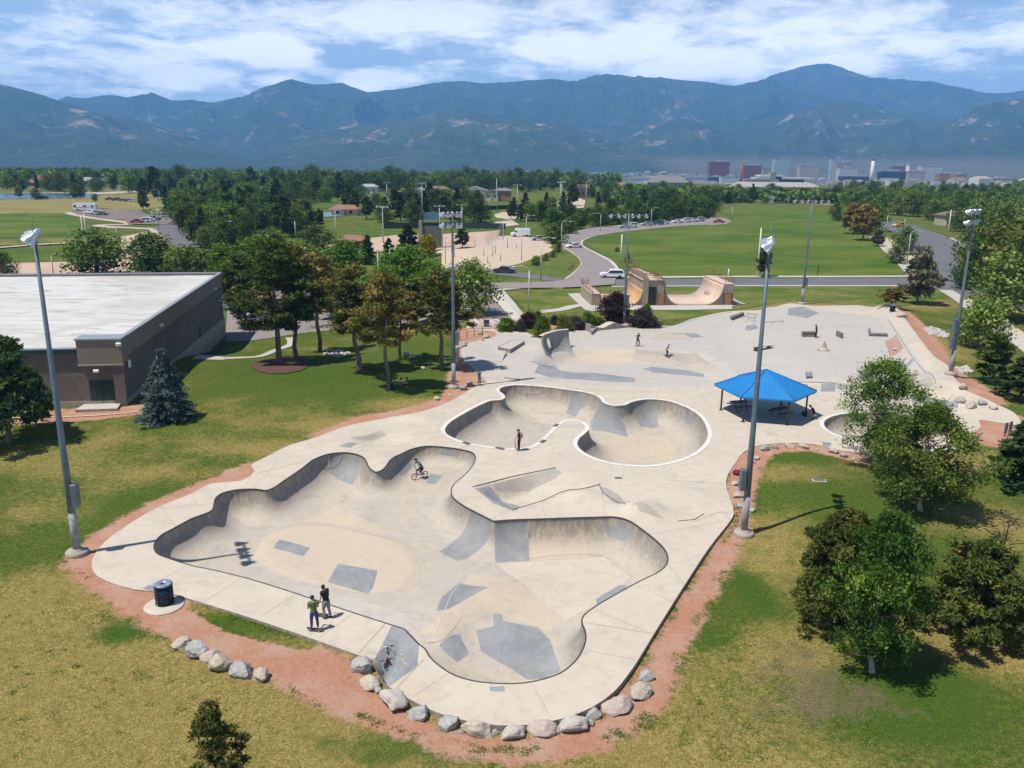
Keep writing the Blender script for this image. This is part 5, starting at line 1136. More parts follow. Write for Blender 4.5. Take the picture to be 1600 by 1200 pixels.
strip('gravel_path', [(130, 313), (122, 318), (98, 325), (100, 331), (130, 338), (160, 343), (205, 349), (200, 351), (158, 352), (160, 354), (215, 357), (245, 359), (200, 372)], 4.5, M_PATH, .12)
strip('gravel_path', [(-40, 391), (60, 383), (112, 380), (190, 371)], 3., M_PATH, .12)
sheet('gravel_lot', [(118, 335), (112, 327), (190, 328), (205, 333), (232, 338), (268, 341), (272, 346), (262, 352), (200, 351), (195, 345), (160, 342)], M_LOT, .12)
strip('park_road', [(270, 318), (222, 324), (205, 329), (215, 335), (240, 338), (270, 342), (275, 348), (262, 356), (268, 362), (285, 375), (300, 388)], 8., M_ASPHD, .15)
sheet('verge', [(224, 330), (240, 325), (270, 322), (275, 336), (240, 336)], M_G3, .17)
# avenue on the right
sheet('avenue', [(1365, 348), (1392, 345), (1425, 352), (1480, 371), (1520, 392), (1640, 452), (1640, 500), (1560, 478), (1470, 432), (1420, 390), (1392, 362)], M_ASPHD, .08)
sheet('avenue_mouth', [(1420, 437), (1458, 430), (1500, 446), (1530, 460), (1500, 466), (1455, 449), (1420, 446)], M_ASPHD, .09)
strip('sidewalk', [(1355, 370), (1385, 390), (1410, 412), (1424, 427), (1432, 436)], 2.6, M_WALK, .14, .12); strip('sidewalk', [(1483, 372), (1520, 390), (1560, 408)], 2.2, M_WALK, .14, .12)
strip('sidewalk', [(1477, 454), (1500, 468), (1540, 498), (1600, 540), (1640, 570)], 2.4, M_WALK, .12, .1)
strip('lane_line', [(1395, 352), (1440, 372), (1500, 402), (1560, 436)], .25, M_PAINT, .16, smooth=False)
sheet('bare_verge', [(1490, 462), (1510, 462), (1600, 520), (1600, 536), (1540, 493)], M_SAND, .07); sheet('bare_verge', [(1370, 372), (1390, 372), (1440, 412), (1452, 430), (1432, 428), (1408, 404)], M_SAND, .08)
sheet('dry_slope', [(1235, 318), (1140, 312), (1100, 309), (1150, 306), (1260, 309), (1320, 316), (1300, 322)], M_GD, .07)
# ---------------------------------------------------------------- the block-built recreation hall
M_BRICK = bpy.data.materials.new('split_block'); M_BRICK.use_nodes = True; T = NT(M_BRICK.node_tree)
b_ = T.n('ShaderNodeBsdfPrincipled'); o_ = T.n('ShaderNodeOutputMaterial'); T.L.new(b_.outputs[0], o_.inputs[0]); uvn = T.n('ShaderNodeAttribute', attribute_name='wuv').outputs['Vector']
br = T.n('ShaderNodeTexBrick'); T.put(br.inputs['Vector'], uvn); br.inputs['Scale'].default_value = 1.; br.inputs['Brick Width'].default_value = .4; br.inputs['Row Height'].default_value = .2; br.inputs['Mortar Size'].default_value = .02
br.inputs['Color1'].default_value = (.19, .155, .13, 1); br.inputs['Color2'].default_value = (.155, .125, .108, 1); br.inputs['Mortar'].default_value = (.12, .10, .09, 1)
nn_ = T.noise(uvn, .5, 5, .7); T.put(b_.inputs['Base Color'], T.mix(T.mapr(nn_, .35, .7, 0., .6), br.outputs[0], (.10, .085, .08))); b_.inputs['Roughness'].default_value = .95
bp = T.n('ShaderNodeBump'); bp.inputs['Strength'].default_value = .8; bp.inputs['Distance'].default_value = .04; T.put(bp.inputs['Height'], T.math('ADD', br.outputs['Fac'], T.math('MULTIPLY', T.noise(uvn, 9., 3, .7), -1.5))); T.L.new(bp.outputs[0], b_.inputs['Normal'])
M_ROOF = bpy.data.materials.new('roof_membrane'); M_ROOF.use_nodes = True; T = NT(M_ROOF.node_tree); b_ = T.n('ShaderNodeBsdfPrincipled'); o_ = T.n('ShaderNodeOutputMaterial'); T.L.new(b_.outputs[0], o_.inputs[0]); tc = T.n('ShaderNodeTexCoord').outputs['Object']
sp = T.n('ShaderNodeSeparateXYZ'); T.put(sp.inputs[0], tc); seam = T.math('PINGPONG', sp.outputs[1], 1.1); c = T.mix(T.mapr(T.noise(tc, .12, 5, .65, .5), .4, .7), (.50, .49, .465), (.40, .385, .35)); c = T.mix(T.mapr(T.noise(T.vscale(tc, (.5, 1.5, 1)), .35, 5, .7, .6), .50, .72, 0., .75), c, (.24, .20, .145))
c = T.mix(T.math('MULTIPLY', T.mapr(seam, .0, .12, 1., 0.), .6), c, (.25, .24, .225)); T.put(b_.inputs['Base Color'], c); b_.inputs['Roughness'].default_value = .7
M_TAUPE = mat('stucco_taupe', (.235, .19, .145), (.20, .16, .125), .5, .9); M_FND = mat('foundation', (.34, .30, .25), (.28, .25, .21), .8, .95); M_TRIMG = mat('green_trim', (.03, .075, .07), None, rough=.5); M_CAP = mat('metal_cap', (.30, .31, .33), None, rough=.45, metal=.3)
M_DOORG = mat('green_door', (.012, .035, .03), (.018, .045, .038), 1., .6); M_BLACK = mat('black_metal', (.02, .02, .022), None, rough=.5); M_WHITEP = mat('white_fitting', (.7, .7, .7), None, rough=.5); M_BROWNM = mat('brown_strip', (.16, .125, .10), None, rough=.6)
def wall_quad(mb_v, a, b, z0, z1): pass
def uvwall(name, a, b, z0a, z0b, z1a, z1b, m_, parent, thick=.25):
    """wall slab from a to b (xy) with brick coordinates; outer face on the right-hand side of a->b"""
    a, b = np.asarray(a)[:2], np.asarray(b)[:2]; L = np.linalg.norm(b-a); d = (b-a)/L; n = np.array([d[1], -d[0]]); i = -n*thick
    V = [(*a, z0a), (*b, z0b), (*b, z1b), (*a, z1a), (*(a+i), z0a), (*(b+i), z0b), (*(b+i), z1b), (*(a+i), z1a)]
    F = [(0, 1, 2, 3), (5, 4, 7, 6), (3, 2, 6, 7), (1, 5, 6, 2), (4, 0, 3, 7), (4, 5, 1, 0)]
    me = mesh_np(name, V, F, m_); at = me.attributes.new('wuv', 'FLOAT_VECTOR', 'POINT'); us = [0, L, L, 0, 0, L, L, 0]; at.data.foreach_set('vector', np.array([(us[k], V[k][2], 0.) for k in range(8)], np.float32).ravel())
    return link(name, me, parent)
C0 = np.array([-35.9, 73.9]); C1 = np.array([-42.8, 121.]); sd_ = (C1-C0)/np.linalg.norm(C1-C0); fd_ = np.array([-sd_[1], sd_[0]]); outn = -fd_
C2 = C0+fd_*46; C3 = C1+fd_*46
hall = empty('recreation_hall', (0, 0, 0), 0, 'long dark block building with a white flat roof and tan upper band', 'building')
ZT = 6.1; zf1 = lawn_z(C1[None])[0]-.3
uvwall('side_wall', C0, C1, -.4, zf1, 4.25, 4.25, M_BRICK, hall)
uvwall('upper_band', C0+outn*.10-sd_*.0, C1+outn*.10, 4.25, 4.25, ZT, ZT, M_TAUPE, hall, .35)
uvwall('band_trim', C0+outn*.16, C1+outn*.16, 4.17, 4.17, 4.25, 4.25, M_BROWNM, hall, .2)
uvwall('foundation', C0+outn*.12, C1+outn*.12, -.6, zf1-.6, .45, zf1+2.9, M_FND, hall, .3)
uvwall('front_wall', C2, C0, -.4, -.4, 5.1, 5.1, M_BRICK, hall)
uvwall('foundation', C2-sd_*.06, C0-sd_*.06, -.6, -.6, .42, .42, M_FND, hall, .2)
uvwall('fascia', C2-sd_*.12, C0+fd_*3.7-sd_*.12, 4.95, 4.95, 5.35, 5.35, M_TRIMG, hall, .3)
uvwall('back_wall', C1, C3, zf1, zf1, ZT, ZT, M_TAUPE, hall); 
mb = MB(); q = [C0+outn*.25-sd_*.02, C1+outn*.25+sd_*.1]; mb.prism([C0+outn*.22, C1+outn*.22, C1-outn*.25, C0-outn*.25], ZT, ZT+.12); mb.build('coping', M_CAP, hall)
mb = MB(); mb.prism([C1+outn*.2+sd_*.1, C3+sd_*.1, C3-sd_*.3, C1+outn*.2-sd_*.3], ZT-.02, ZT+.16); mb.build('coping', M_CAP, hall)
mb = MB(); mb.prism([C2-sd_*.3, C0+fd_*3.7-sd_*.3, C0+fd_*3.7+sd_*.2, C2+sd_*.2], 5.36, 5.46); mb.build('coping', M_CAP, hall)
zr = [5.42, 5.42, 5.75, 5.75]
rf = obj_from('roof', [(*C0, 5.42), (*C1, 5.85), (*C3, 5.85), (*C2, 5.42)], [(0, 1, 2, 3)], M_ROOF, hall)
# tan corner block over the door
mb = MB(); pa_0 = C0+outn*.25-sd_*.35; pb_0 = C0+fd_*3.6-sd_*.35; mb.prism([pa_0, pb_0, pb_0+sd_*1.6, pa_0+sd_*1.6], 3.95, ZT+.1); mb.build('corner_block', M_TAUPE, hall)
mb = MB(); mb.prism([C0+outn*.33-sd_*.45, C0+fd_*3.7-sd_*.45, C0+fd_*3.7+sd_*1.7, C0+outn*.33+sd_*1.7], ZT+.1, ZT+.22); mb.build('coping', M_CAP, hall)
mb = MB(); mb.prism([C0+outn*.30-sd_*.42, C0+fd_*3.66-sd_*.42, C0+fd_*3.66-sd_*.1, C0+outn*.30-sd_*.1], 3.82, 3.94); mb.build('ledge', M_FND, hall)
uvwall('corner_pier', C0+fd_*.75-sd_*.3, C0+outn*.22-sd_*.3, -.4, -.4, 3.82, 3.82, M_BRICK, hall, .3)
dr = uvwall('door', C0+fd_*3.0-sd_*.05, C0+fd_*.85-sd_*.05, .2, .2, 2.35, 2.35, M_DOORG, hall, .06)
mb = MB(); p_ = C0+fd_*3.05-sd_*.1; mb.tube([(*(C0+fd_*1.93-sd_*.12), .2), (*(C0+fd_*1.93-sd_*.12), 2.35)], .025, 4); mb.build('door_seam', M_BLACK, dr)
mb = MB(); mb.prism([C0+fd_*.4-sd_*.1, C0+fd_*3.6-sd_*.1, C0+fd_*3.8-sd_*1.9, C0+fd_*.2-sd_*1.9], -.2, .16); mb.build('door_step', M_WALK, hall)
mb = MB(); mb.prism([C0+fd_*9.5-sd_*.2, C0+fd_*10-sd_*.2, C0+fd_*10-sd_*.05, C0+fd_*9.5-sd_*.05], .4, 4.95); mb.build('downpipe', M_TRIMG, hall)
for t, z in ((13., 5.0), (41.5, 4.7)):
    mb = MB(); c = C0+sd_*t+outn*.35; mb.box((c[0], c[1], z), (.35, .4, .28), 0, 0, .04); mb.build('wall_lamp', M_WHITEP, hall)
mb = MB(); c = C0+fd_*2.1-sd_*.45; mb.box((c[0], c[1], 3.35), (.5, .25, .25), 0, 0, .04); mb.build('wall_lamp', M_WHITEP, hall)
mb = MB(); c = C0+fd_*.1-sd_*.5+outn*.2; mb.box((c[0], c[1], 5.8), (.45, .45, .3), .5, 0, .05); mb.build('wall_lamp', M_WHITEP, hall)
mb = MB(); c = C0+sd_*1.6+outn*.2; mb.box((c[0], c[1], 3.5), (.1, .5, .7), 0, 0, .02); mb.build('meter_box', M_WHITEP, hall)
sdn = uvwall('side_door', C0+sd_*31.2+outn*.04, C0+sd_*32.3+outn*.04, lawn_z((C0+sd_*31)[None])[0]+.9, lawn_z((C0+sd_*32)[None])[0]+.9, 1.3, 1.3, M_DOORG, hall, .05)
# stair rail by the side door
mb = MB(); base = C0+sd_*30+outn*1.2
for k in range(6):
    p = base+sd_*k*1.3+outn*.4; z = lawn_z(p[None])[0]; mb.tube([(*p, z), (*p, z+1.5)], .03, 5)
p0 = base+outn*.4; p1 = base+sd_*6.5+outn*.4; mb.tube([(*p0, lawn_z(p0[None])[0]+1.5), (*p1, lawn_z(p1[None])[0]+1.5)], .03, 5); mb.tube([(*p0, lawn_z(p0[None])[0]+.8), (*p1, lawn_z(p1[None])[0]+.8)], .03, 5)
tag(mb.build('handrail', M_BLACK), 'black steel handrail by the side door of the block building', 'handrail')

# ---------------------------------------------------------------- wooden ramp structure with mini ramp, tower and vert half-pipe
M_SKIN = mat('ramp_skin_orange', (.52, .29, .13), (.57, .36, .20), .5, .6, fine=(.44, .26, .14), fscale=2.); M_SKINP = mat('ramp_skin_pale', (.56, .41, .31), (.60, .48, .39), .4, .6, fine=(.48, .34, .26), fscale=2.)
M_PANEL = mat('ramp_panel_tan', (.33, .27, .20), (.28, .23, .175), 1., .85); M_PANELD = mat('ramp_panel_dark', (.20, .165, .135), (.16, .13, .11), 1.5, .85); M_RAILR = mat('rail_rust', (.19, .095, .05), (.24, .13, .075), 2., .8); M_DOORO = mat('orange_door', (.32, .17, .07), None, rough=.7)
rl = np.array([P(924, 478), P(1144, 477)]); ro = rl[0][:2]; xd = rl[1][:2]-ro; RLEN = np.linalg.norm(xd); rz = math.atan2(xd[1], xd[0]); rb = P(901, 461)[:2]; RD = 10.5
K = RLEN/22.7
ramp = empty('skate_ramp', (ro[0], ro[1], lawn_z(ro[None])[0]+.13), rz, 'wooden half-pipe structure with orange riding surface, tower and rusty railings', 'skate ramp')
def rx(v_): return v_*K
def curve_skin(name, pts, m_, y0=0., y1=RD, th=.10):
    mb = MB(); n = len(pts); V = []
    for x, z in pts: V += [(rx(x), y0, z), (rx(x), y1, z)]
    F = [(2*i, 2*i+2, 2*i+3, 2*i+1) for i in range(n-1)]; mb.add(V, F, 0, True)
    o = mb.build(name, m_, ramp); s = o.modifiers.new('thick', 'SOLIDIFY'); s.thickness = th; s.offset = 0; return o
def side_panel(name, pts, m_, y, th=.08):
    """panel under a curve; pts top outline x,z from left to right"""
    mb = MB(); poly = [(rx(x), z) for x, z in pts]+[(rx(pts[-1][0]), 0), (rx(pts[0][0]), 0)]; mb.extrude_profile(poly, y, y+th); return mb.build(name, m_, ramp)
def arc(x0, x1, h, n=12, up=True):   # quarter ellipse from flat at x0 to lip at x1
    return [(x0+(x1-x0)*math.sin(t), h*(1-math.cos(t))) for t in np.linspace(0, math.pi/2*.97, n)]
mini = [(x, z+.06) for x, z in arc(3.4, 1.4, 1.7)[::-1]]+[(4.6, .06), (6.0, .06)]+[(x, z+.06) for x, z in arc(6.1, 8.1, 2.5)]
vert = [(x, z+.06) for x, z in arc(14.2, 11.6, 3.3)[::-1]]+[(16.5, .06), (18.0, .06)]+[(x, z+.06) for x, z in arc(18.3, 21.1, 3.3)]
curve_skin('mini_ramp_skin', mini, M_SKIN); curve_skin('vert_ramp_skin', vert, M_SKINP)
curve_skin('vert_wall_skin', [(x+(.02), z+.02) for x, z in vert[-9:-1]], M_SKIN, 1.0, RD-.1, .03)
for y in (-.09, RD+.01): side_panel('side_panel', mini[:], M_PANELD, y); side_panel('side_panel', vert[:], M_PANELD, y)
mb = MB(); mb.box((rx(.68), RD/2, .92), (rx(1.38), RD, 1.84)); mb.build('platform', M_PANEL, ramp); mb = MB(); mb.box((rx(.68), RD/2, 1.88), (rx(1.5), RD+.1, .08)); mb.build('deck', M_SKINP, ramp)
mb = MB(); mb.box((rx(21.95), RD/2, 1.66), (rx(1.6), RD-.02, 3.32)); mb.build('platform', M_PANELD, ramp); mb = MB(); mb.box((rx(21.95), RD/2, 3.37), (rx(1.75), RD+.1, .10)); mb.build('deck', M_SKINP, ramp)
mb = MB(); mb.box((rx(21.95), -.08, 2.6), (rx(1.62), .1, 1.3)); mb.build('siding', M_PANEL, ramp)
mb = MB(); mb.box((rx(21.9), -.12, .95), (rx(1.1), .08, 1.8)); mb.build('hatch', M_DOORO, ramp)
mb = MB(); mb.box((rx(9.85), RD/2, 2.0), (rx(3.3), RD, 4.0)); mb.build('tower', M_PANEL, ramp); mb = MB(); mb.box((rx(8.5), -.12, 2.2), (rx(.9), .14, 4.4)); mb.build('pier', M_PANEL, ramp)
mb = MB(); mb.box((rx(9.65), -.1, 1.55), (rx(1.2), .12, 2.9)); mb.build('doorway', M_BLACK, ramp); mb = MB(); mb.box((rx(11.1), -.14, .95), (rx(.85), .10, 1.8)); mb.build('hatch', M_DOORO, ramp)
mb = MB(); mb.box((rx(9.2), .02, 4.06), (rx(2.4), .3, .14)); mb.box((rx(9.5), RD/2, 4.05), (rx(3.0), RD, .1)); mb.build('deck', M_SKINP, ramp)
mb = MB(); mb.extrude_profile([(rx(8.2), 4.1), (rx(9.4), 4.1), (rx(9.4), 4.75), (rx(8.2), 4.75)], 5.5, RD-.3); mb.build('parapet', M_PANEL, ramp)
mb = MB(); mb.extrude_profile([(rx(8.2), 4.1), (rx(8.6), 4.1), (rx(8.6), 5.3), (rx(8.2), 5.1)], -.1, 5.4); mb.build('parapet', M_PANEL, ramp)
mb = MB(); V = [(rx(10.4), -.1, 4.1), (rx(11.6), -.1, 3.3), (rx(11.6), RD, 3.3), (rx(10.4), RD, 4.1)]; mb.add(V, [(0, 1, 2, 3)]); o = mb.build('sloped_roof', M_PANEL, ramp); s = o.modifiers.new('t', 'SOLIDIFY'); s.thickness = .12
def rail(name, pts, h=1.05, step=1.4, r=.045, bars=3):
    mb = MB(); pts = [np.array(p, float) for p in pts]
    for a, b in zip(pts[:-1], pts[1:]):
        L = np.linalg.norm(b-a); n = max(1, round(L/step))
        for i in range(n+1): p = a+(b-a)*i/n; mb.tube([p, p+[0, 0, h]], r, 5)
        for k in range(bars): z = h*(k+1)/bars; mb.tube([a+[0, 0, z], b+[0, 0, z]], r*.85, 5)
    return mb.build(name, M_RAILR, ramp)
rail('railing', [(rx(1.3), 0, 1.9), (rx(.05), 0, 1.9), (rx(.05), RD, 1.9), (rx(1.3), RD, 1.9)])
rail('railing', [(rx(21.3), 0, 3.4), (rx(22.75), 0, 3.4), (rx(22.75), RD, 3.4), (rx(21.3), RD, 3.4)])
rail('railing', [(rx(8.2), 0, 4.1), (rx(8.2), RD, 4.1), (rx(9.9), RD, 4.1)]); rail('railing', [(rx(8.7), -.1, 4.1), (rx(10.4), -.1, 4.1), (rx(11.7), -.1, 3.0)]); rail('railing', [(rx(10.3), 2, 4.1), (rx(11.5), 2, 3.3)]); rail('railing', [(rx(10.3), 5, 4.1), (rx(11.5), 5, 3.3)]); rail('railing', [(rx(9.0), RD-.2, 4.7), (rx(7.9), RD-.2, 4.7)], 1.3); rail('railing', [(rx(7.6), RD-3, 2.6), (rx(8.2), RD-3, 3.8)])
mb = MB(); mb.box((rx(20.5), RD*.62, 2.2), (.05, 1.6, .7)); 
lb = curve_skin('patch_panel', [(x-.03, z+.03) for x, z in vert[-7:-4]], mat('patch_board', (.36, .28, .21), None, rough=.8), 4.2, 6.8, .03)

# ---------------------------------------------------------------- blue pavilion
M_BLUE = mat('roof_blue', (.006, .15, .40), (.010, .17, .44), .8, .5, spec=.4, fine=(.02, .19, .46), fscale=5.); M_POST = mat('post_dark', (.045, .04, .045), (.09, .08, .08), 6., .6)
pc = np.array([23.15, 73.2]); PZ = slab_z(pc[None])[0]
pav = empty('picnic_pavilion', (pc[0], pc[1], PZ), 0, 'six-sided shade pavilion with a bright blue ribbed metal roof', 'pavilion')
angs = [R(167+60*i) for i in range(6)]; RR, EZ, AZ = 4.5, 2.45, 4.15
cor = [np.array([RR*math.cos(a), RR*math.sin(a), EZ]) for a in angs]; ap = np.array([0, 0, AZ])
mb = MB()
for i in range(6):
    a, b = cor[i], cor[(i+1) % 6]; mb.add([a, b, ap], [(0, 1, 2)]); mb.add([a-[0, 0, .16], b-[0, 0, .16], b, a], [(0, 1, 2, 3)]); mb.add([a-[0, 0, .1], b-[0, 0, .1], ap-[0, 0, .1]], [(2, 1, 0)])
mb.build('roof', M_BLUE, pav)
mb = MB()
for i in range(6):
    a, b = cor[i], cor[(i+1) % 6]; n = 11
    mb.tube([a*1.004+[0, 0, .02], ap+[0, 0, .02]], .05, 5)
    for k in range(1, n):
        t = k/n; e = a+(b-a)*t; s = 1-abs(2*t-1); top = e+(ap-(a+b)/2)*s*.995; mb.tube([e+[0, 0, .015], top+[0, 0, .015]], .022, 4, sm=False)
mb.build('roof_ribs', M_BLUE, pav)
for i in range(6):
    x, y = 3.75*math.cos(angs[i]), 3.75*math.sin(angs[i]); mb = MB(); mb.tube([(x, y, 0), (x, y, 2.75)], .085, 8); p = mb.build('post', M_POST, pav); mb = MB(); mb.box((x, y, .02), (.32, .32, .03)); mb.build('base_plate', M_BLACK, p)
mb = MB()
for i in range(6):
    a, b = angs[i], angs[(i+1) % 6]; mb.tube([(3.75*math.cos(a), 3.75*math.sin(a), 2.62), (3.75*math.cos(b), 3.75*math.sin(b), 2.62)], .06, 6)
mb.build('ring_beam', M_POST, pav)
def table(x, y, rz_, lab):
    t = empty('picnic_table', (x, y, PZ), rz_, lab, 'table', 'picnic tables under the pavilion'); mb = MB(); mb.box((0, 0, .74), (1.7, .75, .05), 0, 0, .01); mb.build('table_top', M_POST, t)
    for s in (-1, 1): mb = MB(); mb.box((0, s*.68, .44), (1.7, .28, .05), 0, 0, .01); mb.build('seat', M_POST, t)
    for s in (-1, 1): mb = MB(); mb.tube([(s*.55, -.6, 0), (s*.55, -.25, .72), (s*.55, .25, .72), (s*.55, .6, 0)], .03, 5); mb.tube([(s*.55, -.7, .4), (s*.55, .7, .4)], .025, 5); mb.build('leg', M_BLACK, t)
table(pc[0]-1.9, pc[1]+1.2, .3, 'dark picnic table under the blue pavilion roof, farther in'); table(pc[0]+1.3, pc[1]-.9, .5, 'dark picnic table near the front posts of the pavilion')

# ---------------------------------------------------------------- curved wall with the round hole
def hole_wall():
    lz = 2.15; lip = smooth_loop(np.array([P(846, 525, lz)[:2]+[.2, -.3], P(850, 524, lz)[:2], P(859, 520.5, lz)[:2], P(873, 517, lz)[:2], P(889, 515.5, lz)[:2]]), .25, closed=False)
    s = np.concatenate([[0], np.cumsum(np.linalg.norm(np.diff(lip, axis=0), axis=1))]); L = s[-1]
    tgt = P(930, 570)[:2]
    def at(u): p = np.array([np.interp(u, s, lip[:, 0]), np.interp(u, s, lip[:, 1])]); q = np.array([np.interp(min(L, u+.05), s, lip[:, 0]), np.interp(min(L, u+.05), s, lip[:, 1])]); q0 = np.array([np.interp(max(0, u-.05), s, lip[:, 0]), np.interp(max(0, u-.05), s, lip[:, 1])]); t = (q-q0)/np.linalg.norm(q-q0); n = np.array([t[1], -t[0]]); return p, n if n@(tgt-p) > 0 else -n
    def at_s(u):
        k = [at(min(L, max(0, u+d))) for d in (-.8, -.4, 0, .4, .8)]; n = sum(q[1] for q in k); return k[2][0], n/np.linalg.norm(n)
    Rr = 2.5; TV = 3.75   # v from 0 lip down the arc to TV
    hc = np.array([L*.36, 1.25]); el = np.array([(hc[0]+.50*math.cos(a), hc[1]+.82*math.sin(a)) for a in np.linspace(0, 2*math.pi, 28, endpoint=False)])
    g = np.array([(a, b) for a in np.linspace(.3, L-.3, 16) for b in np.linspace(.25, TV-.2, 12)]); g = g[np.linalg.norm((g-hc)/[.62, .95], axis=1) > 1.1]
    bd = resample(np.array([(0, 0), (L, 0), (L, TV), (0, TV)]), .3); V, F = cdt(g, [bd, el]); F = F[~inside(V[F].mean(1), el)]
    def front(u, v_):
        p, n = at_s(u); th = max(0, v_-.35)/Rr; th = min(th, 1.42); x = Rr*(1-math.cos(th)); z = lz-min(v_, .35)-Rr*math.sin(th); flare = 1+.25*max(0, (u/L-.6)); return np.array([*(p+n*x*flare), z-.42*(v_/TV)**3])
    def back(u, v_): q = front(u, v_); p, n = at_s(u); return np.array([*(q[:2]-n*.22), q[2]-.02])
    fr = np.array([front(u, v_) for u, v_ in V]); bk = np.array([back(u, v_) for u, v_ in V]); N = len(V)
    Fs = [tuple(f) for f in F]+[tuple(int(i)+N for i in f[::-1]) for f in F]; key = {tuple(np.round(q, 4)): i for i, q in enumerate(V)}
    def idx(q): return int(np.argmin(((V-q)**2).sum(1)))
    for lp in (bd, el):
        ii = [idx(q) for q in lp]
        for k in range(len(ii)): a, b = ii[k], ii[(k+1) % len(ii)]; Fs.append((a, b, b+N, a+N))
    mb = MB(); mb.add(list(fr)+list(bk), Fs, 0, True); o = mb.build('curved_wall', concrete('concrete_wall_grey', (.33, .33, .33), (.29, .30, .31), (.25, .25, .25), .5, .8)); o.data.polygons.foreach_set('use_smooth', np.ones(len(o.data.polygons), bool))
    me_ = o.modifiers.new('e', 'EDGE_SPLIT'); me_.split_angle = R(40)
    tag(o, 'tall curved concrete wall pierced by a round hole', 'skate wall')
    mb = MB(); pts = [at_s(u) for u in np.linspace(0, L, 14)]; V2 = []
    for p, n in pts: V2 += [(*(p+n*.04), lz+.06), (*(p-n*.5), lz+.06), (*(p+n*.04), lz-.02), (*(p-n*.5), lz-.3)]
    F2 = []
    for i in range(len(pts)-1):
        b = 4*i; F2 += [(b, b+4, b+5, b+1), (b+2, b+3, b+7, b+6), (b, b+2, b+6, b+4), (b+1, b+5, b+7, b+3)]
    mb.add(V2, F2); mb.build('wall_cap', M_CONC, o)
hole_wall()
# ---------------------------------------------------------------- floodlight masts
M_ALU = mat('lamp_aluminium', (.62, .63, .65), (.42, .44, .48), 2., .3, .75); M_LENS = mat('lamp_glass', (.50, .46, .36), (.35, .36, .38), 6., .15, .2); M_STICK = mat('sticker_band', (.22, .25, .28), (.45, .40, .40), 5., .7, fine=(.13, .15, .18), fscale=14.)
def mast(px, top, lab, group, cross=0., tiers=2, n=4, boxes=1, boxside=1, pad=True, r=.21, width=2.8, hs=1.):
    b = G(*px); lo, hi = 3., 40.; z0 = b[2]
    for _ in range(30):
        m_ = (lo+hi)/2
        if pix(b+[0, 0, m_])[1] > top: lo = m_
        else: hi = m_
    H = lo; e = empty('floodlight_mast', b, 0, lab, 'floodlight mast', group)
    mb = MB(); mb.tube([(0, 0, .25), (0, 0, H*.33), (0, 0, H*.34), (0, 0, H*.66), (0, 0, H*.665), (0, 0, H)], [r, r*.87, r*.82, r*.66, r*.60, r*.45], 14); mb.build('pole', M_GALV, e)
    mb = MB(); mb.tube([(0, 0, .3), (0, 0, 2.6)], [r*1.03, r*.98], 14); mb.build('sticker_band', M_STICK, e)
    if pad: mb = MB(); mb.lathe([(.62, -.2), (.62, .20), (.56, .26), (r*1.5, .28), (r*1.5, .36), (r*1.05, .38)], n=24); mb.build('footing', M_FND, e)
    rr = cross+math.pi/2*boxside*0
    for k in range(boxes):
        mb = MB(); z = 3.4+k*1.75 if boxes > 1 else 3.7; mb.box((boxside*(r+.16), -.05, z), (.34, .46, 1.35), 0, 0, .03); mb.box((boxside*(r-.0), -.05, z+.4), (.2, .1, .08)); mb.box((boxside*(r+.0), -.05, z-.4), (.2, .1, .08)); bx = mb.build('control_box', M_GALV, e)
    c, s = math.cos(cross), math.sin(cross); zt = H
    for t in range(tiers):
        z = zt-.2-t*1.05; mb = MB(); mb.box((0, 0, z), (width, .12, .12), cross); mb.build('crossarm', M_GALV, e)
        for i in range(n):
            x = (i-(n-1)/2)*width/max(1, n-1)*.92; px_, py_ = x*c, x*s; side = 1
            aim = Vector((-s*.75*side+c*.25*((i % 2)*2-1), c*.75*side, -.75)).normalized()*-1
            h = empty('lamp_head', (px_, py_, z-.05), 0); h.parent = e
            mb = MB(); prof = [(.06, .36), (.11, .30), (.13, .18), (.24, .03), (.29, -.11), (.30, -.14)]; mb.lathe([(a*hs, b_*hs) for a, b_ in prof], (0, 0, 0), 16, axis=aim); o = mb.build('floodlight', M_ALU, e, (px_+aim.x*-.2, py_+aim.y*-.2, z-.05+aim.z*-.1))
            mb = MB(); mb.lathe([(.285*hs, -.145*hs), (.02, -.17*hs)], (0, 0, 0), 14, axis=aim); mb.build('lens', M_LENS, o)
            bpy.data.objects.remove(h)
    mb = MB(); mb.tube([(0, 0, H-.3), (0, 0, H+.9)], .02, 4); mb.build('lightning_rod', M_GALV, e)
    return e
FG = 'floodlight masts round the skatepark'
mast((121, 866), 362, 'tall floodlight mast at the corner of the front bowl, by the blue barrel', FG, R(116), 1, 4, 1, 1, width=3.3, hs=1.35)
mast((1162, 836), 374, 'tall floodlight mast at the lawn edge in front of the blue pavilion', FG, R(74), 1, 4, 1, -1, width=3.3, hs=1.35)
mast((709, 606), 330, 'tall floodlight mast beside the clover bowl and the olive pine', FG, R(30), 2, 5, 2, 1, width=2.1)
mast((1485, 585), 326, 'tall floodlight mast on the far lawn edge by the red gravel bed', FG, R(35), 2, 5, 2, -1, width=2.1)
mast((975, 509), 334, 'tall floodlight mast rising out of the purple bush', FG, R(4), 1, 6, 1, 1, width=5.2)
mast((1253, 475), 312, 'tall floodlight mast behind the far edge of the street plaza', FG, R(4), 1, 6, 1, 1, width=6.)

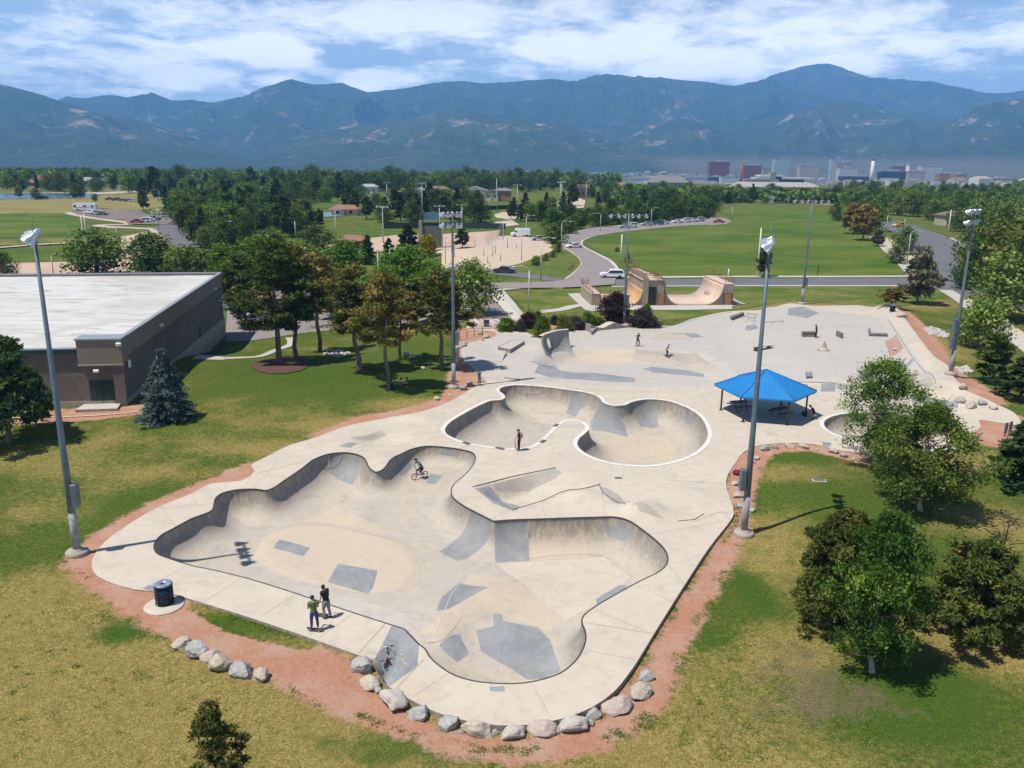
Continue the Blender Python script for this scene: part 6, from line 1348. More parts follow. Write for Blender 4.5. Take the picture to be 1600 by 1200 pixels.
# ---------------------------------------------------------------- street lamps
M_LAMPP = mat('lamp_post_grey', (.42, .42, .40), (.50, .50, .48), 2., .5, .2)
def street_lamp(bx, by, ty, arm, lab, group='street lamps in the park and along the avenue', double=False):
    b = G(bx, by) if by > 345 else P(bx, by); b = np.array([b[0], b[1], lawn_z(b[None, :2])[0]]); lo, hi = 1., 20.
    for _ in range(24):
        m_ = (lo+hi)/2
        if pix(b+[0, 0, m_])[1] > ty: lo = m_
        else: hi = m_
    H = lo; e = empty('street_lamp', b, 0, lab, 'street lamp', group); mb = MB(); mb.tube([(0, 0, 0), (0, 0, H*.9)], [.13, .08], 8); mb.build('post', M_LAMPP, e)
    if arm == 0:
        mb = MB(); mb.box((0, 0, H*.93), (.5, .5, .22), 0, 0, .05); mb.build('lamp_head', M_LAMPP, e); return e
    for a in ((arm, -arm) if double else (arm,)):
        L = 2.2*a; mb = MB(); mb.tube([(0, 0, H*.88), (L*.12, 0, H*.955), (L*.4, 0, H*.99), (L*.85, 0, H*.985)], [.07, .06, .055, .05], 6); o = mb.build('arm', M_LAMPP, e)
        mb = MB(); mb.box((L*1.05, 0, H*.975), (.8, .3, .15), 0, 0, .05); mb.build('lamp_head', M_LAMPP, o)
    return e
for a in [(877, 384, 345, 1, 'street lamp at the bend of the access road'), (938, 362, 333, -1, 'street lamp at the far kerb of the playing field'), (845, 440, 370, 1, 'street lamp on the grass island beside the dark car'), (826, 490, 415, -1, 'lamp post in the triangle of lawn left of the wooden ramps'), (786, 375, 342, 1, 'street lamp between the volleyball courts and the van'),
    (1017, 356, 324, 1, 'street lamp near the parking bays'), (863, 365, 330, 1, 'street lamp behind the dark row of trees'), (822, 370, 336, 1, 'street lamp by the parked white van'), (1143, 345, 320, -1, 'street lamp at the turning circle'), (1417, 413, 360, 1, 'street lamp on the avenue verge, nearest'),
    (1384, 366, 333, 1, 'street lamp on the avenue verge, farther'), (1412, 360, 340, 1, 'street lamp beside the young avenue tree'), (214, 432, 413, 1, 'curved lamp behind the white roof, beside the dark trees'), (84, 432, 396, 1, 'lamp with bent arm behind the roof near the mast'), (281, 431, 419, 1, 'short lamp behind the far roof corner'),
    (186, 310, 290, 1, 'street lamp by the lake road'), (250, 318, 296, -1, 'street lamp at the park road bend'), (240, 360, 327, 1, 'street lamp beside the brown gravel lot'), (248, 358, 320, 1, 'taller street lamp beside the brown gravel lot'), (350, 370, 345, 1, 'street lamp in the grove beyond the building'), (183, 370, 356, -1, 'park lamp beside the gravel path'), (185, 345, 325, 0, 'slim lamp post on the gravel lot'),
    (610, 440, 380, 0, 'lamp post among the bright trees'), (592, 460, 385, 0, 'white post lamp above the car park'), (716, 450, 416, 0, 'slim lamp post by the parking entrance'), (1545, 400, 352, -1, 'street lamp beyond the avenue near the yellow green trees'), (663, 372, 353, 0, 'thin post light beside the backboard wall')]:
    street_lamp(*a)
street_lamp(348, 372, 345, 1, 'double-armed street lamp in the grove', double=True); street_lamp(315, 333, 316, 1, 'double-armed street lamp near the green fence', double=True)
M_WPOLE = mat('white_pole', (.62, .61, .57), None, rough=.6)
def tall_pole(bx, by, ty, lab, group, heads=0, m_=None, r=.16, cam_=None):
    b = G(bx, by) if by > 345 else P(bx, by); b = np.array([b[0], b[1], lawn_z(b[None, :2])[0]]); lo, hi = 1., 45.
    for _ in range(24):
        q = (lo+hi)/2
        if pix(b+[0, 0, q])[1] > ty: lo = q
        else: hi = q
    H = lo; e = empty('light_pole' if heads else 'tall_pole', b, 0, lab, 'pole', group); mb = MB(); mb.tube([(0, 0, 0), (0, 0, H)], [r*1.2, r*.7], 8); mb.build('post', m_ or M_LAMPP, e)
    if heads:
        mb = MB(); mb.box((0, 0, H-.1), (3.4, .12, .15)); mb.build('crossarm', M_LAMPP, e)
        for i in range(heads):
            x = (i-(heads-1)/2)*3.0/max(1, heads-1); mb = MB(); mb.lathe([(.1, .3), (.3, 0), (.32, -.1)], (x, -.2, H), 8, axis=(0, .6, .8)); mb.build('lamp_head', M_ALU, e)
    return e
LPG = 'light poles round the ball fields'
for i, (bx, by, ty, hd, lab) in enumerate([(776, 332, 279, 0, 'tall bare pole beside the far outfield'), (808, 335, 289, 3, 'ball field light pole by the sandy infield'), (877, 328, 285, 3, 'ball field light pole in front of the tan slope'), (875, 327, 284, 3, 'twin of the light pole in front of the tan slope'), (915, 326, 284, 3, 'light pole at the end of the tan slope'), (660, 348, 286, 4, 'tallest light pole between the ball fields'),
    (666, 318, 284, 0, 'bare pole beside the tallest light pole'), (605, 318, 285, 3, 'light pole in front of the house row'), (687, 365, 322, 3, 'light pole just beside the backboard wall'), (722, 360, 320, 3, 'light pole between the two outfields'), (599, 380, 323, 4, 'light pole in the middle of the near outfield'), (525, 375, 328, 4, 'light pole by the orange roofed hut'), (462, 372, 346, 0, 'grey pole beside the dark round tree'),
    (133, 395, 338, 0, 'left one of the paired dark poles above the round tree'), (138, 395, 334, 0, 'right one of the paired dark poles above the round tree'), (270, 312, 300, 4, 'floodlight pole near the green fence'), (323, 315, 299, 4, 'floodlight pole over the wood'), (391, 318, 300, 4, 'floodlight pole beside the tennis courts'), (312, 322, 303, 0, 'thin pole over the wood')]):
    tall_pole(bx, by, ty, lab, LPG, hd)
for bx, by, ty, lab in [(1183, 433, 356, 'white pole beside the lone small pine'), (970, 412, 366, 'white post on the playing field beside the access road'), (1480, 373, 328, 'white pole across the avenue'), (1138, 432, 420, 'short white post by the cross road')]: tall_pole(bx, by, ty, lab, 'white poles', 0, M_WPOLE, .17)
b = G(1277, 433); tall_pole(1277, 432, 409, 'short dark light post on the playing field kerb', 'white poles', 0, M_BLACK, .08)
# volleyball posts
for bx, by, ty, h in [(770, 400, 384, 0), (774, 396, 383, 0), (793, 388, 370, 0), (756, 400, 388, 0), (762, 412, 400, 0), (782, 408, 395, 0), (815, 408, 373, 0), (696, 412, 372, 0), (807, 388, 379, 0), (710, 402, 380, 0)]:
    tall_pole(bx, by, ty, 'slim brown net post on the sand courts', 'net posts on the sand courts', 0, M_BROWNM, .07)
# street clutter near the courts
# ---------------------------------------------------------------- boulders
def boulder_mesh(seed, pink=False):
    rng = np.random.default_rng(seed); bm = bmesh.new(); bmesh.ops.create_icosphere(bm, subdivisions=4, radius=1.)
    pl = [(rng.normal(size=3), rng.uniform(.50, .86)) for _ in range(11)]; pl = [(Vector(n/np.linalg.norm(n)), d) for n, d in pl]
    for v_ in bm.verts:
        p = v_.co.copy()
        for n, d in pl:
            k = p.dot(n)-d
            if k > 0: p -= n*k*.9
        q = p*1.7+Vector((seed*3.1, 0, 0)); f = 1+.16*mnoise.fractal(q, 1., 2., 4)+.05*mnoise.noise(q*5); v_.co = p*f
    me = bpy.data.meshes.new('boulder'); bm.to_mesh(me); bm.free(); me.materials.append(M_ROCKP if pink else (M_ROCK, M_ROCKT, M_ROCKG)[seed % 3]); me.polygons.foreach_set('use_smooth', np.ones(len(me.polygons), bool)); me.update(); return me
BM = [boulder_mesh(i+40, i == 2) for i in range(7)]
def boulder(x, y, rpx, lab, group, k=None, flat=.62):
    rpx = rpx*(1.05 if group == BG2 else (1.14 if group == BG1 else 1.05)); c = G(x, y+rpx*(.2 if group == BG2 else .35)); s = rpx/ppm(c[0], c[1]); rng = random.Random(int(x*7+y)); i = rng.randrange(7) if k is None else k
    o = link('boulder', BM[i], None, (c[0], c[1], c[2]+s*flat*.42)); o.scale = (s*rng.uniform(.95, 1.15), s*rng.uniform(.8, 1.), s*flat*rng.uniform(.9, 1.15)); o.rotation_euler = (0, 0, rng.uniform(0, 6.28)) if group != BG2 else (0, 0, rng.uniform(-.3, .3)+math.atan2(1130-y, x-790)*.0+(-.75 if x < 640 else (-.3 if x < 720 else (.6 if x > 940 else .1))))
    if group == BG2: o.scale = (o.scale[0]*1.12, o.scale[1]*.85, o.scale[2]*1.1)
    tag(o, lab, 'boulder', group)
BG1 = 'six boulders along the red gravel'; BG2 = 'boulders propping the rounded front end'; BG3 = 'boulders in the gravel round the lawn'; BG4 = 'rocks by the far masts'
for i, (x, y, r, l) in enumerate([(285, 1003, 15, 'rounded pale boulder at the end nearest the blue barrel'), (307, 1015, 18, 'large pale boulder, second from the blue barrel'), (328, 1025, 12, 'small pinkish boulder between two large pale ones'), (348, 1036, 19, 'long flattish boulder in the middle of the short row'), (378, 1046, 18, 'rounded buff boulder, second from the row end'), (409, 1053, 15, 'pale boulder ending the short row on the grass')]): boulder(x, y, r, l, BG1, [0, 1, 2, 3, 4, 6][i], .75)
for i, (x, y, r, l) in enumerate([(566, 1043, 21, 'tall boulder at the graffiti bank, topmost of the curved row'), (577, 1067, 17, 'cracked boulder right below the tall one'), (589, 1077, 9, 'small dark wedge stone beside the cracked boulder'), (613, 1093, 25, 'long grey boulder below the graffiti bank'), (656, 1115, 21, 'blocky grey boulder, left part of the curved row'), (703, 1132, 17, 'flat grey boulder before the small pink stone'), (720, 1144, 6, 'tiny pinkish stone between flat boulders'), (747, 1143, 22, 'wide flat boulder under the bowl deck'), (773, 1145, 8, 'small stone wedged between two flat boulders'),
    (799, 1147, 18, 'low flat boulder at the middle of the curved row'), (846, 1139, 21, 'buff flat boulder right of the middle'), (871, 1143, 9, 'little boulder in front of the buff flat one'), (892, 1134, 23, 'light grey slab boulder'), (920, 1130, 8, 'small stone beside the light grey slab'), (927, 1117, 16, 'warm buff upright boulder'), (963, 1104, 22, 'big pale block near the end of the curved row'), (998, 1083, 20, 'pointed grey boulder near the drop edge'), (1010, 1057, 15, 'last sloping boulder at the drop edge')]): boulder(x, y, r, l, BG2)
for i, (x, y, r, l) in enumerate([(1194, 700, 9, 'boulder at the curve of the red bed'), (1210, 698, 7, 'small boulder in the red bed curve'), (1234, 696, 8, 'grey boulder in the red bed below the pavilion'), (1254, 696, 9, 'lighter boulder in the red bed below the pavilion'), (1276, 702, 4, 'little stone near the oval bowl'), (1301, 704, 8, 'boulder near the oval bowl'), (1318, 711, 7, 'boulder at the foot of the leafy tree'), (1336, 718, 6, 'stone under the leafy tree'), (1183, 715, 6, 'stone behind the mast box'),
    (1177, 721, 5, 'small stone behind the mast'), (1148, 755, 7, 'boulder beside the mast box'), (1154, 773, 9, 'big grey boulder by the mast foot'), (1157, 789, 8, 'pale boulder by the mast foot'), (1175, 797, 6, 'flat stone on the lawn side of the mast')]): boulder(x, y, r, l, BG3)
for i, (x, y, r, l) in enumerate([(723, 606, 8, 'white boulder beside the mast by the clover bowl'), (733, 599, 7, 'buff boulder behind the white one'), (703, 617, 4, 'small stone in the red strip'), (683, 622, 6, 'stone lying in the red strip'), (724, 538, 8, 'pale boulder in the mulch curve'), (716, 543, 5, 'small stone in the mulch curve'), (761, 526, 6, 'white stone in the mulch by the walk'), (748, 520, 6, 'grey rock in the planting bed'), (755, 531, 3, 'tiny stone in the mulch'), (636, 553, 7, 'grey rock in the pile on the pine lawn'), (645, 556, 5, 'smaller rock of the pile on the pine lawn'), (655, 555, 4, 'smallest rock of the pile on the pine lawn'),
    (661, 575, 5, 'stone near the olive pine'), (1505, 604, 8, 'white boulder in the far red bed'), (1502, 624, 9, 'rock against the grey wall end'), (1516, 632, 10, 'broad flat rock by the steps'), (1533, 628, 9, 'grey rock of the terrace edge'), (1551, 635, 8, 'rock at the end of the terrace edge'), (1410, 492, 9, 'flat pink rock beside the blue bin'), (1400, 546, 5, 'dark topped rock set in the red bank'), (1425, 585, 6, 'rock set in the lower red bank')]): boulder(x, y, r, l, BG4)
# loose cobbles: uncountable
def cobbles(name, px, n, s0, lab, seed):
    rng = np.random.default_rng(seed); poly = GG(px); lo, hi = poly.min(0), poly.max(0); p = rng.uniform(lo, hi, (n*4, 2)); p = p[inside(p, poly)][:n]; z = top_z(p); V = []; F = []
    ico = [v_.co.copy() for v_ in BM[0].vertices]; bm = bmesh.new(); bmesh.ops.create_icosphere(bm, subdivisions=1, radius=1.); iv = np.array([v_.co for v_ in bm.verts]); fi = np.array([[q.index for q in f.verts] for f in bm.faces]); bm.free()
    for i in range(len(p)): s = s0*rng.uniform(.5, 1.5); V.append(iv*rng.uniform(.7, 1.25, iv.shape)*s*[1, 1, .6]+[p[i, 0], p[i, 1], z[i]+s*.2]); F.append(fi+i*len(iv))
    tag(link(name, mesh_np(name, np.concatenate(V), np.concatenate(F), M_ROCK)), lab, 'stones', None, 'stuff')
cobbles('cobbles', [(1442, 513), (1456, 512), (1482, 522), (1480, 529), (1455, 524)], 150, .28, 'loose pale cobbles at the top of the red bed', 1); cobbles('cobbles', [(1493, 574), (1512, 574), (1518, 582), (1500, 583)], 60, .25, 'loose cobbles beside the far mast', 2)
cobbles('cobbles', [(505, 548), (535, 545), (550, 552), (530, 560), (508, 556)], 60, .25, 'pile of loose stones on the pine lawn', 3)
# weeds: small tufts creeping over the gravel and dry lawn
def weeds():
    rng = np.random.default_rng(9); P0 = []; 
    for px, n in [([(1060, 1010), (1090, 950), (1130, 870), (1155, 850), (1140, 900), (1105, 960), (1075, 1020), (1045, 1100), (1010, 1110)], 260), ([(540, 1040), (560, 1100), (640, 1140), (760, 1170), (900, 1165), (1000, 1120), (1040, 1070), (1020, 1140), (900, 1185), (700, 1175), (560, 1120)], 420), ([(320, 945), (460, 985), (470, 1000), (330, 960)], 160), ([(120, 880), (200, 970), (330, 1030), (560, 1110), (560, 1130), (300, 1030), (150, 960)], 240),
        ([(1120, 1000), (1350, 1000), (1500, 1180), (1050, 1190)], 260), ([(1140, 780), (1160, 790), (1150, 830), (1130, 850)], 60), ([(0, 900), (130, 930), (500, 1190), (0, 1190)], 120)]:
        poly = GG(px); lo, hi = poly.min(0), poly.max(0); q = rng.uniform(lo, hi, (n*6, 2)); k = inside(q, poly) & ~inside(q, SLAB); q = q[k]; w_ = fbm(q[:, 0]*.45+5, q[:, 1]*.45, 4); q = q[w_ > .44][:n]; P0.append(q)
    p = np.concatenate(P0); z = lawn_z(p); per = 16; s = rng.uniform(.03, .10, len(p)); N = len(p)*per; dr = rng.normal(size=(N, 3)); dr[:, 2] = np.abs(dr[:, 2])*.8+.2; c = np.repeat(np.column_stack([p, z]), per, 0)+dr*np.repeat(s, per)[:, None]*[1.3, 1.3, .35]; V, F = leaf_cards(c, np.repeat(s, per)*.75, rng, 1.8, dr)
    me = mesh_np('weeds', V, F, [leafmat('weed_green', (.06, .11, .02), (.13, .17, .04), None, .1)]); set_attr(me, 'tone', np.repeat(rng.uniform(0, 1, N), 4)); tag(link('weeds', me), 'low green weeds scattered over gravel and dry lawn', 'weeds', None, 'stuff')
weeds()

# ---------------------------------------------------------------- bins, plates, street plaza furniture
M_BARREL = mat('barrel_blue', (.010, .022, .048), (.018, .035, .07), 4., .4, .2, fine=(.008, .015, .03), fscale=8.); M_LID = mat('barrel_lid', (.12, .15, .22), (.30, .33, .42), 5., .45, .3)
def barrel(x, y, lab, r=.36, h=.95, pad=False):
    c = G(x, y); e = empty('litter_barrel', c, 0, lab, 'litter bin', 'litter barrels')
    mb = MB(); mb.lathe([(r*.9, .08), (r, .12), (r, .35), (r*1.03, .37), (r, .39), (r, .62), (r*1.03, .64), (r, .66), (r, h)], n=28); mb.build('drum', M_BARREL, e)
    mb = MB(); mb.lathe([(r*1.05, h-.03), (r*1.06, h+.03), (r*.98, h+.05), (.15, h+.055), (.13, h-.06), (.02, h-.08)], n=28); mb.build('lid', M_LID, e)
    mb = MB(); 
    for k in range(10): a = k*math.pi/5; mb.tube([(r*1.06*math.cos(a), r*1.06*math.sin(a), .03), (r*1.06*math.cos(a), r*1.06*math.sin(a), h)], .016, 4)
    for z in (.06, h-.04): mb.tube([(r*1.07*math.cos(a), r*1.07*math.sin(a), z) for a in np.linspace(0, 2*math.pi, 25)], .02, 5, cap=False)
    mb.build('cage', M_BLACK, e); return c
bc = barrel(258, 943, 'dark blue caged litter barrel on a round concrete pad beside the front bowl', .42, 1.12)
mb = MB(); pc2 = G(258, 945); mb.lathe([(.98, -.3), (.98, .035), (.96, .05), (.0, .05)], (pc2[0]-.02, pc2[1]-.08, 0), 36)
tag(mb.build('round_pad', M_CONC, None, (0, 0, lawn_z(pc2[None, :2])[0])), 'round concrete pad under the blue litter barrel', 'concrete pad')
barrel(1394, 487, 'dark blue litter barrel at the far corner of the plaza'); 
c = G(760, 511); e = empty('litter_box', c, .1, 'squat grey litter box on the brick paving', 'litter bin'); mb = MB(); mb.box((0, 0, .45), (.75, .6, .85), 0, 0, .05); mb.build('body', M_GALV, e); mb = MB(); mb.box((0, 0, .93), (.85, .7, .08), 0, 0, .02); mb.build('lid', M_BLACK, e)
c = G(749, 598); e = empty('drinking_fountain', c, 0, 'blue grey drinking fountain post beside the clover bowl', 'drinking fountain'); mb = MB(); mb.lathe([(.22, 0), (.17, .1), (.15, .8), (.15, 1.0)], n=12); mb.build('pedestal', M_GALV, e); mb = MB(); mb.lathe([(.16, .98), (.26, 1.05), (.26, 1.12), (.12, 1.08)], (0, -.05, 0), 14); mb.build('basin', M_GALV, e); mb = MB(); mb.tube([(.1, .05, 1.1), (.1, .05, 1.2), (.04, 0, 1.24)], .02, 5); mb.build('spout', M_ALU, e)
def slabbox(name, px, h, lab, m_=M_LGREY, edge=True, cat='ledge', dz=0.):
    """solid block whose top outline is read off the photo"""
    z = G(*px[0])[2]+dz; pl = [P(x, y, z+h)[:2] for x, y in px]; mb = MB(); mb.prism(pl, z-.05, z+h); o = mb.build(name, m_); tag(o, lab, cat)
    if edge:
        mb = MB(); n = len(pl)
        for i in range(n): a, b = pl[i], pl[(i+1) % n]; mb.tube([(*a, z+h), (*b, z+h)], .03, 4)
        mb.build('steel_edge', M_STEEL, o)
    return o
slabbox('manual_pad', [(778, 542.5), (801, 531.5), (820, 533), (797, 546.5)], .42, 'low rectangular concrete block with steel edges, beside the curved wall')
M_DARKC = mat('dark_concrete', (.13, .13, .13), (.18, .18, .175), 2., .8)
# kicker ramp in front of it
z = 0.; pk = [P(774, 547, .4), P(791, 549, .4), P(783, 566, 0.02), P(766, 563, 0.02)]
mb = MB(); n = 8; A = []; 
for i in range(n+1):
    t = i/n; zt_ = .4*(1-t)**1.4+.02; a = pk[0]*(1-t)+pk[3]*t; b_ = pk[1]*(1-t)+pk[2]*t; A += [(a[0], a[1], zt_+.01), (b_[0], b_[1], zt_+.01), (a[0], a[1], -.05), (b_[0], b_[1], -.05)]
Fk = []
for i in range(n): q = 4*i; Fk += [(q, q+1, q+5, q+4), (q, q+4, q+6, q+2), (q+1, q+3, q+7, q+5)]
Fk.append((0, 2, 3, 1)); mb.add(A, Fk); tag(mb.build('kicker_ramp', M_LGREY), 'small curved kicker ramp leading up to the low block', 'ramp')
# wavy ledge
wv = [P(x, y, .0) for x, y in ((923, 518), (988, 511))]; mb = MB(); n = 28; a0, a1 = wv; dd = (a1-a0); nn = np.array([-dd[1], dd[0], 0]); nn /= np.linalg.norm(nn); V = []; F = []
for i in range(n+1):
    t = i/n; p = a0+dd*t; h = .42+.30*math.cos(t*4.2*math.pi) if t < .1 else .38+.26*math.sin(t*3.4*math.pi+1.9); V += [(*(p[:2]), 0), (p[0], p[1], h+.2), (*(p+nn*1.3)[:2], h+.2), (*(p+nn*1.3)[:2], 0)]
for i in range(n): q = 4*i; F += [(q, q+4, q+5, q+1), (q+1, q+5, q+6, q+2), (q+2, q+6, q+7, q+3)]
F += [(0, 1, 2, 3), (4*n+3, 4*n+2, 4*n+1, 4*n)]; mb.add(V, F); tag(mb.build('wavy_ledge', M_CONC), 'long wavy concrete ledge in front of the purple bush', 'ledge')
slabbox('angled_block', [(920, 513), (928, 510), (932, 512), (925, 518)], .5, 'small grey block at the end of the wavy ledge', M_GREY, False)
slabbox('ledge', [(1141, 494), (1160, 487.5), (1163, 488.5), (1144, 496)], .45, 'dark steel-faced ledge at the back of the plaza', M_DARKC)
slabbox('ledge', [(1357, 513.5), (1359, 513), (1361, 520), (1387, 521), (1386, 523), (1358, 522)], .28, 'L-shaped low ledge near the curved back corner', M_DARKC)
def flatrail(name, a, b, h, lab, r=.035, posts=3):
    p, q = G(*a), G(*b); mb = MB(); mb.tube([p+[0, 0, h], q+[0, 0, h]], r, 6); o = mb.build(name, M_STEEL); tag(o, lab, 'grind rail', 'grind rails on the plaza')
    for i in range(posts): t = (i+.15)/(posts-.7); s = p+(q-p)*t; mb = MB(); mb.tube([s, s+[0, 0, h]], r*.8, 5); mb.build('post', M_STEEL, o)
flatrail('grind_rail', (1190, 508), (1224, 505), .35, 'straight flat grind rail behind the mast'); flatrail('grind_rail', (1158, 498), (1180, 503), .5, 'low rail next to the dark ledge'); flatrail('grind_rail', (1166, 494), (1182, 497), .5, 'second low rail next to the dark ledge', posts=2)
# tilted manual table
c = G(1191, 546); e = empty('grind_table', c, .42, 'tilted table-like grind box beside the mast, throwing a shadow', 'grind box'); mb = MB(); mb.box((0, 0, .48), (2.9, .8, .10), 0, 0, .02); mb.build('table_top', M_CONC, e)
for s in (-1, 1): mb = MB(); mb.box((s*1.0, 0, .22), (.14, .6, .46)); mb.build('leg', M_STEEL, e)
# bench frame next to the standing man
c = G(1264, 526); e = empty('grind_bench', c, .05, 'brown framed bench-like box beside the man in black on the plaza', 'grind box'); mb = MB(); mb.box((0, 0, .62), (1.9, .6, .10), 0, 0, .02); mb.build('top', M_BROWNM, e); mb = MB(); mb.box((0, .15, .3), (1.7, .06, .42)); mb.build('panel', M_CONC, e)
for s in (-1, 1): mb = MB(); mb.box((s*.88, 0, .3), (.1, .5, .6)); mb.build('leg', M_BROWNM, e)
c = G(1314, 528); mb = MB(); mb.box((c[0], c[1]+.6, c[2]+.35), (.3, 1.7, .7), .02, 0, .03); tag(mb.build('grind_block', M_DARKC), 'narrow dark block standing end-on in the middle of the plaza', 'grind box')
c = G(1287, 547); mb = MB(); mb.lathe([(.75, 0), (.55, .08), (.28, .5), (.10, 1.0), (.03, 1.25)], n=20); tag(mb.build('cone_obstacle', M_CONC, None, c), 'pale concrete cone rising from the plaza floor', 'obstacle')
for x, y, w_, h_, l in [(1264, 585, 10, 7, 'square metal plate in the plaza floor'), (1354, 588, 20, 8, 'long grey low block half hidden by the leafy tree')]:
    slabbox('floor_plate', [(x-w_/2, y-h_/2), (x+w_/2-1, y-h_/2), (x+w_/2, y+h_/2), (x-w_/2+1, y+h_/2)], .16, l, M_GREY, True, 'plate')
# banked walk edge coping on the plaza
def edge_line(name, px, lab, flat=False):
    g = resample(PP(px) if flat else GG(px), .5, False); z = bumps(g)+.015 if flat else np.maximum(slab_z(g), top_z(g)); mb = MB(); mb.tube([(*q, zz+.01) for q, zz in zip(g, z)], .028, 5); tag(mb.build(name, M_STEEL), lab, 'steel edging', 'steel edgings of the plaza')
edge_line('steel_edging', [(1388, 500), (1405, 526), (1424, 556), (1446, 582), (1462, 600)], 'steel edging along the raised side walk'); edge_line('steel_edging', [(1234, 597), (1300, 599), (1425, 609)], 'steel edging along the front of the plaza'); edge_line('steel_edging', [(828, 565), (846, 570), (869, 572)], 'short steel edging at the foot of the curved wall')
edge_line('steel_edging', [(738, 761), (800, 745), (868, 731)], 'steel edging along the top of the sunken bank', True); edge_line('steel_edging', [(800, 797), (938, 757)], 'steel edging along the low lip in front of the sunken bank', True); edge_line('steel_edging', [(936, 757), (943, 771), (960, 782), (978, 788)], 'wavy steel edging beside the smooth hump'); edge_line('steel_edging', [(1060, 814), (1085, 812), (1100, 803)], 'curved steel edging in the bare deck')
edge_line('steel_edging', [(1023, 513), (1040, 512), (1082, 500), (1143, 488)], 'steel edging along the back walk of the plaza')
# graffiti scribbles on the outer bank, as thin paint
M_GRA = mat('paint_white', (.55, .62, .66), None, rough=.6); M_GRB = mat('paint_cyan', (.12, .45, .58), None, rough=.6); M_GRR = mat('paint_maroon', (.20, .06, .09), None, rough=.6)
def scribble(px, r_, n, m_, seed, lab):
    rng = random.Random(seed); mb = MB()
    for k in range(n):
        x, y = px[0]+rng.uniform(-r_, r_), px[1]+rng.uniform(-r_, r_)*.8; pts = []
        for j in range(9): x += rng.uniform(-3, 3); y += rng.uniform(-2.5, 2.5); q = G(x, y); pts.append((q[0], q[1], q[2]+.012))
        mb.tube(pts, .013, 4)
    o = mb.build('graffiti', m_, slab); return o
scribble((614, 1014), 9, 12, M_GRA, 1, ''); scribble((612, 1052), 6, 7, M_GRB, 2, ''); scribble((601, 1034), 6, 6, M_GRR, 3, ''); scribble((622, 1030), 9, 8, M_GRA, 4, '')
# plank on the deck, plaque on the lawn, sign panels, garden stake
c0, c1 = G(788, 590.5), G(812, 593.5); mb = MB(); mb.box(((c0[0]+c1[0])/2, (c0[1]+c1[1])/2, .05), (np.linalg.norm(c1-c0), .16, .07), math.atan2(c1[1]-c0[1], c1[0]-c0[0])); tag(mb.build('wooden_plank', mat('plank', (.36, .24, .14), (.28, .19, .11), 5., .8)), 'loose wooden plank lying on the deck behind the clover bowl', 'plank')
c = G(1280, 752); e = empty('ground_plaque', c, -.1, 'small rectangular plaque set in the lawn', 'plaque'); mb = MB(); mb.box((0, 0, .04), (.95, .5, .10), 0, 0, .02); mb.build('border', M_CONC, e); mb = MB(); mb.box((0, 0, .095), (.78, .34, .02)); mb.build('plate', M_PLATE, e)
for x, l in ((1570, 'dark notice board in the red surfaced corner, left panel'), (1577, 'dark notice board in the red surfaced corner, right panel')):
    c = G(x, 682-(x-1570)*.3); e = empty('notice_board', c, .5, l, 'notice board', 'notice boards in the red corner'); mb = MB(); mb.box((0, 0, .75), (.42, .06, .95), 0, 0, .01); mb.build('panel', M_BROWNM, e); mb = MB(); mb.tube([(0, .05, 0), (0, .05, 1.2)], .04, 6); mb.build('post', M_BLACK, e)
c = G(1569, 853); e = empty('young_tree', c, 0, 'bare staked sapling on the lawn at the picture edge', 'tree'); mb = MB(); mb.tube([(0, 0, 0), (.02, 0, .9), (.05, 0, 1.2), (.5, .1, 1.6), (.9, .2, 2.2)], [.06, .05, .045, .025, .012], 6); mb.tube([(.05, 0, 1.2), (.02, .05, 1.6), (.1, .1, 2.1)], [.03, .02, .01], 5); mb.build('trunk', M_BARKD, e); mb = MB(); mb.tube([(-.15, 0, 0), (-.15, 0, 1.4)], .03, 5); mb.build('stake', M_POST, e)
# fences
def wire_fence(px, h, lab, step=2.4, m_=M_BROWNM, rails=(.3, .65, 1.), group='fences around the park'):
    g = resample(GG(px), step, False); z = lawn_z(g); e = empty('fence', (*g[0], z[0]), 0, lab, 'fence', group); o = np.array([*g[0], z[0]])
    for q, zz in zip(g, z): mb = MB(); p = np.array([*q, zz])-o; mb.tube([p, p+[0, 0, h]], .05, 5); mb.build('post', m_, e)
    mb = MB()
    for r_ in rails: mb.tube([np.array([*q, zz+h*r_])-o for q, zz in zip(g, z)], .022, 4)
    mb.build('rail', m_, e)
wire_fence([(700, 541), (718, 531), (741, 526), (754, 524)], 1.2, 'thin brown wire fence by the mulch curve'); wire_fence([(804, 427), (830, 429), (860, 431)], .9, 'low wooden rail fence on the grass island', 2.5, M_BROWNM, (.55, .95)); wire_fence([(786, 441), (800, 443), (830, 445)], .7, 'low dark rail by the park road', 2.5, M_BLACK, (.9,)); wire_fence([(888, 424), (897, 417)], 1.2, 'short wooden fence at the island kerb', 1.5, M_BROWNM, (.5, .95))
wire_fence([(760, 384), (778, 372), (785, 362)], 3., 'tall chain link fence at the end of the infield', 4., M_GALV); wire_fence([(0, 413), (60, 410), (110, 408)], 3.5, 'tall chain link fence behind the white roof', 7., M_GALV, (.5, 1.)); wire_fence([(0, 385), (60, 381), (112, 378)], 2.5, 'chain link fence across the left ball field', 9., M_GALV, (.5, 1.)); wire_fence([(600, 395), (680, 392), (742, 388)], 3., 'chain link backstop beside the infield', 6., M_GALV, (.33, .66, 1.))
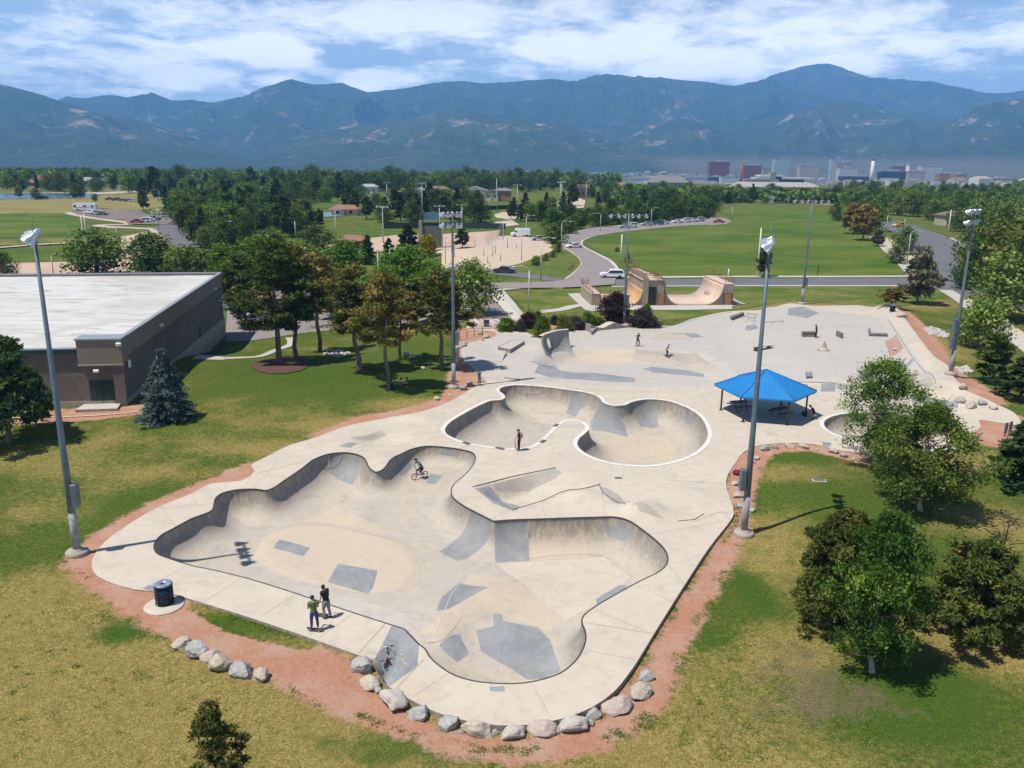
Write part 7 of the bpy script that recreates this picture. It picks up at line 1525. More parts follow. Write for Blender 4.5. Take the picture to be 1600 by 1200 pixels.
def screen(px, h, lab, m_=M_DKGREEN):
    g = resample(np.array([P(x, y)[:2] for x, y in px]), 6., False); z = lawn_z(g); o = np.array([*g[0], z[0]]); e = empty('windscreen_fence', o, 0, lab, 'fence', 'green screened fences'); V = []; F = []
    for q, zz in zip(g, z): p = np.array([*q, zz])-o; V += [p+[0, -.03, .2], p+[0, -.03, h], p+[0, .03, .2], p+[0, .03, h]]
    for i in range(len(g)-1): k = 4*i; F += [(k, k+4, k+5, k+1), (k+2, k+3, k+7, k+6), (k+1, k+5, k+7, k+3)]
    mb = MB(); mb.add(V, F); mb.build('screen', m_, e); mb = MB()
    for q, zz in zip(g[::2], z[::2]): p = np.array([*q, zz])-o; mb.tube([p, p+[0, 0, h+.1]], .06, 4)
    mb.build('posts_and_rail', M_BLACK, e)
screen([(600, 358), (720, 357), (790, 359)], 2.2, 'long dark green windscreen behind the near outfield'); screen([(256, 328), (287, 326)], 5., 'dark green screen by the park road'); screen([(440, 352), (478, 349), (505, 345)], 4., 'dark green screen round the tennis courts'); screen([(730, 330), (800, 327), (860, 326)], 2.2, 'dark green outfield fence behind the far infield'); screen([(460, 338), (480, 326)], 4., 'dark green screen at the back of the tennis courts')
# ---------------------------------------------------------------- people
def pm(name, c, rough=.8): return mat('cloth_'+name, c, tuple(q*.75 for q in c), 9., rough)
M_SK = mat('skin', (.42, .24, .17), (.36, .20, .14), 20., .6); M_HAIRD = mat('hair_dark', (.02, .015, .012), None, rough=.7)
def skin_obj(name, vr, edges, m_, parent, sub=1):
    me = bpy.data.meshes.new(name); me.from_pydata([tuple(map(float, v_[0])) for v_ in vr], edges, []); me.materials.append(m_); o = link(name, me, parent)
    s = o.modifiers.new('skin', 'SKIN'); sv = me.skin_vertices[0].data if me.skin_vertices else None
    if sv is None:
        bm = bmesh.new(); bm.from_mesh(me); bm.verts.layers.skin.verify(); bm.to_mesh(me); bm.free(); sv = me.skin_vertices[0].data
    for i, (p, r_) in enumerate(vr): rr = r_ if isinstance(r_, (tuple, list)) else (r_, r_); sv[i].radius = rr; sv[i].use_root = (i == 0)
    s.use_smooth_shade = True; u_ = o.modifiers.new('sub', 'SUBSURF'); u_.levels = sub; u_.render_levels = sub; return o
def lerp(a, b, t): return np.asarray(a)*(1-t)+np.asarray(b)*t
def stand(lean=.0, hip=.93, armL=((-.24, .02, 1.16), (-.23, .12, .90)), armR=((.24, .02, 1.16), (.23, .12, .90)), legs=None, head=(0, .02), crouch=0., twist=0.):
    """joint positions for a 1.75 m adult facing +Y"""
    J = dict(pel=np.array([0, 0, hip]), chest=np.array([0, lean*.6, hip+.36]), neck=np.array([0, lean*.9, hip+.55]), head=np.array([head[0], lean*1.15+head[1], hip+.70]))
    for s, n, a in ((-1, 'L', armL), (1, 'R', armR)): J['sh'+n] = np.array([s*.19, lean*.85, hip+.50]); J['el'+n] = np.array(a[0]); J['ha'+n] = np.array(a[1]); J['hip'+n] = np.array([s*.10, 0, hip-.04])
    legs = legs or {}
    for s, n in ((-1, 'L'), (1, 'R')): J['kn'+n] = np.array(legs.get('kn'+n, (s*.12, .03, hip*.53))); J['an'+n] = np.array(legs.get('an'+n, (s*.13, 0, .09))); J['to'+n] = np.array(legs.get('to'+n, J['an'+n]+[0, .16, -.05]))
    return J
def hand(vr, ed, root, J, n, fine):
    w_ = J['ha'+n]; d = w_-J['el'+n]; d = d/np.linalg.norm(d); side = np.cross(d, [0, 0, 1.]); side = side/(np.linalg.norm(side)+1e-6) if np.linalg.norm(side) > .1 else np.array([1., 0, 0])
    a = len(vr); vr.append((w_+d*.05, (.038, .02))); ed.append((root, a)); b = a+1; vr.append((w_+d*.09, (.036, .017))); ed.append((a, b))
    for k, (o_, l) in enumerate(((-.027, .055), (-.009, .068), (.009, .064), (.026, .05))):
        c = len(vr); vr.append((w_+d*(.10+l*.5)+side*o_, .009)); vr.append((w_+d*(.10+l)+side*o_*1.1+np.array([0, .012, -.005]), .0075)); ed += [(b, c), (c, c+1)]
    c = len(vr); sgn = 1 if n == 'L' else -1; vr.append((w_+d*.065+side*.045*sgn, .010)); vr.append((w_+d*.105+side*.055*sgn, .008)); ed += [(a, c), (c, c+1)]
def person(loc, rz, J, shirt, pants, lab, group=None, hat=None, hair=M_HAIRD, shorts=False, sleeves='short', shoe=None, scale=1., build=1., pack=None, long_hair=False):
    e = empty('person', loc, rz, lab, 'person', group); e.scale = (scale,)*3; B = build
    vr = [(J['pel'], (.13*B, .10*B))]; ed = []
    def add(p, r_, par): vr.append((np.asarray(p), r_)); ed.append((par, len(vr)-1)); return len(vr)-1
    sp1 = add(lerp(J['pel'], J['chest'], .5), (.125*B, .095*B), 0); ch = add(J['chest'], (.15*B, .10*B), sp1); nb = add(lerp(J['chest'], J['neck'], .75), (.12*B, .085), ch); nk = add(J['neck'], .055, nb)
    h1 = add(lerp(J['neck'], J['head'], .55), (.062, .07), nk); h2 = add(J['head']+[0, .01, .0], (.078, .098), h1); h3 = add(J['head']+[0, 0, .09], (.06, .075), h2)
    nose = add(J['head']+[0, .112, -.012], .011, h2); e1 = add(J['head']+[.083, .0, -.01], .013, h2); e2 = add(J['head']+[-.083, .0, -.01], .013, h2)
    for n in 'LR':
        s = add(J['sh'+n], .062*B, nb); m1 = add(lerp(J['sh'+n], J['el'+n], .5), .050*B, s); el_ = add(J['el'+n], .039, m1); fa = add(lerp(J['el'+n], J['ha'+n], .35), .038, el_); w_ = add(J['ha'+n], .025, fa); hand(vr, ed, w_, J, n, True)
        h = add(J['hip'+n], .095*B, 0); th = add(lerp(J['hip'+n], J['kn'+n], .5), .080*B, h); k = add(J['kn'+n], .056, th); cf = add(lerp(J['kn'+n], J['an'+n], .35), .057, k); an = add(J['an'+n], .036, cf); add(J['to'+n], (.035, .022), an)
    body = skin_obj('body', vr, ed, M_SK, e, 1)
    # shirt
    vr = [(J['pel']-[0, 0, .15], (.150*B, .125*B)), (J['pel']-[0, 0, .0], (.160*B, .130*B))]; ed = [(0, 1)]
    def add2(p, r_, par): vr.append((np.asarray(p), r_)); ed.append((par, len(vr)-1)); return len(vr)-1
    b1 = add2(lerp(J['pel'], J['chest'], .5), (.155*B, .125*B), 1); b2 = add2(J['chest'], (.178*B, .128*B), b1); b3 = add2(lerp(J['chest'], J['neck'], .76), (.165*B, .115), b2); add2(lerp(J['chest'], J['neck'], 1.02), .085, b3)
    for n in 'LR':
        s = add2(J['sh'+n]+[0, 0, .01], .092*B, b3); q = .55 if sleeves == 'short' else 1.; m1 = add2(lerp(J['sh'+n], J['el'+n], q), .068*B if sleeves == 'short' else .052, s)
        if sleeves == 'long': add2(lerp(J['el'+n], J['ha'+n], .92), .038, m1)
    skin_obj('shirt', vr, ed, shirt, e, 1)
    vr = [(J['pel']+[0, 0, .02], (.148*B, .120*B)), (J['pel']+[0, 0, .14], (.148*B, .118*B))]; ed = [(0, 1)]
    def add3(p, r_, par): vr.append((np.asarray(p), r_)); ed.append((par, len(vr)-1)); return len(vr)-1
    for n in 'LR':
        h = add3(J['hip'+n]-[0, 0, .03], .112*B, 0); th = add3(lerp(J['hip'+n], J['kn'+n], .5), .098*B, h); k = add3(lerp(J['hip'+n], J['kn'+n], .97), .080 if not shorts else .095, th)
        if not shorts: cf = add3(lerp(J['kn'+n], J['an'+n], .45), .074, k); add3(lerp(J['kn'+n], J['an'+n], .93), .062, cf)
    skin_obj('shorts' if shorts else 'trousers', vr, ed, pants, e, 1)
    for n in 'LR':
        a, t = J['an'+n], J['to'+n]; d = (t-a); d = d/np.linalg.norm(d); skin_obj('shoe', [(a-d*.07-[0, 0, .03], (.045, .04)), (a+[0, 0, -.02], (.048, .05)), (lerp(a, t, .6), (.05, .035)), (t, (.042, .028))], [(0, 1), (1, 2), (2, 3)], shoe or M_HAIRD, e, 1)
    hd = J['head']
    if hat is not None:
        mb = MB(); mb.lathe([(.098, .02), (.108, .05), (.098, .10), (.06, .14), (.01, .152)], (hd[0], hd[1]-.005, hd[2]-.0), 16); bb_ = MB(); c = mb.build('cap', hat, e)
        mb = MB(); mb.add([(hd[0]-.07, hd[1]+.07, hd[2]+.045), (hd[0]+.07, hd[1]+.07, hd[2]+.045), (hd[0]+.06, hd[1]+.19, hd[2]+.025), (hd[0]-.06, hd[1]+.19, hd[2]+.025), (hd[0]-.07, hd[1]+.07, hd[2]+.055), (hd[0]+.07, hd[1]+.07, hd[2]+.055), (hd[0]+.06, hd[1]+.19, hd[2]+.035), (hd[0]-.06, hd[1]+.19, hd[2]+.035)], [(3, 2, 1, 0), (4, 5, 6, 7), (0, 1, 5, 4), (1, 2, 6, 5), (2, 3, 7, 6), (3, 0, 4, 7)]); mb.build('brim', hat, c)
    if hat is None or long_hair:
        mb = MB(); mb.lathe([(.01, -.10), (.07, -.07), (.098, .0), (.100, .05), (.080, .105), (.045, .135), (.008, .145)], (hd[0], hd[1]-.022, hd[2]+.005), 16); hr_ = mb.build('hair', hair, e)
        if long_hair: mb = MB(); mb.tube([hd+[0, -.09, .02], hd+[0, -.12, -.10], hd+[0, -.12, -.22]], [.06, .055, .02], 8); mb.build('ponytail', hair, hr_)
    if pack is not None: c = lerp(J['pel'], J['neck'], .6)+[0, -.19, 0]; mb = MB(); mb.box(c, (.30, .18, .42), 0, 0, .06); mb.build('backpack', pack, e)
    return e
M_GRIP = mat('griptape', (.035, .04, .05), (.06, .065, .075), 8., .9); M_WOODD = mat('deck_wood', (.32, .20, .12), None, rough=.6); M_WHEEL = mat('wheel_white', (.55, .52, .46), None, rough=.5)
def skateboard(loc, rz, lab, tilt=(0, 0), wood=None):
    e = empty('skateboard', loc, rz, lab, 'skateboard', 'skateboards'); e.rotation_euler = (tilt[0], tilt[1], rz); n = 17; V = []; F = []
    for i in range(n):
        t = -1+2*i/(n-1); x = t*.40; k = max(0, abs(t)-.68)/.32; w_ = .10*math.sqrt(max(0.04, 1-max(0, (abs(t)-.72)/.28)**2)); z = .105+.055*k**1.4
        V += [(x, -w_, z+.004), (x, 0, z), (x, w_, z+.004)]
    for i in range(n-1):
        for j in range(2): a = 3*i+j; F.append((a, a+3, a+4, a+1))
    o = obj_from('deck', V, F, [wood or M_WOODD], e, smooth=True); s = o.modifiers.new('t', 'SOLIDIFY'); s.thickness = .014; s.offset = -1
    obj_from('grip_tape', [(x, y, z+.003) for x, y, z in V], F, M_GRIP, e, smooth=True)
    for sx_ in (-1, 1):
        mb = MB(); mb.tube([(sx_*.23, -.085, .052), (sx_*.23, .085, .052)], .011, 6); mb.box((sx_*.23, 0, .075), (.05, .05, .05)); tr = mb.build('truck', M_ALU, e)
        for sy_ in (-1, 1): mb = MB(); mb.lathe([(.012, -.018), (.026, -.018), (.028, 0), (.026, .018), (.012, .018)], (sx_*.23, sy_*.092, .028), 12, axis=(0, 1, 0)); mb.build('wheel', M_WHEEL, tr)
    return e
def at3(x, y): return G(x, y)
PG2 = 'people at the skatepark'
# man in green tee on his board
b = G(492, 986); rzg = R(68)
legs = dict(knL=(-.13, .03, .60), anL=(-.14, .0, .22), knR=(.15, .03, .60), anR=(.16, .0, .22)); legs['toL'] = (-.15, .17, .165); legs['toR'] = (.18, .17, .165)
person((b[0], b[1], b[2]), R(25), stand(.05, 1.02, ((-.25, .10, 1.22), (-.10, .30, 1.18)), ((.25, .10, 1.22), (.10, .30, 1.16)), legs, (-.02, .05)), pm('green', (.10, .15, .06)), pm('denim', (.03, .06, .17)), 'man in an olive green t-shirt, blue jeans and dark cap standing on a skateboard', PG2, hat=pm('cap_black', (.02, .018, .03)), build=1.08)
skateboard((b[0], b[1], b[2]+.01), R(-8), 'skateboard under the man in the green t-shirt')
# man in black tee
b = G(511, 966)
legs = dict(knL=(-.10, .12, .52), anL=(-.12, .02, .11), knR=(.14, .0, .50), anR=(.16, -.12, .09)); legs['toL'] = (-.13, .18, .05); legs['toR'] = (.18, .04, .03)
person((b[0], b[1], b[2]), R(58), stand(.10, .96, ((-.27, .10, 1.18), (-.22, .24, .94)), ((.26, .06, 1.16), (.24, .20, .92)), legs, (0, .07)), pm('black', (.018, .015, .02)), pm('grey_trouser', (.22, .22, .23)), 'man in a black t-shirt and grey trousers leaning over beside the man in green', PG2, build=1.15)
c = G(503, 963); skateboard((c[0], c[1], c[2]+.01), R(-10), 'pale skateboard lying next to the man in black', wood=M_CONC)
# boarder standing at the white rim
b = G(811, 704); person((b[0], b[1], b[2]), R(75), stand(.03, .93, ((-.30, .12, 1.22), (-.34, .30, 1.00)), ((.25, .02, 1.2), (.2, .12, .95)), None, (0, .03)), pm('dark_plum', (.04, .02, .035)), pm('plum_black', (.03, .012, .02)), 'skater in dark plum clothes with a pale backpack standing at the white rim', PG2, hat=M_HAIRD, pack=pm('pack_pink', (.30, .20, .22)))
c = G(803, 702); skateboard((c[0], c[1], c[2]+.42), 0., 'skateboard held upright by the skater at the white rim', (R(10), R(84)))
# others
b = G(996, 541); person((b[0], b[1], b[2]+.12), R(-150), stand(.12, .86, ((-.38, .08, 1.16), (-.52, .18, 1.0)), ((.38, .04, 1.16), (.52, .1, 1.05)), dict(knL=(-.20, .14, .48), knR=(.20, .14, .48), anL=(-.2, 0, .09), anR=(.2, 0, .09)), (0, .03)), pm('navy', (.05, .05, .09)), pm('black_t', (.03, .03, .035)), 'kid in dark clothes rolling on a skateboard with arms out, behind the tan bank', PG2, hat=M_HAIRD, scale=.95)
skateboard((b[0], b[1], b[2]+.01), R(25), 'skateboard ridden by the kid behind the tan bank')
b = G(1041, 557); person((b[0], b[1], b[2]+.12), R(-120), stand(.22, .80, ((-.34, .15, 1.05), (-.44, .28, .95)), ((.3, .1, 1.05), (.36, .2, .9)), dict(knL=(-.18, .2, .44), knR=(.18, .2, .44), anL=(-.2, 0, .09), anR=(.2, 0, .09)), (0, .05)), pm('pink', (.42, .16, .26)), pm('black_t', (.03, .03, .035)), 'child in a pink top crouching on a skateboard on the tan bank', PG2, scale=.88, hat=pm('helmet', (.10, .06, .10)))
skateboard((b[0], b[1], b[2]+.01), R(-40), 'skateboard ridden by the child in pink')
b = G(1275, 528); person((b[0], b[1], b[2]), R(60), stand(.10, .93, ((-.26, .14, 1.15), (-.2, .34, 1.0)), None or ((.24, .02, 1.16), (.23, .12, .90)), None, (0, .06)), pm('black', (.018, .015, .02)), pm('black_t', (.03, .03, .035)), 'man in black standing beside the brown framed box on the plaza', PG2)
b = G(1405, 601); person((b[0], b[1], b[2]), R(140), stand(.02, .93, legs=dict(knL=(-.08, .03, .50), knR=(.08, .03, .50), anL=(-.08, 0, .09), anR=(.08, 0, .09))), pm('grey_shirt', (.09, .08, .085)), pm('navy_t', (.02, .02, .05)), 'man in a grey shirt and dark trousers standing in front of the red banks', PG2)
# crouching by the pavilion post
b = G(1274, 655); person((b[0], b[1], b[2]), R(60), stand(.42, .42, ((-.24, .40, .66), (-.15, .62, .55)), ((.24, .40, .66), (.15, .62, .55)), dict(knL=(-.2, .38, .45), knR=(.2, .38, .42), anL=(-.17, .12, .09), anR=(.17, .12, .09)), (0, .06)), pm('black', (.018, .015, .02)), pm('tan_shorts', (.35, .27, .18)), 'person in black squatting beside the pavilion post', PG2, hat=M_HAIRD)
# sitting under the pine
SIT = dict(knL=(-.15, .42, .38), knR=(.15, .42, .36), anL=(-.12, .70, .08), anR=(.14, .72, .08), toL=(-.12, .86, .05), toR=(.14, .88, .05))
for i, (x, y, rz_, shirt, lab) in enumerate([(613, 608, 40, pm('black', (.018, .015, .02)), 'person in black sitting against the pine trunk'), (625, 604, -60, pm('rose', (.30, .20, .19)), 'person in a rose top sitting in the shade of the pine'), (638, 603, 110, pm('navy', (.05, .05, .09)), 'person in dark clothes sitting apart at the edge of the pine shade')]):
    b = G(x, y); person((b[0], b[1], b[2]-.02), R(rz_), stand(.10, .14, ((-.26, .16, .42), (-.2, .36, .36)), ((.26, .16, .42), (.2, .36, .36)), SIT, (0, .04)), shirt, pm('black_t', (.03, .03, .035)), lab, 'people sitting under the pine', long_hair=(i == 1))
# bag beside the squatting person
c = G(1257, 648); mb = MB(); mb.lathe([(.22, 0), (.28, .12), (.22, .28), (.08, .36)], c, 12); tag(mb.build('blue_bag', pm('bag_blue', (.02, .05, .13))), 'dark blue bag at the foot of the pavilion post', 'bag')
c = G(1152, 741); mb = MB(); mb.lathe([(.3, 0), (.38, .12), (.3, .26), (.08, .32)], c, 12); tag(mb.build('maroon_bag', pm('bag_maroon', (.12, .01, .03))), 'maroon bag among the boulders by the mast box', 'bag')
# bike and rider
M_FRAME = mat('bike_frame', (.30, .26, .42), None, rough=.35, metal=.4); M_TYRE = mat('tyre', (.03, .022, .028), None, rough=.8); M_RIM = mat('bike_rim', (.28, .05, .09), None, rough=.4)
def bike(loc, rz, lab):
    e = empty('bmx_bike', loc, rz, lab, 'bicycle'); Wr = .255; F_, R_ = (.0, .48, Wr), (.0, -.47, Wr); bb_ = np.array([0, -.08, .29]); st_ = np.array([0, -.20, .52]); hd = np.array([0, .31, .60]); hb = np.array([0, .34, .50])
    mb = MB(); [mb.tube([a, b_], r_, 7) for a, b_, r_ in ((bb_, st_, .018), (bb_, hb, .021), (st_, hd, .019), (hb, hd+[0, -.02, .06], .022))]
    for s in (-1, 1): mb.tube([bb_+[s*.03, 0, 0], (s*.06, -.47, Wr)], .012, 5); mb.tube([st_+[s*.02, 0, 0], (s*.06, -.47, Wr)], .010, 5)
    mb.build('frame', M_FRAME, e); mb = MB()
    for s in (-1, 1): mb.tube([hb+[s*.02, .0, -.02], hb+[s*.06, .02, -.05], (s*.06, .48, Wr)], .014, 6)
    mb.build('fork', M_ALU, e); mb = MB(); t = hd+[0, -.04, .08]; mb.tube([t+[-.36, -.10, .24], t+[-.22, -.03, .24], t+[-.06, .02, .0], t+[.06, .02, 0], t+[.22, -.03, .24], t+[.36, -.10, .24]], .012, 6); mb.tube([t+[-.18, 0, .17], t+[.18, 0, .17]], .01, 5); hbm = mb.build('handlebar', M_BLACK, e)
    mb = MB(); mb.tube([st_, st_+[0, -.03, .08]], .014, 6); mb.box(st_+[0, -.02, .10], (.10, .24, .04), 0, 0, .015); mb.build('saddle', M_BLACK, e)
    mb = MB(); mb.lathe([(.02, -.01), (.09, -.006), (.09, .006), (.02, .01)], bb_+[.05, 0, 0], 16, axis=(1, 0, 0)); mb.tube([bb_+[.07, 0, 0], bb_+[.08, .16, -.03]], .011, 5); mb.tube([bb_+[-.07, 0, 0], bb_+[-.08, -.16, .03]], .011, 5); mb.box(bb_+[.13, .17, -.03], (.09, .08, .02)); mb.box(bb_+[-.13, -.17, .03], (.09, .08, .02)); mb.build('crank', M_ALU, e)
    for p in (F_, R_):
        mb = MB(); mb.tube([(p[0], p[1]+Wr*.93*math.cos(a), p[2]+Wr*.93*math.sin(a)) for a in np.linspace(0, 2*math.pi, 33)], .026, 8, cap=False); w_ = mb.build('wheel', M_TYRE, e)
        mb = MB(); mb.tube([(p[0], p[1]+Wr*.82*math.cos(a), p[2]+Wr*.82*math.sin(a)) for a in np.linspace(0, 2*math.pi, 33)], .014, 6, cap=False)
        for k in range(12): a = k*math.pi/6; mb.tube([(p[0], p[1], p[2]), (p[0], p[1]+Wr*.82*math.cos(a), p[2]+Wr*.82*math.sin(a))], .0035, 3)
        mb.tube([(p[0]-.05, p[1], p[2]), (p[0]+.05, p[1], p[2])], .02, 8); mb.build('rim', M_RIM, w_)
    return e
b = G(656, 748); f_ = G(645, 749); r_ = G(668, 742); hdg = f_-r_; rzb = math.atan2(-hdg[0], hdg[1]); bike((b[0], b[1], b[2]+.02), rzb, 'bmx bicycle with dark tyres ridden in the front bowl')
J = stand(.42, .86, ((-.36, .30, 1.02), (-.34, .24, .93)), ((.36, .30, 1.02), (.34, .24, .93)), dict(knL=(-.16, .12, .58), knR=(.16, .26, .60), anL=(-.13, -.25, .39), anR=(.13, .08, .33), toL=(-.13, -.10, .35), toR=(.13, .22, .29)), (0, .05)); 
for k in J: J[k] = J[k]+np.array([0, -.22, 0]) if k[:2] in ('pe', 'ch', 'ne', 'he', 'sh', 'hi') else J[k]
person((b[0], b[1], b[2]+.02), rzb, J, pm('teal', (.05, .20, .26)), pm('black_t', (.03, .03, .035)), 'bmx rider in a teal t-shirt and dark helmet crouched over the handlebar', PG2, hat=M_HAIRD, shorts=True)
# ---------------------------------------------------------------- vehicles
M_GLASS = mat('car_glass', (.02, .025, .03), None, rough=.08, spec=.6); M_TIRE = mat('car_tyre', (.02, .02, .02), None, rough=.9); M_HUB = mat('car_hub', (.45, .45, .47), None, rough=.35, metal=.6); M_HL = mat('head_light', (.7, .7, .68), None, rough=.1); M_TL = mat('tail_light', (.35, .02, .02), None, rough=.2)
CARC = {}
def paint(c): 
    k = 'car_paint_%d_%d_%d' % tuple(int(q*100) for q in c); return mat(k, c, None, rough=.3, spec=.5, coat=.5)
def car_proto(kind, c):
    if (kind, c) in CARC: return CARC[(kind, c)]
    L, W, H = dict(sedan=(4.6, 1.8, 1.42), suv=(4.8, 1.9, 1.72), van=(6.0, 2.1, 2.5), pickup=(5.6, 1.95, 1.8), rv=(9.5, 2.5, 3.3))[kind]; g = .28; bh = .80 if kind in ('sedan',) else 1.0
    body = dict(sedan=[(-.5, .30), (-.5, .62), (-.47, .85), (-.30, .90), (-.17, 1.38), (.14, 1.42), (.27, .93), (.46, .80), (.5, .60), (.5, .30)], suv=[(-.5, .34), (-.5, .95), (-.46, 1.55), (-.40, 1.70), (.10, 1.72), (.24, 1.10), (.46, .98), (.5, .72), (.5, .34)],
        van=[(-.5, .4), (-.5, 2.4), (-.48, 2.5), (.22, 2.5), (.27, 1.9), (.38, 1.25), (.48, 1.1), (.5, .8), (.5, .4)], pickup=[(-.5, .45), (-.5, 1.05), (-.12, 1.05), (-.10, 1.72), (.10, 1.78), (.22, 1.15), (.47, 1.05), (.5, .8), (.5, .45)], rv=[(-.5, .5), (-.5, 3.1), (-.47, 3.3), (.44, 3.3), (.5, 3.0), (.5, 2.3), (.495, 1.0), (.48, .5)])[kind]
    e = empty('parked_car', (0, 0, -500)); pt = paint(c); mb = MB(); prof = [(x*L, z) for x, z in body]; n = len(prof); V = []
    zmax = max(z for _, z in prof); wz = lambda z: W/2*(1-.16*max(0, (z-bh)/(zmax-bh+.01))) if kind != 'rv' else W/2
    for s in (-1, 1): V += [(x, s*wz(z), z) for x, z in prof]
    F = [tuple(range(n)), tuple(reversed(range(n, 2*n)))]+[(i, n+i, n+(i+1) % n, (i+1) % n) for i in range(n)]; mb.add(V, F); o = mb.build('body', pt, e); bv = o.modifiers.new('b', 'BEVEL'); bv.width = .06; bv.segments = 2
    def side_win(x0, x1, x2, x3, z0, z1):
        for s in (-1, 1): mb = MB(); y0, y1 = wz(z0)+.012, wz(z1)+.012; mb.add([(x0*L, s*y0, z0), (x1*L, s*y0, z0), (x2*L, s*y1, z1), (x3*L, s*y1, z1)], [(0, 1, 2, 3)]); mb.build('window', M_GLASS, e)
    if kind == 'sedan': side_win(-.26, .22, .11, -.15, .93, 1.34)
    if kind == 'suv': side_win(-.45, .19, .09, -.40, 1.08, 1.58)
    if kind == 'van': side_win(.20, .34, .26, .20, 1.4, 2.0)
    if kind == 'pickup': side_win(-.09, .18, .09, -.08, 1.16, 1.66)
    if kind == 'rv': side_win(-.42, -.3, -.3, -.42, 1.7, 2.4); side_win(-.1, .05, .05, -.1, 1.7, 2.4); side_win(.36, .46, .46, .36, 1.6, 2.5)
    def across(p, q, nm='windscreen'):
        (xa, za), (xb, zb) = p, q; mb = MB(); dx, dz = (zb-za), -(xb-xa)*L; l = math.hypot(dx, dz); ox, oz = dx/l*.02, dz/l*.02
        if oz < 0: ox, oz = -ox, -oz
        mb.add([(xa*L+ox, -wz(za)*.88, za+oz), (xa*L+ox, wz(za)*.88, za+oz), (xb*L+ox, wz(zb)*.88, zb+oz), (xb*L+ox, -wz(zb)*.88, zb+oz)], [(0, 1, 2, 3)]); mb.build(nm, M_GLASS, e)
    wsd = dict(sedan=[((.255, .98), (.155, 1.38)), ((-.28, .96), (-.185, 1.34))], suv=[((.225, 1.17), (.115, 1.66))], van=[((.36, 1.36), (.275, 1.86))], pickup=[((.205, 1.22), (.115, 1.72))], rv=[])[kind]
    for p, q in wsd: across(p, q)
    if kind == 'rv': mb = MB(); mb.box((L*.5+.01, 0, 2.0), (.03, W*.8, .9)); mb.build('windscreen', M_GLASS, e); [(lambda mb: (mb.box((0, s*(W/2+.01), 1.35), (L*.9, .02, .22)), mb.build('stripe', M_GALV, e)))(MB()) for s in (-1, 1)]
    wr = .34 if kind != 'rv' else .45
    for x in (-.31, .31):
        for s in (-1, 1): mb = MB(); mb.lathe([(wr*.55, -.11), (wr, -.11), (wr, .11), (wr*.55, .11)], (x*L, s*(W/2-.08), wr), 16, axis=(0, 1, 0)); w_ = mb.build('wheel', M_TIRE, e); mb = MB(); mb.lathe([(wr*.6, -.02), (.05, .0)], (x*L, s*(W/2+.035), wr), 12, axis=(0, s, 0)); mb.build('hub', M_HUB, w_)
    for s in (-1, 1): mb = MB(); mb.box((L*.5-.02, s*W*.36, .72 if kind != 'rv' else .95), (.06, .32, .16), 0, 0, .02); mb.build('headlight', M_HL, e); mb = MB(); mb.box((-L*.5+.01, s*W*.4, .8 if kind != 'rv' else 1.0), (.05, .2, .2), 0, 0, .02); mb.build('tail_light', M_TL, e)
    CARC[(kind, c)] = e; return e
used_protos = set()
def car(x, y, hdg, kind, c, lab, group='parked cars', flat=True):
    e0 = car_proto(kind, c); key = (kind, c)
    e = e0 if key not in used_protos else copy_tree(e0); used_protos.add(key)
    b = P(x, y) if y < 360 else G(x, y); z = lawn_z(b[None, :2])[0]+(.26 if b[1] > 300 else .12); e.location = (b[0], b[1], z); e.rotation_euler = (0, 0, R(hdg)); tag(e, lab, 'van' if kind in ('van', 'rv') else 'car', group)
    e.name = {'rv': 'motor_home', 'van': 'parked_van', 'suv': 'parked_car', 'sedan': 'parked_car', 'pickup': 'pickup_truck'}[kind]
WH, BK, SL, RD_, DB, DG, YL = (.75, .75, .76), (.03, .03, .035), (.40, .42, .45), (.28, .02, .03), (.03, .06, .14), (.05, .07, .07), (.75, .42, .02)
RC = 'cars on the park roads'; LC = 'cars on the gravel lot by the lake'; PC = 'cars in the bays under the trees'; CC = 'cars in the car park behind the pines'
car(956, 435, 180, 'suv', WH, 'white estate car waiting at the end of the access road', RC); car(788, 427, 172, 'sedan', BK, 'black car on the park road beside the sand courts', RC); car(897, 388, 200, 'sedan', WH, 'small white car coming down the curved access road', RC)
car(813, 370, 190, 'van', WH, 'white box van parked beyond the sand courts', RC); car(841, 376, 200, 'sedan', SL, 'silver car half under the island trees', RC); car(1123, 349, 170, 'sedan', RD_, 'dark red car on the turning circle', RC); car(1404, 355, 200, 'suv', YL, 'orange yellow car driving up the avenue', RC)
for x, y, k, c, l in [(986, 356, 'suv', WH, 'white car, nearest in the tree-shaded bays'), (976, 357, 'sedan', SL, 'silver car beside the nearest white one'), (1010, 353, 'sedan', SL, 'silver car in the middle of the shaded bays'), (1027, 352, 'suv', DB, 'dark blue car in the shaded bays'), (1037, 351, 'sedan', WH, 'white car beside the dark blue one'), (1058, 349, 'sedan', WH, 'white car farther along the bays'), (1070, 348, 'suv', WH, 'tall white car farther along the bays'), (1083, 347, 'sedan', WH, 'white car near the turning circle'), (1092, 346.5, 'suv', SL, 'silver car near the turning circle')]: car(x, y, 200, k, c, l, PC)
car(134, 330, 185, 'rv', WH, 'long white motor home on the gravel lot', LC); car(143, 335, 170, 'pickup', WH, 'white pickup in front of the motor home', LC); car(151, 336, 175, 'suv', SL, 'silver car beside the white pickup', LC); car(160, 337, 180, 'sedan', DG, 'dark car last in the row by the motor home', LC)
car(214, 349, 190, 'sedan', RD_, 'dark red car in the short row on the brown lot', LC); car(226, 348, 190, 'suv', WH, 'white car in the short row on the brown lot', LC); car(233, 346, 190, 'sedan', WH, 'second white car in the short row on the brown lot', LC); car(240, 345, 190, 'pickup', DG, 'dark pickup ending the short row', LC); car(262, 340, 10, 'suv', SL, 'silver car alone at the edge of the lot', LC)
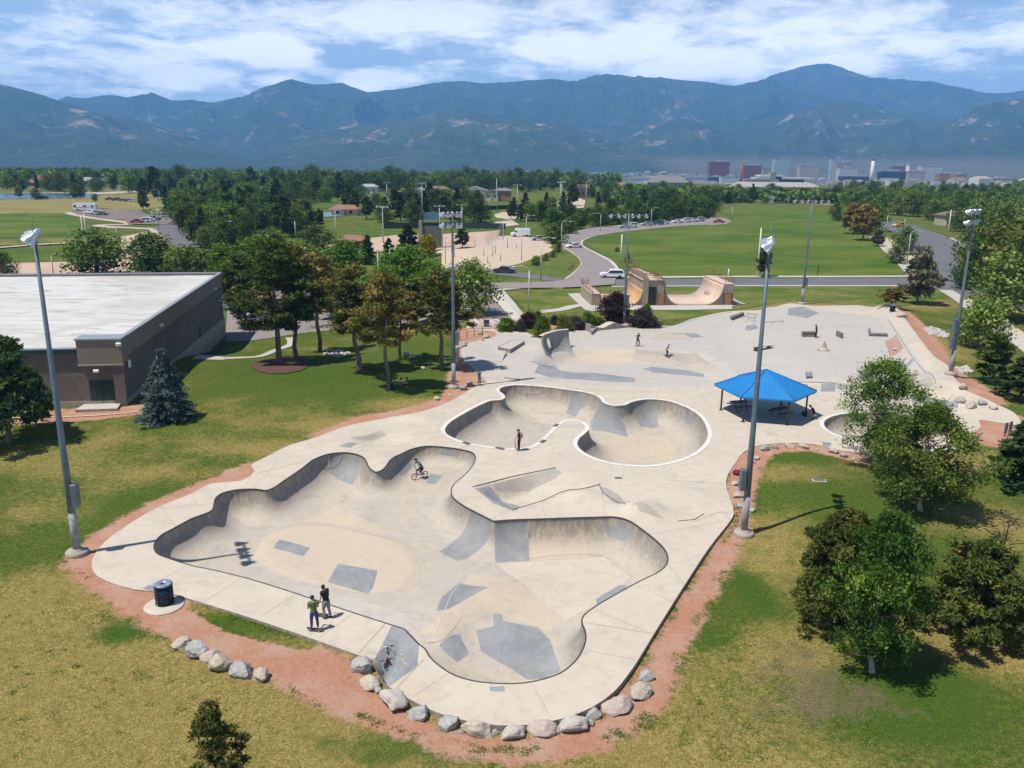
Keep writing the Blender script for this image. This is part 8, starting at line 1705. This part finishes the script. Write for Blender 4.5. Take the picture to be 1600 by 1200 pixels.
car(172, 313.5, 180, 'pickup', BK, 'dark pickup near the lakeside trees', LC); car(181, 314, 180, 'suv', BK, 'dark car behind the dark pickup', LC); car(193, 315, 180, 'sedan', DB, 'blue car in the far roadside row', LC); car(201, 315.5, 180, 'sedan', DG, 'dark green car in the far roadside row', LC); car(209, 316, 180, 'sedan', SL, 'silver car in the far roadside row', LC); car(69, 311.5, 180, 'suv', DG, 'dark car parked on the lake shore', LC)
for x, y, k, c, l in [(583, 504, 'suv', WH, 'white car seen between the pine trunks'), (357, 470, 'sedan', DB, 'blue car by the far end of the block building'), (361, 482, 'suv', SL, 'silver car by the far end of the block building'), (395, 505, 'sedan', WH, 'white car behind the tallest pine'), (425, 503, 'suv', DB, 'dark blue car behind the twin pines'), (450, 500, 'sedan', SL, 'silver car behind the twin pines'), (478, 498, 'suv', DB, 'dark blue car beside the brownish pine'), (520, 480, 'sedan', WH, 'white car in the back row of the car park'), (560, 478, 'suv', SL, 'silver car in the back row of the car park'), (640, 478, 'sedan', WH, 'white car under the bright trees'), (660, 478, 'suv', BK, 'black car under the bright trees'), (690, 470, 'sedan', SL, 'silver car near the parking entrance')]: car(x, y, 100, k, c, l, CC)

# ---------------------------------------------------------------- houses and small buildings
M_SID = [mat('siding_%s' % n, c, tuple(q*.85 for q in c), .5, .85) for n, c in (('white', (.58, .57, .54)), ('tan', (.46, .38, .28)), ('blue', (.33, .38, .42)), ('brick', (.30, .17, .12)), ('cream', (.55, .48, .36)), ('grey', (.36, .36, .35)))]
M_RF = [mat('shingle_%s' % n, c, tuple(q*.75 for q in c), .6, .95) for n, c in (('grey', (.20, .19, .185)), ('brown', (.20, .14, .11)), ('light', (.36, .34, .32)), ('red', (.30, .15, .11)))]
M_WIN = mat('window_dark', (.04, .05, .06), None, rough=.15)
def house(x, y, w_, d_, h, si, ri, lab, group, rz=0., rise=None, cat='house'):
    b = P(x, y) if y < 360 else G(x, y); z = lawn_z(b[None, :2])[0]; e = empty('house', (b[0], b[1], z), R(rz), lab, cat, group); rise = rise or w_*.16
    mb = MB(); mb.box((0, 0, h/2), (w_, d_, h)); mb.build('walls', M_SID[si], e); o = w_*.06
    mb = MB(); mb.extrude_profile([(-w_/2-o, h-.1), (w_/2+o, h-.1), (0, h+rise)], -d_/2-o, d_/2+o) if rz % 2 else mb.add([(-w_/2-o, -d_/2-o, h), (w_/2+o, -d_/2-o, h), (w_/2+o, d_/2+o, h), (-w_/2-o, d_/2+o, h), (-w_/2+d_*.3, 0, h+rise), (w_/2-d_*.3, 0, h+rise)], [(0, 1, 5, 4), (1, 2, 5), (2, 3, 4, 5), (3, 0, 4), (3, 2, 1, 0)]); mb.build('roof', M_RF[ri], e)
    for k in range(max(2, int(w_/4))): mb = MB(); mb.box((-w_/2+w_*(k+.5)/max(2, int(w_/4)), -d_/2-.02, h*.55), (1.2, .08, 1.2)); mb.build('window', M_WIN, e)
    mb = MB(); mb.box((w_*.05, -d_/2-.03, 1.05), (1., .08, 2.1)); mb.build('door', M_DOORO, e); return e
HG = 'houses across the far street'
for i, (x, y, w_, si, ri, l) in enumerate([(638, 310, 14, 0, 0, 'pale house by the silvery tree'), (655, 311, 12, 2, 2, 'grey blue house next to the pale one'), (686, 312, 13, 3, 1, 'brown roofed brick house in the far row'), (697, 312.5, 12, 3, 3, 'darker brick house in the far row'), (717, 313, 9, 1, 1, 'narrow tan gabled house'), (743, 313, 14, 0, 2, 'white gabled house, largest of the far row'), (759, 313.5, 8, 2, 0, 'small blue grey house beside the white one'), (768, 314, 8, 4, 1, 'small cream house near the wood'), (786, 314, 10, 3, 0, 'brick house near the tall bare pole'), (617, 309, 12, 4, 1, 'cream house at the edge of the row'),
    (577, 303, 12, 0, 2, 'white house showing between the far trees'), (905, 309, 16, 3, 1, 'brown house above the tan slope')]): house(x, y, w_, 9, 4.2+(i % 3), si, ri, l, HG, (i % 2)*1.)
house(968, 300, 12, 10, 6, 1, 3, 'orange roofed house among the downtown trees', HG); house(1043, 297, 34, 22, 7, 5, 0, 'big grey hipped-roof hall in front of downtown', None, rise=6, cat='hall'); house(1172, 303, 30, 14, 5, 2, 2, 'pale blue low building before the trees', HG); house(1225, 301, 50, 16, 5, 0, 2, 'long pale low building with many gables', HG, rise=4)
house(1490, 352, 11, 10, 4, 1, 1, 'brown roofed house across the avenue', HG); house(66, 291, 30, 10, 3., 3, 3, 'long reddish roofed house across the lake', HG); house(100, 292, 16, 12, 4, 0, 0, 'white house across the lake', HG); house(20, 293, 18, 10, 4, 5, 1, 'dark house across the lake, half behind trees', HG); house(145, 292, 18, 10, 5, 5, 2, 'grey house across the lake behind the path', HG); house(1592, 388, 14, 10, 4.5, 1, 1, 'tan house at the picture edge', HG)
h = house(552, 390, 7.5, 5, 2.6, 3, 3, 'hut with an orange brown hipped roof beside the infield', None, rise=1.4, cat='hut')
h2 = house(540, 336, 11, 6, 2.6, 4, 3, 'small tan roofed shelter by the tennis courts', None, rise=1.8, cat='shelter')
# grey backboard wall of the ball field
b = G(675, 388); e = empty('backboard_wall', b, .1, 'big dark grey practice wall with pale stepped ends', 'wall'); mb = MB(); mb.box((0, 0, 3.), (5.2, .5, 6.0)); mb.build('panel', mat('slate_grey', (.11, .11, .115), (.15, .15, .15), .6, .9), e); mb = MB(); mb.extrude_profile([(-3.8, 0), (-2.6, 0), (-2.6, 7.6), (-3.5, 7.6)], -.6, .6); mb.build('end_pier', M_FND, e); mb = MB(); mb.extrude_profile([(2.6, 0), (3.0, 0), (3.0, 7.), (2.6, 7.0)], -.6, .6); mb.build('end_pier', M_FND, e)
mb = MB(); b = P(673, 348); mb.box((0, 0, 2.6), (8, .3, 2.8)); mb.tube([(-3, 0, 0), (-3, 0, 2)], .15, 5); mb.tube([(3, 0, 0), (3, 0, 2)], .15, 5); tag(mb.build('scoreboard', mat('board_blue', (.12, .22, .33), None, rough=.6), None, (b[0], b[1], lawn_z(b[None, :2])[0])), 'pale blue scoreboard at the outfield fence', 'scoreboard')
b = P(1223, 317); mb = MB(); mb.box((0, 0, 2), (18, 3, 4)); tag(mb.build('dugout', M_SID[0], None, (b[0], b[1], lawn_z(b[None, :2])[0])), 'white and red booth at the far side of the playing field', 'booth')

# ---------------------------------------------------------------- downtown
def facade(name, wall, glass, sx_, sz_, fx=.55, fz=.55):
    mt = bpy.data.materials.new(name); mt.use_nodes = True; T = NT(mt.node_tree); b = T.n('ShaderNodeBsdfPrincipled'); o = T.n('ShaderNodeOutputMaterial'); T.L.new(b.outputs[0], o.inputs[0])
    tc = T.n('ShaderNodeTexCoord').outputs['Object']; sp = T.n('ShaderNodeSeparateXYZ'); T.put(sp.inputs[0], tc); x = T.math('ADD', sp.outputs[0], sp.outputs[1])
    wx = T.math('LESS_THAN', T.math('FRACT', T.math('DIVIDE', x, sx_)), fx); wz = T.math('LESS_THAN', T.math('FRACT', T.math('DIVIDE', sp.outputs[2], sz_)), fz); c = T.mix(T.math('MULTIPLY', wx, wz), wall, glass); c = T.mix(T.mapr(T.noise(tc, .05, 3), .35, .7, 0., .25), c, tuple(q*.6 for q in wall)); T.put(b.inputs['Base Color'], c); b.inputs['Roughness'].default_value = .7; return mt
FB = dict(maroon=facade('facade_maroon', (.23, .055, .055), (.10, .05, .07), 5, 4.2, .6, .5), white=facade('facade_white', (.62, .60, .57), (.12, .15, .2), 5, 4, .55, .5), cream=facade('facade_cream', (.50, .42, .32), (.20, .16, .13), 6, 4.5, .45, .5), dark=facade('facade_dark', (.05, .06, .075), (.02, .03, .045), 8, 5, .8, .7), dgreen=facade('facade_dark_green', (.015, .04, .045), (.01, .028, .034), 6, 4, .85, .75), orange=facade('facade_orange', (.36, .17, .09), (.15, .09, .07), 7, 5, .4, .4),
    pink=facade('facade_pink', (.42, .32, .29), (.25, .17, .17), 5, 4, .5, .5), grey=facade('facade_grey', (.42, .44, .46), (.16, .2, .25), 5, 4, .55, .5), green=facade('facade_pale_green', (.40, .47, .44), (.24, .3, .3), 5, 4, .5, .5), blue=facade('facade_blue', (.30, .40, .55), (.10, .16, .3), 8, 5, .6, .5))
def block(x0, x1, yt, yb, D, key, lab, depth=30, cap=None, extra=None, group='downtown buildings'):
    """downtown block: its sides and top read off the photo, standing D metres away"""
    def at(x, y): d = ray(x, y); k = D/d[1]; return np.array([d[0]*k, D, CAM_H+d[2]*k])
    a, b, t = at(x0, yb), at(x1, yb), at((x0+x1)/2, yt); w_ = b[0]-a[0]; g = base_z(np.array([[a[0], D]]))[0]; H = t[2]-g; e = empty('office_building', ((a[0]+b[0])/2, D+depth/2, g), 0, lab, 'building', group)
    mb = MB(); mb.box((0, 0, H/2), (w_, depth, H)); mb.build('facade', FB[key], e); mb = MB(); mb.box((0, 0, H+1), (w_+.8, depth+.8, 2.)); mb.build('parapet', M_RF[2] if cap is None else cap, e); mb = MB(); mb.box((w_*.1, 0, H+3.5), (w_*.4, depth*.4, 4)); mb.build('plant_room', M_SID[5], e); return e, w_, H
for a in [(1108, 1138, 253, 286, 2500, 'maroon', 'maroon office block with window grid'), (1161, 1188, 259, 288, 2500, 'maroon', 'lower maroon block behind the brick chimney'), (1127, 1154, 277, 289, 2200, 'white', 'white apartment block with rows of windows'), (1208, 1232, 249, 280, 2900, 'green', 'pale green tower with glass crown'), (1190, 1270, 265, 285, 3000, 'cream', 'wide tan block behind the stadium-like hall'), (1248, 1278, 260, 285, 2800, 'cream', 'cream office block with terraced top'),
    (1297, 1322, 249, 285, 2900, 'grey', 'tall grey slab tower'), (1304, 1331, 255, 285, 2800, 'pink', 'pinkish tower overlapping the grey slab tower'), (1310, 1337, 263, 287, 2600, 'white', 'white tower in front of the pinkish one'), (1315, 1362, 276, 290, 2200, 'dark', 'long black glass building beside the white chimney'), (1376, 1414, 268, 288, 2300, 'dgreen', 'boxy black green glass building'), (1395, 1413, 260, 275, 3000, 'maroon', 'dull red block behind the black green one'), (1417, 1444, 269, 288, 2400, 'cream', 'cream building beside the black green one'),
    (1438, 1470, 260, 284, 2600, 'white', 'broad white hospital-like block'), (1467, 1500, 272, 288, 2300, 'orange', 'orange brick school building'), (1492, 1508, 273, 292, 2200, 'orange', 'short orange brick tower'), (1165, 1202, 282, 298, 1500, 'orange', 'orange brick annex beside the concrete hall'), (1110, 1127, 277, 287, 2300, 'dgreen', 'low dark building next to the maroon block'),
    (1545, 1585, 280, 290, 1700, 'cream', 'low tan building among trees at the edge'), (1030, 1075, 279, 289, 2200, 'dark', 'low dark glazed building'), (1030, 1068, 275, 281, 2300, 'blue', 'blue and white low office block'), (1075, 1105, 279, 289, 2200, 'grey', 'grey low block near the dark glazed one'), (960, 985, 276, 287, 2300, 'cream', 'low tan offices before the foothills'), (924, 948, 272, 284, 2600, 'blue', 'pale blue commercial block'), (880, 922, 277, 284, 2600, 'white', 'white low commercial block'), (985, 1022, 280, 287, 2200, 'grey', 'grey low commercial block'),
    (1453, 1475, 291, 300, 1300, 'white', 'white low building among the avenue trees'), (1318, 1350, 290, 296, 1500, 'pink', 'low building with a reddish band by the white chimney')]: block(*a)
# concrete hall with tower and overhanging roofs
def bl(x0, x1, yt, yb, D, m_, par, nm, depth=30, raw=False):
    def at(x, y): d = ray(x, y); k = D/d[1]; return np.array([d[0]*k, D, CAM_H+d[2]*k])
    a, b, t = at(x0, yb), at(x1, yb), at((x0+x1)/2, yt); mb = MB(); mb.box(((a[0]+b[0])/2, D+depth/2, (t[2]+a[2])/2), (b[0]-a[0], depth, t[2]-a[2])); return mb.build(nm, m_, par)
ch_ = empty('concert_hall', (0, 0, 0), 0, 'tan concrete hall with square tower and white overhanging roofs', 'building', 'downtown buildings')
bl(1202, 1211, 269, 297, 1500, M_FND, ch_, 'tower', 12); bl(1176, 1202, 281, 297, 1510, M_FND, ch_, 'wing', 30); bl(1211, 1223, 284, 297, 1510, M_FND, ch_, 'wing', 30); bl(1188, 1226, 273.5, 276, 1505, M_SID[0], ch_, 'roof', 34); bl(1191, 1224, 276, 280, 1512, FB['dark'], ch_, 'window_band', 28); bl(1180, 1204, 277, 279.5, 1500, M_SID[0], ch_, 'roof', 30); bl(1223, 1272, 277.5, 280, 1500, M_SID[0], ch_, 'roof', 36); bl(1224, 1256, 280, 288, 1512, FB['dark'], ch_, 'window_band', 28); bl(1223, 1245, 287, 296, 1506, M_FND, ch_, 'wing', 30)
M_CHW = mat('chimney_white', (.66, .66, .66), (.55, .55, .55), .1, .8); M_CHR = mat('chimney_brick', (.36, .11, .07), (.30, .10, .07), .1, .9)
def chimney(x, yt, yb, D, r0, m_, lab, nm='chimney_stack', tip=None, lean=0):
    def at(x_, y): d = ray(x_, y); k = D/d[1]; return np.array([d[0]*k, D, CAM_H+d[2]*k])
    a, t = at(x, yb), at(x, yt); g = base_z(a[None, :2])[0]; e = empty(nm, (a[0], D, g), 0, lab, 'chimney'); H = t[2]-g; mb = MB(); mb.tube([(0, 0, 0), (0, 0, H*.96)], [r0, r0*.72], 16); mb.build('shaft', m_, e); mb = MB(); mb.lathe([(r0*.74, H*.955), (r0*.80, H*.96), (r0*.80, H), (r0*.6, H)], n=16); mb.build('cap', tip or m_, e)
chimney(1360, 249, 290, 1500, 3.6, M_CHW, 'tall white smokestack with a black tip', tip=M_BLACK); chimney(1157, 253, 288, 1800, 2.6, M_CHR, 'tall red brick chimney beside the maroon blocks')
chimney(1417, 257, 275, 2600, 7, M_SID[4], 'slender church spire behind the cream building', 'church_spire')
def far_town():
    rng = np.random.default_rng(12); V = []; F = []; mi = []; k = 0
    for i in range(5200):
        az = rng.uniform(-.45, .58); r = rng.uniform(1250, 4200); x, y = r*math.sin(az), r*math.cos(az)
        if fbm(np.array([x/700.+9]), np.array([y/700.+2]), 3)[0] < .44+(.10 if az < -.1 else 0): continue
        s = rng.uniform(7, 15)*(2.2 if rng.random() < .09 else 1); h = rng.uniform(4, 9)*(1 if s < 18 else 1.3); z = base_z(np.array([[x, y]]))[0]; c_, s_ = math.cos(rng.uniform(0, .4)), math.sin(rng.uniform(0, .4)); dx, dy = s, s*.7; q = [(-dx/2, -dy/2), (dx/2, -dy/2), (dx/2, dy/2), (-dx/2, dy/2)]
        for zz in (z-2, z+h): V += [(x+a*c_-b*s_, y+a*s_+b*c_, zz) for a, b in q]
        V += [(x-dx*.3*c_, y-dx*.3*s_, z+h+s*.14), (x+dx*.3*c_, y+dx*.3*s_, z+h+s*.14)]
        m_ = rng.integers(0, 3); r_ = 3+rng.integers(0, 3); F += [(k, k+1, k+5, k+4), (k+1, k+2, k+6, k+5), (k+2, k+3, k+7, k+6), (k+3, k, k+4, k+7), (k+4, k+5, k+9, k+8), (k+6, k+7, k+8, k+9), (k+5, k+6, k+9, k+9), (k+7, k+4, k+8, k+8)]; mi += [m_]*4+[r_]*4; k += 10
    F = [f if f[2] != f[3] else (f[0], f[1], f[2]) for f in F]
    o = obj_from('distant_town', V, F, [M_SID[0], M_SID[1], M_SID[5], M_RF[2], M_RF[1], M_RF[0]], None, mi); tag(o, 'countless small roofs of the far-off town', 'town', None, 'stuff')
far_town()
